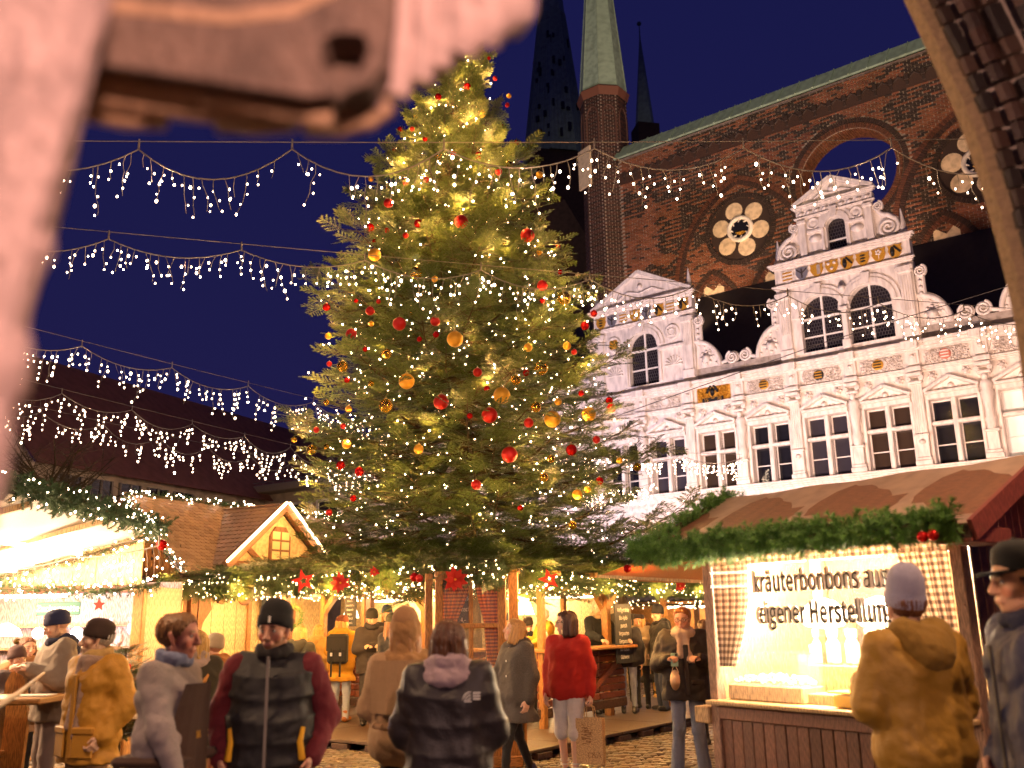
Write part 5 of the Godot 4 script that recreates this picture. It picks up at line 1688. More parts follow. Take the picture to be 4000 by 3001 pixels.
	bauble(F * Vector3(2.31, 2.055, 0.5), 0.036, M.red_gloss, "right one of the two red baubles at the garland's right end")
	# orange sunshade behind it
	var c := thing("orange_awning", "sagging orange canvas awning behind the left side of the candy stall", "awning", at(2560, 2240, 9.5))
	var bb := MB.new()
	var e := [at(2335, 2252, 9.6), at(2790, 2275, 8.8), at(2800, 2160, 9.9), at(2540, 2175, 10.6)]
	for i in 10:
		for j in 6:
			var q := []
			for w in [[i, j], [i + 1, j], [i + 1, j + 1], [i, j + 1]]:
				var s: float = w[0] / 10.0
				var t: float = w[1] / 6.0
				q.append(e[0].lerp(e[1], s).lerp(e[3].lerp(e[2], s), t) - Vector3(0, 0.03 * sin(s * PI) * (1 - t), 0) - c.position)
			bb.quad(q[0], q[1], q[2], q[3], Vector3.UP)
	put("canvas", bb.mesh(), M.canvas_orange, c)
	bb = MB.new()
	bb.bar(e[0] - c.position, e[1] - c.position, 0.03, 0.03)
	put("hem_bar", bb.mesh(), M.pale_wood, c)
	bb = MB.new()
	bb.ball(at(2480, 2262, 9.9) - c.position, Vector3.ONE * 0.03, 8, 6)
	put("bulb", bb.mesh(), M.bulb_warm, c)  # unseen source, placed to light the canvas from below
	lamp("bulb_light", at(2480, 2262, 9.9) - c.position, 1.2, Color(1.0, 0.7, 0.36), 0.03, 6, c)
	bb = MB.new()
	bb.bar(e[1] - c.position, e[2] - c.position, 0.03, 0.03)
	put("side_bar", bb.mesh(), M.pale_wood, c)

# ---------------------------------------------------------------- drinks kiosk round the tree; in its own axes x runs along its right side, -z along its left side
const KIOSK := Vector3(-0.1, 0, -11.0)
func kiosk_frame() -> Transform3D:
	return frame(KIOSK, Vector3(0.6, 0, -0.8))
func chalkboard(F: Transform3D, label: String, u: float, y: float, w: float, h: float, z: float, lines: Array, size: float) -> void:
	var o := thing("chalkboard", label, "menu board", F * Vector3(u, y, z), "", F.basis)
	var b := MB.new()
	b.box(Vector3.ZERO, Vector3(w, h, 0.02), Basis(), 0.004)
	put("board", b.mesh(), M.board_black, o)
	for i in lines.size():
		put("chalk_line", text_mesh(lines[i], size, 0.001), M.chalk, o, Vector3(0, h / 2 - (i + 0.8) * h / (lines.size() + 0.6), 0.013), Basis().scaled(Vector3(0.72, 1, 1)))
func star_shape(r: float, k: float, n := 5, hole := 0.0) -> ArrayMesh:
	var b := MB.new()
	var p := PackedVector2Array()
	for i in n * 2:
		p.append(Vector2(0, r if i % 2 == 0 else r * k).rotated(PI * i / n))
	if hole > 0:   # a cut-out star: rim only
		for i in n * 2:
			var a := p[i]
			var c := p[(i + 1) % (n * 2)]
			b.prism(PackedVector2Array([a, c, c * hole, a * hole]), 0.02)
	else:
		b.prism(p, 0.02)
	return b.mesh()
func log_counter(o: Node3D, a: Vector3, bb: Vector3, y1: float, out: Vector3) -> void:   # a bar front of half-round boards with a brace, and its top
	var X := (bb - a).normalized()
	var L := (bb - a).length()
	var rows := 7
	for i in rows:
		var cols := 3
		for k in cols:
			var b := MB.new()
			var l := L / cols
			b.box(Vector3.ZERO, Vector3(l - 0.012, (y1 - 0.24) / rows - 0.01, 0.05), Basis(), 0.015)
			put("board", b.mesh(), mat("log_%d" % ((i + k) % 3), [Color(0.2, 0.05, 0.02), Color(0.26, 0.07, 0.025), Color(0.17, 0.042, 0.02)][(i + k) % 3], 0.28, "grain", Vector3(0.9, 8, 8), "grain", 0.35), o, a + X * (l * (k + 0.5)) + Vector3(0, 0.26 + (y1 - 0.24) * (i + 0.5) / rows + rf(-0.004, 0.004), 0) + out * rf(0, 0.006), Basis(X, Vector3.UP, X.cross(Vector3.UP)))
	for s in [[0.08, 0.92], [0.92, 0.1]]:
		var b := MB.new()
		b.bar(a + X * L * 0.5 + Vector3(0, 0.3 + (y1 - 0.3) * s[0], 0) + out * 0.045, a + X * L * (0.98 if s[0] < 0.5 else 0.02) + Vector3(0, 0.3 + (y1 - 0.3) * 0.9 * s[1], 0) + out * 0.045, 0.09, 0.035, out)
		put("brace", b.mesh(), M.log_1, o)
	var b := MB.new()
	b.box((a + bb) * 0.5 + Vector3(0, y1 + 0.03, 0) + out * 0.06, Vector3(L + 0.1, 0.05, 0.42), Basis(X, Vector3.UP, X.cross(Vector3.UP)), 0.012)
	put("counter_top", b.mesh(), M.honey_along, o)
	b = MB.new()
	b.box((a + bb) * 0.5 + Vector3(0, 0.19, 0) + out * 0.02, Vector3(L, 0.13, 0.05), Basis(X, Vector3.UP, X.cross(Vector3.UP)), 0.01)
	put("plinth", b.mesh(), M.dark_wood, o)

func kiosk() -> void:
	var F := kiosk_frame()
	var o := thing("drinks_kiosk", "open wooden drinks kiosk built round the tree, its roof covered with fir branches", "kiosk", F.origin, "", F.basis)
	# platform of boards on skids
	var pf := thing("platform", "brown boarded platform on skids under the drinks kiosk", "platform", F.origin, "", F.basis)
	for i in 6:
		for k in 6:
			var b := MB.new()
			b.box(Vector3(0.65 + i * 1.25, 0.1, -0.65 - k * 1.25), Vector3(1.24, 0.035, 1.24), Basis(), 0.004)
			put("deck_panel", b.mesh(), M.platform, pf)
	for i in 12:
		var b := MB.new()
		b.box(Vector3(0.1 + i * 0.62, 0.035, -0.06), Vector3(0.3, 0.07, 0.09), Basis(), 0.006)
		put("skid", b.mesh(), M.dark_wood, pf)
		b = MB.new()
		b.box(Vector3(0.06, 0.036, -0.3 - i * 0.62), Vector3(0.09, 0.07, 0.3), Basis(), 0.006)
		put("skid", b.mesh(), M.dark_wood, pf)
	# bars
	log_counter(o, Vector3(2.24, 0.12, -1.2), Vector3(4.62, 0.12, -1.2), 1.0, Vector3(0, 0, 1))
	log_counter(o, Vector3(2.6, 0.12, -6.6), Vector3(2.6, 0.12, -2.4), 1.0, Vector3(-1, 0, 0))
	# posts and beams
	for q in [[2.3, -1.15, 0.1], [4.3, -1.3, 0.12], [6.08, -1.2, 0.1], [2.6, -3.66, 0.1], [2.6, -6.05, 0.1], [6.8, -6.8, 0.12], [2.6, -7.2, 0.12], [6.8, -3.8, 0.1], [4.4, -6.9, 0.1]]:
		var b := MB.new()
		b.box(Vector3(q[0], 1.15, q[1]), Vector3(q[2], 2.1, q[2]), Basis(), 0.012)
		put("post", b.mesh(), M.honey_up, o)
	for q in [[Vector3(4.3, 1.72, -1.28), Vector3(4.65, 2.1, -1.28)], [Vector3(4.3, 1.72, -1.34), Vector3(3.95, 2.1, -1.34)], [Vector3(2.6, 1.75, -3.66), Vector3(2.6, 2.1, -4.0)], [Vector3(2.6, 1.75, -6.05), Vector3(2.6, 2.1, -5.7)]]:
		var b := MB.new()
		b.bar(q[0], q[1], 0.08, 0.08)
		put("knee_brace", b.mesh(), M.honey_along, o)
	for k in 9:
		var b := MB.new()
		b.box(Vector3(3.4, 2.12 + 0.02 * (k % 2), -1.0 - k * 0.8), Vector3(7.2, 0.1, 0.08), Basis(), 0.01)
		put("rafter", b.mesh(), M.honey_along, o)
	for k in 8:
		var b := MB.new()
		b.box(Vector3(0.1 + k * 0.95, 2.2, -4.0), Vector3(0.07, 0.07, 6.8), Basis(), 0.01)
		put("rafter", b.mesh(), M.honey_up, o)
	var ctr := Vector3(3.5, 2.85, -3.6)
	var edge := [Vector3(-0.35, 2.2, 0.1), Vector3(0.5, 2.2, -0.75), Vector3(7.3, 2.2, -0.75), Vector3(7.3, 2.2, -7.3), Vector3(-0.35, 2.2, -7.3)]
	var b := MB.new()
	for i in 5:
		b.tri(edge[i], edge[(i + 1) % 5], ctr)
	put("roof", b.mesh(), M.dark_wood, o)
	# corner box with curtained windows
	var G := Transform3D(F.affine_inverse() * frame(Vector3(-0.5, 0, -11.2), Vector3(1, 0, -0.04).normalized()))
	var cb := MB.new()
	for q in [[Vector3(-0.4, 1.4, 0.2), Vector3(0.09, 1.5, 0.08)], [Vector3(0.33, 1.4, 0.2), Vector3(0.1, 1.5, 0.08)], [Vector3(-0.03, 1.42, 0.2), Vector3(0.05, 1.4, 0.05)], [Vector3(-0.03, 2.1, 0.2), Vector3(0.84, 0.1, 0.07)], [Vector3(-0.03, 1.53, 0.203), Vector3(0.7, 0.055, 0.06)], [Vector3(-0.03, 0.95, 0.203), Vector3(0.8, 0.08, 0.07)], [Vector3(0.47, 1.08, 0.0), Vector3(0.11, 2.1, 0.36)], [Vector3(-0.52, 1.08, 0.02), Vector3(0.09, 2.1, 0.3)]]:
		cb = MB.new()
		cb.box(q[0], q[1], Basis(), 0.008)
		put("window_frame", cb.mesh(), M.honey_up, o, G.origin, G.basis)
	for k in 5:
		cb = MB.new()
		cb.box(Vector3(-0.42 + k * 0.21, 0.47, 0.22 + 0.004 * (k % 2)), Vector3(0.205, 0.9, 0.03), Basis(), 0.004)
		put("base_board", cb.mesh(), M.honey_up, o, G.origin, G.basis)
	for k in 2:
		cb = MB.new()
		cb.box(Vector3(0.56, 0.52, 0.1 - k * 0.2), Vector3(0.03, 1.0, 0.19), Basis(Vector3.UP, 0.25), 0.004)
		put("base_board", cb.mesh(), M.honey_up, o, G.origin, G.basis)
	cb = MB.new()
	cb.box(Vector3(-0.03, 0.06, 0.2), Vector3(1.14, 0.12, 0.14), Basis(), 0.01)
	put("base_sill", cb.mesh(), M.honey_along, o, G.origin, G.basis)
	cb = MB.new()
	for q in [[-0.21, 1.8, 0.32, 0.5], [0.14, 1.8, 0.29, 0.5], [0.0, 1.24, 0.64, 0.5]]:
		cb.box(Vector3(q[0], q[1], 0.2), Vector3(q[2], q[3], 0.004))
	put("window_pane", cb.mesh(), M.pane, o, G.origin, G.basis)
	var gm := gingham().duplicate() as StandardMaterial3D
	gm.albedo_color = Color(1.0, 0.6, 0.22)
	lamp("unseen_box_light", G * Vector3(-0.03, 2.0, -0.1), 0.9, Color(1.0, 0.7, 0.36), 0.05, 5, o)  # unseen lamp inside the box, placed to light its curtains
	cb = MB.new()
	cb.ball(G * Vector3(-0.03, 2.0, -0.1), Vector3.ONE * 0.05, 8, 6)
	put("unseen_box_lamp", cb.mesh(), M.shade_lit, o)
	var GG := F * G * Transform3D(Basis(), Vector3(0, 0, 0.12))
	curtain("orange_gingham_curtain", "orange gingham curtain tied aside in the corner box's left window", GG, [[-0.36, 2.06], [-0.36, 1.8], [-0.36, 1.56], [-0.36, 1.0]], [[0.0, 2.06], [-0.1, 1.8], [-0.2, 1.56], [-0.25, 1.0]], 0.02, 5, gm, 0.04)
	curtain("orange_gingham_curtain", "orange gingham curtain hanging in the corner box's right window", GG, [[0.0, 2.06], [0.06, 1.8], [0.12, 1.56], [0.16, 1.0]], [[0.29, 2.06], [0.29, 1.8], [0.29, 1.56], [0.29, 1.0]], 0.02, 5, gm, 0.04)
	chalkboard(GG, "chalk menu seen through the left window of the corner box", -0.12, 1.78, 0.2, 0.56, -0.15, ["", "Bio-Apfel-", "punsch", "4,–"], 0.07)
	# menu boards on the posts
	chalkboard(F, "black menu board leaning on the post beside the red jumper, lettered in chalk", 4.32, 1.35, 0.5, 0.9, -1.0, ["Heißgetränke", "Bio-Apfel-", "punsch", "Verpoorten", "Eierpunsch", "Bio-Kakao", "Glühwein"], 0.085)
	chalkboard(F * Transform3D(Basis(Vector3.UP, -PI / 2), Vector3(2.45, 0, -5.22)), "tall narrow black menu board hanging above the dark jacket man", 0, 1.83, 0.28, 0.62, 0, ["Glühwein 3,5", "Kinderpunsch", "Kakao 3,–", "Lumumba 5,–", "Eierpunsch", "Grog 4,–", "Kaffee 2,5", "Wasser 2,–"], 0.045)
	# lights strung under the roof
	var bx := []
	for k in 9:
		for i in 46:
			bx.append(Transform3D(Basis().scaled(Vector3.ONE * 0.011), Vector3(0.2 + i * 0.15 + rf(-0.04, 0.04), 2.03 + 0.05 * sin(i * 0.9 + k) + rf(-0.02, 0.02), -1.05 - k * 0.8)))
	garland_ready()
	var ls := thing("ceiling_lights", "rows of tiny warm bulbs strung under the drinks kiosk roof", "string lights", F.origin, "", F.basis)
	many("light_bulbs", sprigs.bulb, M.bulb_warm, bx, ls)
	for k in 9:
		b = MB.new()
		b.tube(PackedVector3Array([Vector3(0.1, 2.05, -1.06 - k * 0.8), Vector3(7.0, 2.05, -1.06 - k * 0.8)]), 0.006, 0.006, 4)
		put("cable", b.mesh(), M.cable, ls)
	for q in [[1.2, -1.5], [3.2, -2.2], [5.2, -2.4], [2.0, -4.0], [2.0, -6.0], [4.6, -5.0], [6.4, -4.6], [0.6, -3.2], [0.6, -5.4]]:
		lamp("ceiling_light", Vector3(q[0], 1.98, q[1]), 2.0, Color(1.0, 0.72, 0.38), 0.12, 10, ls)
	# hanging lamp shades over the bar
	for q in [[3.1, -5.9, "white cone lamp shade hanging over the bar beside the tall menu board"], [3.2, -2.1, "white lamp hanging behind the bar near the corner box"]]:
		var p: Vector3 = F * Vector3(q[0], 1.78, q[1])
		var lo := thing("hanging_lamp", q[2], "lamp", p)
		b = MB.new()
		b.lathe(PackedVector2Array([Vector2(0.15, -0.12), Vector2(0.07, 0.12), Vector2(0.0, 0.13)]), Transform3D(), 16)
		put("lamp_shade", b.mesh(), M.shade_lit, lo)
		b = MB.new()
		b.tube(PackedVector3Array([Vector3(0, 0.12, 0), Vector3(0, 0.4, 0)]), 0.006, 0.006, 4)
		put("cord", b.mesh(), M.cable, lo)
		lamp("lamp_glow", Vector3(0, -0.2, 0), 0.9, Color(1, 0.8, 0.5), 0.1, 6, lo)
	# fir branches laid on the roof
	var fx := []
	for i in 1500:
		var e := rng.randi() % 5
		if e == 2 or e == 3: e = 4 if rng.randf() < 0.5 else (0 if rng.randf() < 0.3 else 1)
		var a: Vector3 = edge[e].lerp(edge[(e + 1) % 5], rng.randf())
		var t := pow(rng.randf(), 1.4) * 0.75
		var p := a.lerp(ctr, t) + Vector3(0, 0.03 + rf(0, 0.1), 0)
		var d := ((a - ctr) * Vector3(1, 0, 1)).normalized() + Vector3(rf(-0.7, 0.7), rf(-0.25, 0.15), rf(-0.7, 0.7))
		d = d.normalized()
		var sd := Vector3.UP.cross(d).normalized()
		fx.append(Transform3D(Basis(sd, d.cross(sd), d).rotated(d, rf(-0.5, 0.5)).scaled_local(Vector3.ONE * rf(0.9, 1.6)), p))
	many("fir_branches", sprigs.fir, M.needle, fx, o)
	garland(PackedVector3Array([F * Vector3(-0.35, 2.12, -7.0), F * Vector3(-0.35, 2.1, -4.0), F * Vector3(-0.38, 2.1, -2.0), F * Vector3(-0.35, 2.12, 0.05)]), 0.15, 120, "fir", "fir garland with warm bulbs along the kiosk roof's left edge", "", 34, 0.2)
	garland(PackedVector3Array([F * Vector3(-0.35, 2.12, 0.08), F * Vector3(0.1, 2.08, -0.35), F * Vector3(0.5, 2.12, -0.77)]), 0.15, 130, "fir", "short fir garland round the corner of the kiosk roof above the curtained windows", "", 34, 0.2)
	garland(PackedVector3Array([F * Vector3(0.5, 2.12, -0.8), F * Vector3(2.5, 2.1, -0.82), F * Vector3(4.6, 2.08, -0.82), F * Vector3(7.3, 2.06, -0.8)]), 0.15, 120, "fir", "fir garland with warm bulbs along the kiosk roof's right edge", "", 34, 0.2)
	for q in [[-0.6, -6.0], [-0.6, -4.2], [-0.6, -2.4], [-0.8, -1.3], [0.3, 0.35], [1.6, -0.5], [3.2, -0.5], [4.8, -0.5], [6.4, -0.5]]:
		b = MB.new()
		b.ball(Vector3(q[0], 1.98, q[1]), Vector3.ONE * 0.016, 6, 4)
		put("lit_bulb", b.mesh(), M.bulb_warm, ls)
		lamp("edge_light", Vector3(q[0], 1.98, q[1]), 2.4, Color(1.0, 0.74, 0.42), 0.016, 10, ls)
	# red stars and poinsettias on the garland
	for q in [[1185, 2270, 11.6, 0, "red felt star at the left of the kiosk garland, tilted"], [2145, 2265, 12.3, 0, "red felt star on the kiosk garland right of the corner"]]:
		var p := at(q[0], q[1], q[2])
		tag(put("felt_star", star_shape(0.15, 0.42, 5, 0.35), M.felt_red, null, p, Basis(Vector3.UP, -atan2(p.x, -p.z) * 0.6) * Basis(Vector3.BACK, 0.25)), q[4], "star")
	for q in [[1332, 2278, 11.2, 0.14, "red poinsettia on the kiosk garland between the left star and the corner"], [1777, 2265, 10.55, 0.16, "large red poinsettia above the corner box's curtained windows"], [1463, 2235, 11.0, 0.07, "small red bow on the kiosk garland"], [2655, 2290, 14.0, 0.1, "dark red flower at the far right of the kiosk garland"]]:
		var p := at(q[0], q[1], q[2])
		var fo := thing("poinsettia", q[4], "flower", p, "", Basis(Vector3.UP, rf(-0.2, 0.2)))
		for k in 9:
			b = MB.new()
			var r: float = q[3]
			b.prism(PackedVector2Array([Vector2(0, 0), Vector2(r * 0.28, r * 0.45), Vector2(0, r), Vector2(-r * 0.28, r * 0.45)]), 0.003)
			put("petal", b.mesh(), M.felt_red, fo, Vector3(0, 0, 0.01 * (k % 3)), Basis(Vector3.BACK, k * TAU / 9 + 0.2) * Basis(Vector3.RIGHT, 0.25 + 0.2 * (k % 3)))
		b = MB.new()
		b.ball(Vector3(0, 0, 0.03), Vector3(0.015, 0.015, 0.01), 6, 4)
		put("centre", b.mesh(), M.gold_satin, fo)
	bauble(at(1618, 2255, 10.7), 0.05, M.red_gloss, "red bauble pair's left one on the kiosk garland", "")
	bauble(at(1638, 2260, 10.68), 0.045, M.red_satin, "red bauble pair's right one on the kiosk garland", "")
	# things on the bars
	for q in [[2112, 2520, 12.6, "glass storage jar on the right bar beside the yellow jacket"]]:
		var p := at(q[0], q[1], q[2])
		p = F * Vector3(2.5, 1.18, -1.25)
		var jo := thing("storage_jar", q[3], "jar", p)
		b = MB.new()
		b.lathe(PackedVector2Array([Vector2(0, 0), Vector2(0.06, 0), Vector2(0.065, 0.03), Vector2(0.06, 0.2), Vector2(0.045, 0.22)]), Transform3D(), 12)
		put("glass", b.mesh(), M.bottle, jo)
		b = MB.new()
		b.lathe(PackedVector2Array([Vector2(0.05, 0.22), Vector2(0.05, 0.25), Vector2(0, 0.26)]), Transform3D(), 12)
		put("lid", b.mesh(), M.metal, jo)
func garland_ready() -> void:
	if sprigs.is_empty():
		var g := garland(PackedVector3Array([Vector3(0, -5, 0), Vector3(0.1, -5, 0)]), 0.1, 0.0, "fir", "", "")
		remove_child(g)
		g.free()
		names.erase("fir_garland")

# ---------------------------------------------------------------- the Christmas tree
func christmas_tree() -> void:
	garland_ready()
	var base := Vector3(-0.72, 0, -16.0)
	var o := thing("christmas_tree", "tall fir Christmas tree hung with lights and red and gold baubles", "tree", base)
	var b := MB.new()
	b.tube(PackedVector3Array([Vector3(0, 0, 0), Vector3(-0.13, 4.2, 0), Vector3(-0.3, 6.5, 0), Vector3(-0.3, 10.5, 0), Vector3(0.1, 12.2, 0)]), 0.2, 0.03, 12)
	put("trunk", b.mesh(), M.bark, o)
	var sprays := []
	for k in 4:
		sprays.append(fir_spray(0.4 + 0.05 * (k % 2), 5, Color(0.035, 0.062, 0.014), Color(0.115, 0.15, 0.038), 0.04, 0.015, 15))
	var xf := [[], [], [], []]
	var branch := MB.new()
	var tips: Array[Vector3] = []
	var outer := []    # [place, outward] on the crown's surface for bulbs and baubles
	var prof := func(y: float) -> float:   # reach of the branches at a height
		var k := [[2.6, 2.5], [3.6, 2.5], [4.4, 2.6], [5.4, 2.4], [6.6, 2.2], [7.4, 2.05], [8.0, 1.6], [8.9, 1.36], [9.6, 1.08], [10.2, 0.84], [10.9, 0.6], [11.4, 0.3], [11.9, 0.2], [12.4, 0.06]]
		for i in k.size() - 1:
			if y <= k[i + 1][0]:
				return lerpf(k[i][1], k[i + 1][1], clampf((y - k[i][0]) / (k[i + 1][0] - k[i][0]), 0, 1))
		return 0.1
	var ax := func(h: float) -> float:   # the stem is not quite straight
		return -0.3 * smoothstep(2.5, 6.0, h) + 0.44 * smoothstep(10.8, 12.4, h)
	var y := 2.55
	var az := 0.0
	var list := []
	while y < 12.3:
		var n := 9 if y < 9 else (7 if y < 11 else 5)
		az += 0.5
		for i in n:
			if y < 3.7 and rng.randf() < 0.22: continue
			var a := az + TAU * i / n + rf(-0.22, 0.22)
			var r: float = prof.call(y) * rf(0.78, 1.14)
			list.append([y + rf(-0.1, 0.1), a, r])
		y += lerpf(0.4, 0.24, clampf((y - 2.5) / 8.0, 0, 1))
	for q in [[4.95, PI, 2.85], [5.7, 0.1, 2.9], [4.3, -0.1, 3.3], [3.3, 0.12, 3.7], [8.6, PI - 0.1, 1.8], [9.5, 0.05, 1.35], [9.4, PI, 1.4], [7.2, PI, 2.45], [6.9, 0.05, 2.4], [10.6, PI, 0.85], [3.3, PI, 2.7], [3.0, 0.5, 3.2]]:
		list.append(q)
	for q in list:
		var yb: float = q[0]
		var a: float = q[1]
		var r: float = q[2]
		var out := Vector3(cos(a), 0, sin(a))
		var hi := clampf((yb - 2.6) / 9.4, 0, 1)
		var rise := lerpf(-0.1, 0.75, hi * hi) * r
		var sag := lerpf(0.14, 0.02, hi) * r
		var pts := PackedVector3Array()
		for i in 7:
			var t := i / 6.0
			pts.append(Vector3(ax.call(yb), yb, 0) + out * r * t + Vector3(0, rise * t - sag * sin(t * PI) * 1.0 + (0.12 * r * t * t), 0) + Vector3(-out.z, 0, out.x) * 0.05 * r * sin(t * 3 + yb))
		branch.tube(pts, 0.012 + 0.014 * r, 0.006, 5, false)
		var cur := Curve3D.new()
		for p in pts: cur.add_point(p)
		var L := cur.get_baked_length()
		var s := L * (0.3 if yb < 5.5 else 0.22)
		var flip := 1.0
		while s < L:
			var t := s / L
			var p := cur.sample_baked(s, true)
			var tg := (cur.sample_baked(minf(s + 0.05, L), true) - cur.sample_baked(maxf(s - 0.05, 0), true)).normalized()
			var side := tg.cross(Vector3.UP).normalized() * flip
			var ll := minf(r * 0.42, 0.95) * (1.08 - 0.85 * t) + 0.12
			if t < 0.55 and yb < 6: ll *= 0.75
			var d := (side * rf(0.7, 0.95) + tg * rf(0.55, 0.8) + Vector3(0, rf(-0.25, 0.12), 0)).normalized()
			var q1 := p + d * ll + Vector3(0, -0.06 * ll, 0)
			branch.tube(PackedVector3Array([p, p.lerp(q1, 0.5) + Vector3(0, 0.02, 0), q1]), 0.008, 0.004, 3, false)
			var u := 0.1
			var f2 := flip
			while u < ll + 0.03:
				var w := u / ll
				var pp := p.lerp(q1, minf(w, 1.0))
				var d2 := (d * (0.7 if w < 0.9 else 1.4) + d.cross(Vector3.UP).normalized() * f2 * (0.8 if w < 0.9 else 0.1) + Vector3(rf(-0.15, 0.15), rf(-0.22, 0.12), rf(-0.15, 0.15))).normalized()
				var sd := Vector3.UP.cross(d2).normalized()
				var k := rng.randi() % 4
				xf[k].append(Transform3D(Basis(sd, d2.cross(sd), d2).rotated(d2, rf(-0.5, 0.5)).scaled_local(Vector3.ONE * rf(0.75, 1.1) * lerpf(1.22, 0.82, hi)), base * 0 + pp))
				f2 = -f2
				u += lerpf(0.15, 0.18, hi)
			if t > 0.6:
				outer.append([q1, (q1 - Vector3(ax.call(yb), yb, 0)).normalized()])
			flip = -flip
			s += lerpf(0.155, 0.13, hi)
		var tip := pts[6]
		tips.append(tip)
		outer.append([tip, out])
		for k in 3:
			var d2 := ((pts[6] - pts[5]).normalized() + Vector3(rf(-0.4, 0.4), rf(-0.1, 0.25), rf(-0.4, 0.4))).normalized()
			var sd := Vector3.UP.cross(d2).normalized()
			xf[k].append(Transform3D(Basis(sd, d2.cross(sd), d2).scaled_local(Vector3.ONE * rf(0.8, 1.1)), tip - d2 * 0.08))
	put("branches", branch.mesh(), M.bark, o)
	for k in 4:
		many("crown", sprays[k], M.needle, xf[k], o)
	# string lights on the crown
	var ls := thing("tree_lights", "hundreds of tiny warm bulbs wound through the Christmas tree", "string lights", base)
	var bx := []
	var lit := []
	for q in outer:
		if q[1].z > -0.55 and rng.randf() < 0.58:
			var p: Vector3 = q[0] - q[1] * rf(0.0, 0.35) + Vector3(rf(-0.1, 0.1), rf(-0.05, 0.1), rf(-0.1, 0.1))
			bx.append(Transform3D(Basis().scaled(Vector3.ONE * 0.0125 * rf(0.8, 1.15)), p))
	for i in 420:
		var yy := rf(2.8, 6.6)
		var a := rf(0, TAU)
		var rr: float = prof.call(yy) * sqrt(rng.randf()) * 0.95
		bx.append(Transform3D(Basis().scaled(Vector3.ONE * 0.011), Vector3(cos(a) * rr + ax.call(yy), yy, sin(a) * rr)))
	many("light_bulbs", sprigs.bulb, M.bulb, bx.slice(0, bx.size() / 3), ls)
	many("light_bulbs", sprigs.bulb, M.bulb_dim, bx.slice(bx.size() / 3), ls)
	b = MB.new()
	var wire := PackedVector3Array()
	for i in 260:
		var t := i / 259.0
		var yy := lerpf(2.7, 12.2, t)
		var rr: float = prof.call(yy) * 0.9
		wire.append(Vector3(cos(i * 0.42) * rr + ax.call(yy), yy + 0.1 * sin(i * 1.7), sin(i * 0.42) * rr))
	b.tube(wire, 0.004, 0.004, 3, false)
	put("cable", b.mesh(), M.cable_black, ls)
	for i in 96:
		var t := i / 95.0
		var yy := lerpf(2.9, 12.0, t)
		var a := i * 2.4
		var rr: float = prof.call(yy) * (1.0 if i % 4 else 0.6) + (0.24 if i % 4 else 0.0)
		var p := Vector3(cos(a) * rr, yy, sin(a) * rr)
		if p.z < -0.7: p.z = -p.z * 0.9
		p.x += ax.call(yy)
		var bd := MB.new()
		bd.ball(p, Vector3.ONE * 0.014, 6, 4)
		put("lit_bulb", bd.mesh(), M.bulb, ls)
		lamp("bulb_light", p, lerpf(1.0, 0.62, t), Color(1.0, 0.74, 0.4), 0.014, 5, ls)
	# baubles where the photograph shows them: x, y, radius in pixels, kind
	var fin := [M.red_gloss, M.red_satin, M.gold_gloss, M.gold_satin]
	var fname := ["shiny red", "matt red", "mirrored gold", "matt gold"]
	var used := {}
	var hung := []
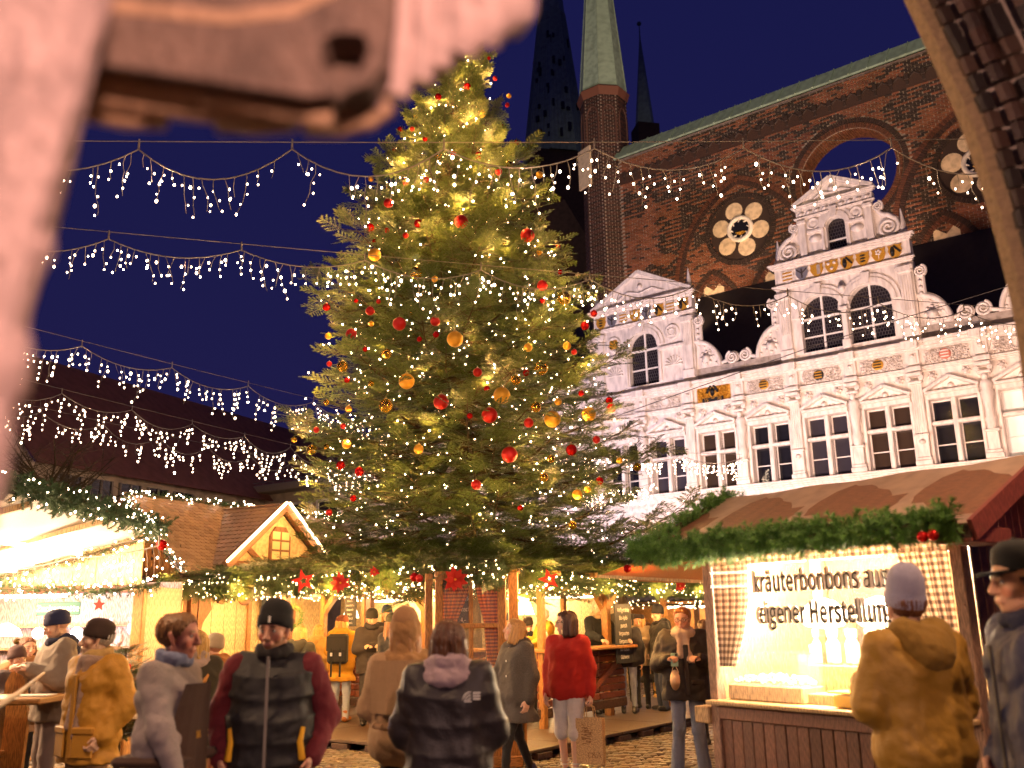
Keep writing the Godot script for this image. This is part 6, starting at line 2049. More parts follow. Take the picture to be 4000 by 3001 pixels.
	for q in [[1910, 227, 9, 0], [1934, 306, 10, 1], [1826, 338, 16, 0], [1712, 378, 15, 0], [1882, 443, 17, 3], [1988, 375, 10, 3], [1982, 410, 10, 1], [1625, 452, 11, 3], [1563, 506, 13, 0], [1610, 503, 10, 1], [1963, 500, 16, 0], [1660, 543, 11, 0], [1746, 496, 11, 2], [2018, 557, 11, 0], [1540, 588, 11, 0], [1710, 608, 16, 2], [1870, 608, 17, 0], [1770, 600, 12, 1], [1988, 643, 16, 2], [1948, 670, 15, 1], [2107, 683, 15, 3], [2060, 687, 8, 1], [1583, 708, 14, 1], [1665, 702, 12, 1], [1448, 700, 11, 3], [1517, 793, 20, 1], [1802, 866, 28, 1], [1634, 873, 18, 0], [1445, 888, 17, 0], [1510, 900, 11, 1], [1583, 920, 12, 1], [2060, 920, 29, 1], [1463, 995, 26, 3], [1462, 942, 9, 0], [1972, 950, 11, 2], [2115, 858, 11, 2], [2180, 960, 10, 0], [2106, 986, 11, 3], [1625, 1067, 26, 2], [1698, 1091, 13, 3], [2128, 1053, 10, 0], [2188, 1063, 10, 0], [2118, 1115, 21, 1], [1275, 1200, 16, 0], [1445, 1215, 18, 1], [1390, 1175, 9, 0], [1478, 1178, 10, 1], [1606, 1224, 9, 2], [1560, 1265, 27, 1], [1700, 1255, 20, 1], [1372, 1305, 22, 1], [1450, 1265, 11, 3], [1282, 1313, 13, 3], [1703, 1307, 13, 0], [1777, 1325, 32, 3], [1638, 1325, 11, 0], [1427, 1365, 11, 0], [1510, 1382, 20, 2], [1286, 1422, 11, 1], [2203, 1165, 27, 2], [2300, 1165, 14, 2], [2118, 1175, 11, 0], [2063, 1358, 17, 3], [2215, 1352, 16, 3], [2243, 1375, 12, 1], [2285, 1274, 18, 0], [2320, 1225, 14, 1], [1338, 1432, 22, 2], [1588, 1490, 31, 3], [2113, 1438, 28, 2], [2015, 1485, 20, 2], [1865, 1455, 18, 1], [2055, 1457, 13, 0], [1355, 1485, 12, 0], [1450, 1498, 12, 2], [1902, 1520, 13, 0], [1507, 1585, 27, 2], [1723, 1570, 30, 1], [1960, 1545, 33, 3], [1912, 1622, 31, 1], [1275, 1573, 12, 2], [1362, 1598, 13, 3], [1340, 1665, 11, 1], [1835, 1625, 12, 0], [2065, 1652, 19, 1], [2093, 1591, 21, 2], [2158, 1638, 32, 3], [2300, 1618, 28, 3], [2180, 1570, 14, 3], [2270, 1536, 12, 0], [2380, 1565, 15, 0], [2388, 1595, 18, 1], [1235, 1680, 12, 1], [1148, 1718, 12, 2], [1218, 1757, 20, 2], [1353, 1735, 18, 3], [1275, 1745, 11, 2], [2232, 1758, 22, 0], [1990, 1776, 31, 1], [2330, 1718, 15, 1], [1330, 1818, 17, 0], [1403, 1843, 18, 0], [1635, 1755, 19, 3], [2152, 1793, 15, 2], [2490, 1825, 16, 2], [2125, 1865, 17, 2], [1860, 1894, 19, 1], [2342, 1880, 16, 0], [2295, 1913, 13, 3], [2255, 1932, 19, 3], [1380, 1947, 13, 0], [1285, 2003, 13, 1], [2033, 1985, 11, 0], [2236, 2052, 16, 2], [2420, 1800, 12, 3]]:
		var r0 := ray(q[0], q[1])
		# nearest place on the crown's front along this line of sight: the bauble hangs from a twig there
		var d := 16.0
		for k in 40:
			var zz := 16.0 - 3.4 + k * 0.085
			var p := Vector3(0, EYE, 0) + r0 * (zz / -r0.z)
			var h := Vector2(p.x - base.x - ax.call(p.y), p.z - base.z).length()
			if h < prof.call(clampf(p.y, 2.6, 12.4)) + 0.24:
				d = zz
				break
		var p := at(q[0], q[1], d)
		var rad: float = q[2] * d / FOCAL * 1.04
		var big: bool = q[2] >= 24
		var band := "near the top" if p.y > 9.6 else ("in the upper half" if p.y > 7.4 else ("at mid height" if p.y > 5.4 else "low down"))
		var dx: float = p.x - base.x
		var sidew := "at the left edge" if dx < -1.25 else ("left of the middle" if dx < -0.35 else ("in the middle" if dx < 0.45 else ("right of the middle" if dx < 1.3 else "at the right edge")))
		var lab := "%s %s bauble %s of the tree, %s" % ["large" if big else ("small" if q[2] < 13 else "medium"), fname[q[3]], sidew, band]
		used.get_or_add(lab, []).append(p.y)
		var grp := "%s baubles %s, %s" % [fname[q[3]], sidew, band]
		bauble(p, rad, fin[q[3]], lab, grp)
		hung.append([get_child(get_child_count() - 1), lab, p.y])
	for q in hung:   # tell alike neighbours apart by their height
		var ys: Array = used[q[1]]
		if ys.size() > 1:
			ys.sort()
			ys.reverse()
			var w: Array = [[], [], ["upper", "lower"], ["topmost", "middle", "lowest"], ["topmost", "second highest", "third highest", "lowest"], ["topmost", "second highest", "central", "second lowest", "lowest"]][mini(ys.size(), 5)]
			q[0].set_meta("label", w[mini(ys.find(q[2]), w.size() - 1)] + " " + q[1])
	# stand the tree is fixed in
	b = MB.new()
	b.lathe(PackedVector2Array([Vector2(0.5, 0), Vector2(0.5, 0.15), Vector2(0.25, 0.5), Vector2(0.22, 0.5)]), Transform3D(), 16)
	put("stand", b.mesh(), M.dark_wood, o)

# ---------------------------------------------------------------- wooden hut with a tiled roof
func tiled_hut() -> void:
	var X := Vector3(0.4848, 0, -0.8746)
	var F := frame(Vector3(-5.23, 0, -14.13), X)
	var o := thing("tiled_hut", "wooden market hut with a brown tiled roof and a lit front gable", "market hut", F.origin, "", F.basis)
	var b := MB.new()
	# roof tiles: rows of round-ended tiles, the nearest ones singly
	var tile := MB.new()
	tile.prism(PackedVector2Array([Vector2(-0.05, 0.13), Vector2(-0.05, -0.02), Vector2(-0.03, -0.05), Vector2(0.03, -0.05), Vector2(0.05, -0.02), Vector2(0.05, 0.13)]), 0.016)
	var tm := tile.mesh()
	var slope := Vector3(0, 1.3, -1.45)
	var sl := slope.length()
	var up := slope / sl
	var nrm := Vector3.RIGHT.cross(up).normalized()
	var tilt := Basis(Vector3.RIGHT, up, nrm)
	var xfs := []
	var cols := PackedColorArray()
	var singles := 0
	var rows := 22
	for j in rows:
		var t := (j + 0.4) / rows
		var u := 0.06 + (0.052 if j % 2 else 0.0)
		while u < 5.4:
			var p := Vector3(u, 2.34, 0.25) + slope * t
			var yd := 2.5 + (1.02 * (1.0 - absf(u - 2.08) / 1.28))   # the dormer's own roof covers this part
			if not (absf(u - 2.08) < 1.28 and p.y < yd - 0.05):
				var bs := tilt * Basis(Vector3.RIGHT, -0.1) * Basis(Vector3.BACK, rf(-0.03, 0.03))
				if singles < 290 and u < 1.4 and j < 14 and j > 1:
					singles += 1
					put("roof_tile", tm, mat("tile_%d" % (rng.randi() % 3), [Color(0.3, 0.19, 0.125), Color(0.25, 0.155, 0.1), Color(0.34, 0.22, 0.15)][rng.randi() % 3], 0.42, "fine", Vector3(5, 5, 5)), o, p + nrm * rf(0.0, 0.004), bs)
				else:
					xfs.append(Transform3D(bs, p + nrm * rf(0.0, 0.004)))
					cols.append(jit(Color(0.3, 0.19, 0.125), 0.2))
			u += 0.104
	b = MB.new()
	b.quad(Vector3(0.02, 2.32, 0.24), Vector3(5.5, 2.32, 0.24), Vector3(5.5, 3.62, -1.22), Vector3(0.02, 3.62, -1.22), Vector3(0, 1, 1))
	b.quad(Vector3(0.02, 2.32, -2.7), Vector3(5.5, 2.32, -2.7), Vector3(5.5, 3.62, -1.22), Vector3(0.02, 3.62, -1.22), Vector3(0, 1, -1))
	put("roof", b.mesh(), M.dark_wood, o)
	var mt := mat("tile_many", Color(1, 1, 1), 0.42)
	# dormer: its two little roofs, its timbered front with a window, light strips along the verges
	var ap := Vector3(2.08, 3.55, 0.3)
	var lf := Vector3(0.8, 2.5, 0.3)
	var rt := Vector3(3.36, 2.5, 0.3)
	for s in [0, 1]:
		var e := lf if s == 0 else rt
		var back := ap + Vector3(0, 0, -1.6)
		b = MB.new()
		var eb := e + Vector3(0, 0, -0.35)
		b.quad(e, ap, back, eb, Vector3(-1 if s == 0 else 1, 1, 0))
		put("dormer_roof", b.mesh(), M.roof_tile, o)
		var dirr := (ap - e).normalized()
		var nn := Vector3.BACK.cross(dirr) if s == 0 else dirr.cross(Vector3.BACK)
		if nn.y < 0: nn = -nn
		for j in 14:
			var p0 := e.lerp(ap, (j + 0.3) / 14.0)
			var depth := lerpf(0.3, 1.5, (j + 0.3) / 14.0)
			var k := 0
			while k * 0.104 < depth:
				xfs.append(Transform3D(Basis(Vector3.FORWARD if s == 0 else Vector3.BACK, dirr, nn) * Basis(Vector3.RIGHT, -0.1), p0 + Vector3(0, 0, -0.06 - k * 0.104 - (0.05 if j % 2 else 0.0)) + nn * 0.004))
				cols.append(jit(Color(0.3, 0.19, 0.125), 0.2))
				k += 1
		b = MB.new()
		b.bar(e + Vector3(0, -0.02, 0.06), ap + Vector3(0, -0.02, 0.06), 0.08, 0.14, nn)
		put("verge_board", b.mesh(), M.wood_along, o)
		b = MB.new()
		b.bar(e + Vector3(0, 0.0, 0.12) + nn * 0.05, ap + Vector3(0, 0.0, 0.12) + nn * 0.05, 0.03, 0.03, nn)
		put("light_strip", b.mesh(), glow("light_strip", Color(1.0, 0.72, 0.38), 16.0), o)
		for k in 3:
			lamp("light_strip_glow", e.lerp(ap, 0.2 + k * 0.3) + Vector3(0, 0.0, 0.3), 0.32, Color(1.0, 0.72, 0.4), 0.15, 5, o)
	many("roof_tiles", tm, mt, xfs, o, cols)
	b = MB.new()
	b.prism(PackedVector2Array([Vector2(lf.x + 0.1, 2.5), Vector2(rt.x - 0.1, 2.5), Vector2(ap.x, 3.45)]), 0.04, Transform3D(Basis(), Vector3(0, 0, 0.2)))
	put("gable_panel", b.mesh(), mat("gable_cream", Color(0.62, 0.46, 0.26), 0.7, "mottle", Vector3(2, 2, 2)), o)
	for q in [[Vector3(0.9, 2.53, 0.26), Vector3(3.26, 2.53, 0.26)], [Vector3(1.25, 2.85, 0.26), Vector3(1.68, 2.56, 0.26)], [Vector3(2.9, 2.85, 0.26), Vector3(2.48, 2.56, 0.26)]]:
		b = MB.new()
		b.bar(q[0], q[1], 0.04, 0.09)
		put("timber", b.mesh(), M.wood_along, o)
	b = MB.new()
	b.prism(PackedVector2Array([Vector2(1.84, 2.6), Vector2(2.32, 2.6), Vector2(2.32, 3.02), Vector2(2.2, 3.18), Vector2(1.96, 3.18), Vector2(1.84, 3.02)]), 0.05, Transform3D(Basis(), Vector3(0, 0, 0.235)))
	var dw := put("window", b.mesh(), M.wood_up, o)
	for i in 2:
		for k in 3:
			b = MB.new()
			b.box(Vector3(1.97 + i * 0.22, 2.7 + k * 0.165, 0.288), Vector3(0.18, 0.13, 0.008), Basis(), 0.003)
			put("window_pane", b.mesh(), mat("gable_pane", Color(0.7, 0.52, 0.28), 0.3), dw)
	# body: front posts, counter, left end wall of boards, carved bracket
	for u in [0.55, 2.75, 5.0]:
		b = MB.new()
		b.box(Vector3(u, 1.15, -0.05), Vector3(0.13, 2.3, 0.13), Basis(), 0.01)
		put("post", b.mesh(), M.wood_up, o)
	b = MB.new()
	b.prism(PackedVector2Array([Vector2(0.62, 2.2), Vector2(1.15, 2.2), Vector2(1.2, 2.1), Vector2(1.12, 1.9), Vector2(1.02, 1.92), Vector2(0.98, 2.06), Vector2(0.9, 2.1), Vector2(0.84, 1.98), Vector2(0.88, 1.82), Vector2(0.8, 1.72), Vector2(0.72, 1.62), Vector2(0.68, 1.45), Vector2(0.62, 1.5)]), 0.05, Transform3D(Basis(), Vector3(0, 0, -0.02)))
	put("carved_bracket", b.mesh(), M.wood_up, o)
	b = MB.new()
	b.box(Vector3(2.8, 2.3, 0.22), Vector3(5.5, 0.1, 0.06), Basis(), 0.008)
	put("eave_board", b.mesh(), M.dark_wood, o)
	b = MB.new()
	b.box(Vector3(2.8, 1.03, 0.0), Vector3(4.5, 0.05, 0.5), Basis(), 0.01)
	put("counter", b.mesh(), M.honey_along, o)
	for k in 14:
		b = MB.new()
		b.box(Vector3(0.8 + k * 0.32, 0.5, 0.05), Vector3(0.31, 1.0, 0.03), Basis(), 0.006)
		put("counter_board", b.mesh(), mat("counter_dark_%d" % (k % 2), [Color(0.13, 0.045, 0.02), Color(0.16, 0.055, 0.025)][k % 2], 0.4, "grain", Vector3(9, 1, 9), "grain", 0.2), o)
	for k in 12:
		b = MB.new()
		var z := -0.1 - k * 0.21
		var h := 2.3 + 1.2 * (1.0 - absf(z + 1.25) / 1.3)
		b.box(Vector3(0.4, (h + 2.2) / 2, z), Vector3(0.03, h - 2.2, 0.2), Basis(), 0.005)
		put("gable_board", b.mesh(), M.honey_up, o)
		if k % 3 == 1:
			b = MB.new()
			b.ball(Vector3(0.383, 2.75, z + 0.1), Vector3(0.004, 0.07, 0.02), 6, 5)
			b.ball(Vector3(0.383, 2.62, z + 0.1), Vector3(0.004, 0.03, 0.03), 6, 5)
			put("cutout", b.mesh(), M.dark_wood, o)
	for k in 3:
		b = MB.new()
		b.box(Vector3(0.42, 1.12, -0.45 - k * 0.8), Vector3(0.04, 2.1, 0.78), Basis(), 0.006)
		put("wall_panel", b.mesh(), mat("panel_brown", Color(0.27, 0.125, 0.04), 0.6, "grain", Vector3(3, 1, 3), "grain", 0.2), o)
		b = MB.new()
		b.box(Vector3(0.38, 1.12, -0.05 - k * 0.8), Vector3(0.07, 2.2, 0.08), Basis(), 0.006)
		put("wall_batten", b.mesh(), M.wood_up, o)
	for k in 3:
		b = MB.new()
		b.box(Vector3(0.36 - 0.03 * k, 2.12 + 0.09 * k, -1.25), Vector3(0.08, 0.07, 2.6), Basis(), 0.006)
		put("cornice_board", b.mesh(), M.wood_along, o)
	for k in 16:
		b = MB.new()
		b.box(Vector3(0.75 + k * 0.3, 1.2, -1.6), Vector3(0.29, 2.3, 0.03), Basis(), 0.005)
		put("back_board", b.mesh(), mat("pale_pine", Color(0.66, 0.45, 0.2), 0.6, "grain", Vector3(6, 0.8, 6)), o)
	for k in 4:
		b = MB.new()
		b.box(Vector3(0.9 + k * 1.2, 1.2, -1.56), Vector3(0.09, 2.3, 0.05), Basis(), 0.006)
		put("back_post", b.mesh(), M.honey_up, o)
	b = MB.new()
	b.box(Vector3(2.8, 2.28, -0.8), Vector3(5.0, 0.04, 1.6))
	put("ceiling", b.mesh(), M.pale_pine, o)
	for k in 4:
		b = MB.new()
		b.box(Vector3(1.1 + k * 1.1, 2.2, -0.6), Vector3(0.6, 0.04, 0.06), Basis(), 0.008)
		put("lamp_tube", b.mesh(), M.tube_light, o)
		lamp("lamp_tube_light", Vector3(1.1 + k * 1.1, 2.12, -0.6), 2.0, Color(1.0, 0.85, 0.6), 0.15, 8, o)
	# round sign, wreaths, list on the back wall
	var rs := thing("round_sign", "brown round shop sign with white lettering under the hut's eave", "sign", F * Vector3(1.5, 2.05, 0.1), "", F.basis)
	b = MB.new()
	b.lathe(PackedVector2Array([Vector2(0, 0.02), Vector2(0.15, 0.02), Vector2(0.17, 0.01), Vector2(0.17, -0.01)]), Transform3D(Basis(Vector3.RIGHT, PI / 2), Vector3.ZERO), 24)
	put("disc", b.mesh(), M.stall_plank_2, rs)
	b = MB.new()
	b.box(Vector3(0, 0.0, 0.022), Vector3(0.3, 0.07, 0.004), Basis(), 0.002)
	put("name_band", b.mesh(), mat("sign_brown", Color(0.12, 0.05, 0.03), 0.5), rs)
	put("lettering", text_mesh("Feldspatz", 0.07, 0.002, "Droid Serif"), M.paint_white, rs, Vector3(0, 0, 0.026))
	for q in [[1.15, 1.75, 0.15, 0, "frosted green wreath inside the hut, beside its carved corner post"], [2.75, 1.7, 0.2, 1, "pale twig wreath with bulbs on the hut's middle post"]]:
		var w := thing("wreath", q[4], "wreath", F * Vector3(q[0], q[1], -1.5 if q[3] == 0 else 0.04), "", F.basis)
		var wx := []
		for i in 130:
			var t := TAU * i / 130
			var d := Vector3(-sin(t), cos(t), 0) * 0.8 + Vector3(rf(-1, 1), rf(-1, 1), rf(-0.3, 1))
			d = d.normalized()
			var sd := d.cross(Vector3.BACK).normalized()
			wx.append(Transform3D(Basis(sd, d, sd.cross(d)).scaled_local(Vector3.ONE * 0.45), Vector3(cos(t), sin(t), 0) * (q[2] - 0.03) + Vector3(rf(-0.02, 0.02), rf(-0.02, 0.02), 0)))
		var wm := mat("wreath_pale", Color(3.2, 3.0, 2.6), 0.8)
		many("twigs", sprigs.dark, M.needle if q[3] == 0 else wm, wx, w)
	chalkboard(F, "dark price list with white rows on the hut's back wall", 3.75, 1.75, 0.42, 0.8, -1.5, ["Suppe 5,–", "Wurst 4,–", "Brot 3,–", "Käse 4,5", "Kartoffel 5,–", "Pilze 6,–", "Spätzle 6,5", "Tee 2,5", "Kaffee 2,5"], 0.06)
	# garlands with bulbs on ridge, verge, eave and down the middle post
	garland(PackedVector3Array([F * Vector3(0.1, 3.66, -1.2), F * Vector3(2.5, 3.68, -1.2), F * Vector3(5.4, 3.7, -1.2)]), 0.1, 90, "dark", "lit fir garland along the ridge of the tiled hut", "", 42, 0.1, "bulb")
	garland(PackedVector3Array([F * Vector3(0.05, 3.64, -1.18), F * Vector3(0.0, 3.0, -0.5), F * Vector3(0.05, 2.4, 0.25)]), 0.1, 90, "dark", "lit fir garland down the left verge of the tiled hut", "", 42, 0.1, "bulb")
	garland(PackedVector3Array([F * Vector3(0.2, 2.24, 0.32), F * Vector3(1.6, 2.2, 0.34), F * Vector3(3.0, 2.22, 0.34), F * Vector3(5.3, 2.22, 0.32)]), 0.12, 110, "dark", "lit fir garland along the front eave of the tiled hut", "", 46, 0.2, "bulb")
	garland(PackedVector3Array([F * Vector3(2.05, 2.2, 0.2), F * Vector3(2.1, 1.7, 0.16), F * Vector3(2.08, 1.05, 0.16)]), 0.12, 110, "dark", "fir garland wound down the post in the middle of the tiled hut's front", "", 14, 0.1, "bulb")
	bauble(F * Vector3(2.95, 2.1, 0.45), 0.05, M.red_gloss, "dark red bauble on the tiled hut's eave garland")
	bauble(F * Vector3(1.2, 2.12, 0.45), 0.035, M.red_satin, "small red bauble at the left of the tiled hut's eave garland")

# ---------------------------------------------------------------- cotton candy stall at the far left
func sweets_stall() -> void:
	var F := Transform3D(Basis(), Vector3(-4.85, 0, -12.2))
	var o := thing("cotton_candy_stall", "overlit stall with a white canopy and a green sign at the left edge", "market stall", F.origin)
	var b := MB.new()
	b.box(Vector3(0.0, 1.05, 0), Vector3(0.14, 2.1, 0.14), Basis(), 0.012)
	put("post", b.mesh(), M.honey_up, o)
	b = MB.new()
	b.box(Vector3(-2.4, 2.06, 0), Vector3(4.8, 0.1, 0.1), Basis(), 0.01)
	put("lintel", b.mesh(), M.red_wood, o)
	for k in 16:
		b = MB.new()
		b.box(Vector3(-0.15 - k * 0.3, 2.11 + 0.29 - k * 0.0, 0), Vector3(0.295, 0.6 - k * 0.035, 0.03), Basis(), 0.005)
		put("front_board", b.mesh(), M.pale_pine, o, Vector3(0, -k * 0.017, 0))
	# canopy: high edge along the right, sloping down to the left
	var hi0 := Vector3(0.15, 2.8, 0.05)
	var hi1 := Vector3(0.17, 2.8, 4.9)
	var lo1 := Vector3(-3.2, 1.95, 4.9)
	var lo0 := Vector3(-3.2, 1.95, 0.05)
	b = MB.new()
	for i in 8:
		for j in 8:
			var q := []
			for w in [[i, j], [i + 1, j], [i + 1, j + 1], [i, j + 1]]:
				q.append(hi0.lerp(hi1, w[0] / 8.0).lerp(lo0.lerp(lo1, w[0] / 8.0), w[1] / 8.0) - Vector3(0, 0.06 * sin(w[1] / 8.0 * PI), 0))
			b.quad(q[0], q[1], q[2], q[3], Vector3.DOWN)
	put("canopy", b.mesh(), M.canvas_white, o)
	for k in 4:
		b = MB.new()
		b.bar(hi0.lerp(hi1, k / 3.0) - Vector3(0, 0.05, 0), lo0.lerp(lo1, k / 3.0) - Vector3(0, 0.05, 0), 0.05, 0.06)
		put("canopy_rib", b.mesh(), M.pale_wood, o)
	for k in 3:
		b = MB.new()
		b.bar(Vector3(-0.6 - k * 0.8, 2.48 - k * 0.2, 0.5), Vector3(-0.6 - k * 0.8, 2.48 - k * 0.2, 4.4), 0.05, 0.04)
		put("canopy_light", b.mesh(), glow("canopy_led", Color(1.0, 0.8, 0.58), 12.0), o)
		for i in 2:
			lamp("canopy_glow", Vector3(-0.6 - k * 0.8, 2.3 - k * 0.2, 1.0 + i * 2.2), 3.6, Color(1.0, 0.82, 0.62), 0.2, 8, o)
	# inside: back wall, shelves with goods, lamps
	b = MB.new()
	b.box(Vector3(-2.4, 1.1, -1.5), Vector3(4.8, 2.2, 0.05))
	b.box(Vector3(-0.03, 1.05, -0.75), Vector3(0.05, 2.1, 1.5))
	put("inner_wall", b.mesh(), mat("pink_board", Color(0.7, 0.5, 0.4), 0.7, "grain", Vector3(5, 0.8, 5)), o)
	b = MB.new()
	b.box(Vector3(-2.4, 0.98, 0.05), Vector3(4.8, 0.05, 0.5), Basis(), 0.01)
	put("counter", b.mesh(), M.pale_wood, o)
	for k in 15:
		b = MB.new()
		b.box(Vector3(-0.2 - k * 0.31, 0.48, 0.1), Vector3(0.3, 0.94, 0.03), Basis(), 0.006)
		put("counter_board", b.mesh(), M.honey_up, o)
	for k in 2:
		b = MB.new()
		b.box(Vector3(-2.0, 1.3 + k * 0.3, -1.3), Vector3(3.6, 0.03, 0.3), Basis(), 0.006)
		put("shelf", b.mesh(), M.pale_wood, o)
	for k in 2:
		b = MB.new()
		b.ball(Vector3(-0.85 - k * 0.5, 1.52, -0.15), Vector3(0.07, 0.07, 0.07), 12, 8)
		put("spotlight", b.mesh(), glow("spot_white", Color(0.8, 0.85, 1.0), 30.0), o)
		lamp("spotlight_glow", Vector3(-0.85 - k * 0.5, 1.52, -0.15), 1.4, Color(0.85, 0.87, 1.0), 0.07, 8, o)
	lamp("inner_glow", Vector3(-1.8, 1.95, -0.5), 2.2, Color(1.0, 0.82, 0.66), 0.12, 8, o)
	b = MB.new()
	b.box(Vector3(-1.8, 2.0, -0.5), Vector3(1.2, 0.04, 0.06))
	put("lamp_tube", b.mesh(), M.tube_light, o)
	var bl := thing("bowl_lamp", "white bowl-shaped lamp shade in the cotton candy stall, left of the blue beanie", "lamp", F * Vector3(-1.75, 1.55, -0.1))
	b = MB.new()
	b.lathe(PackedVector2Array([Vector2(0.2, -0.06), Vector2(0.16, 0.03), Vector2(0.04, 0.1), Vector2(0, 0.1)]), Transform3D(), 16)
	put("lamp_shade", b.mesh(), M.shade_lit, bl)
	var sg := thing("cotton_candy_sign", "teal sign reading Zuckerwatte in white letters", "sign", F * Vector3(-1.0, 1.82, 0.09))
	b = MB.new()
	b.box(Vector3.ZERO, Vector3(0.56, 0.165, 0.02), Basis(), 0.008)
	put("plate", b.mesh(), M.teal_sign, sg)
	put("lettering", text_mesh("Zuckerwatte", 0.105, 0.004, "Droid Sans", true), M.paint_white, sg, Vector3(0, 0, 0.013), Basis().scaled(Vector3(0.86, 1, 1)))
	for i in 7:   # cellophane bags and gingerbread hanging inside
		b = MB.new()
		b.ball(Vector3(0, 0, 0), Vector3(0.05, 0.09, 0.04), 8, 6)
		b.lathe(PackedVector2Array([Vector2(0.012, 0.08), Vector2(0.04, 0.14)]), Transform3D(), 8)
		tag(put("sweet_bag", b.mesh(), [M.white_glazed, M.bottle_milk, M.pink_board][i % 3], null, F * Vector3(-0.25 - i * 0.13, 1.42 + 0.14 * (i % 2), -0.7)), "%s sweet bag, %s from the right, hanging inside the cotton candy stall" % [["white", "pale green", "pink"][i % 3], ["first", "second", "third", "fourth", "fifth", "sixth", "seventh"][i]], "bag", "sweet bags in the cotton candy stall")
	tag(put("felt_star", star_shape(0.08, 0.45), M.felt_red, null, F * Vector3(-0.5, 1.86, 0.05)), "small red star hanging in the cotton candy stall window", "star")
	garland(PackedVector3Array([F * Vector3(0.35, 2.1, 0.3), F * Vector3(-0.4, 2.02, 0.32), F * Vector3(-1.6, 2.08, 0.3), F * Vector3(-3.0, 2.06, 0.3)]), 0.13, 120, "dark", "pale lit garland along the front of the cotton candy stall", "", 36, 0.2, "bulb")
	garland(PackedVector3Array([F * Vector3(0.25, 2.82, 0.0), F * Vector3(0.22, 2.86, 1.8), F * Vector3(0.2, 2.86, 4.6)]), 0.17, 130, "dark", "thick garland along the high right edge of the white canopy", "", 20, 0.1, "bulb")
	garland(PackedVector3Array([F * Vector3(0.25, 2.78, 0.1), F * Vector3(-0.6, 2.5, 0.15), F * Vector3(-1.8, 2.2, 0.2)]), 0.1, 90, "dark", "garland under the far edge of the white canopy", "", 20, 0.2, "bulb")
	bauble(F * Vector3(0.28, 2.6, 0.15), 0.07, M.red_gloss, "shiny red bauble at the far corner of the white canopy")
	icicles(F * Vector3(0.3, 2.7, 0.3), F * Vector3(-3.0, 2.3, 0.35), 3, 0.05, 0.06, 0.45, "icicle lights tangled below the white canopy", 31)

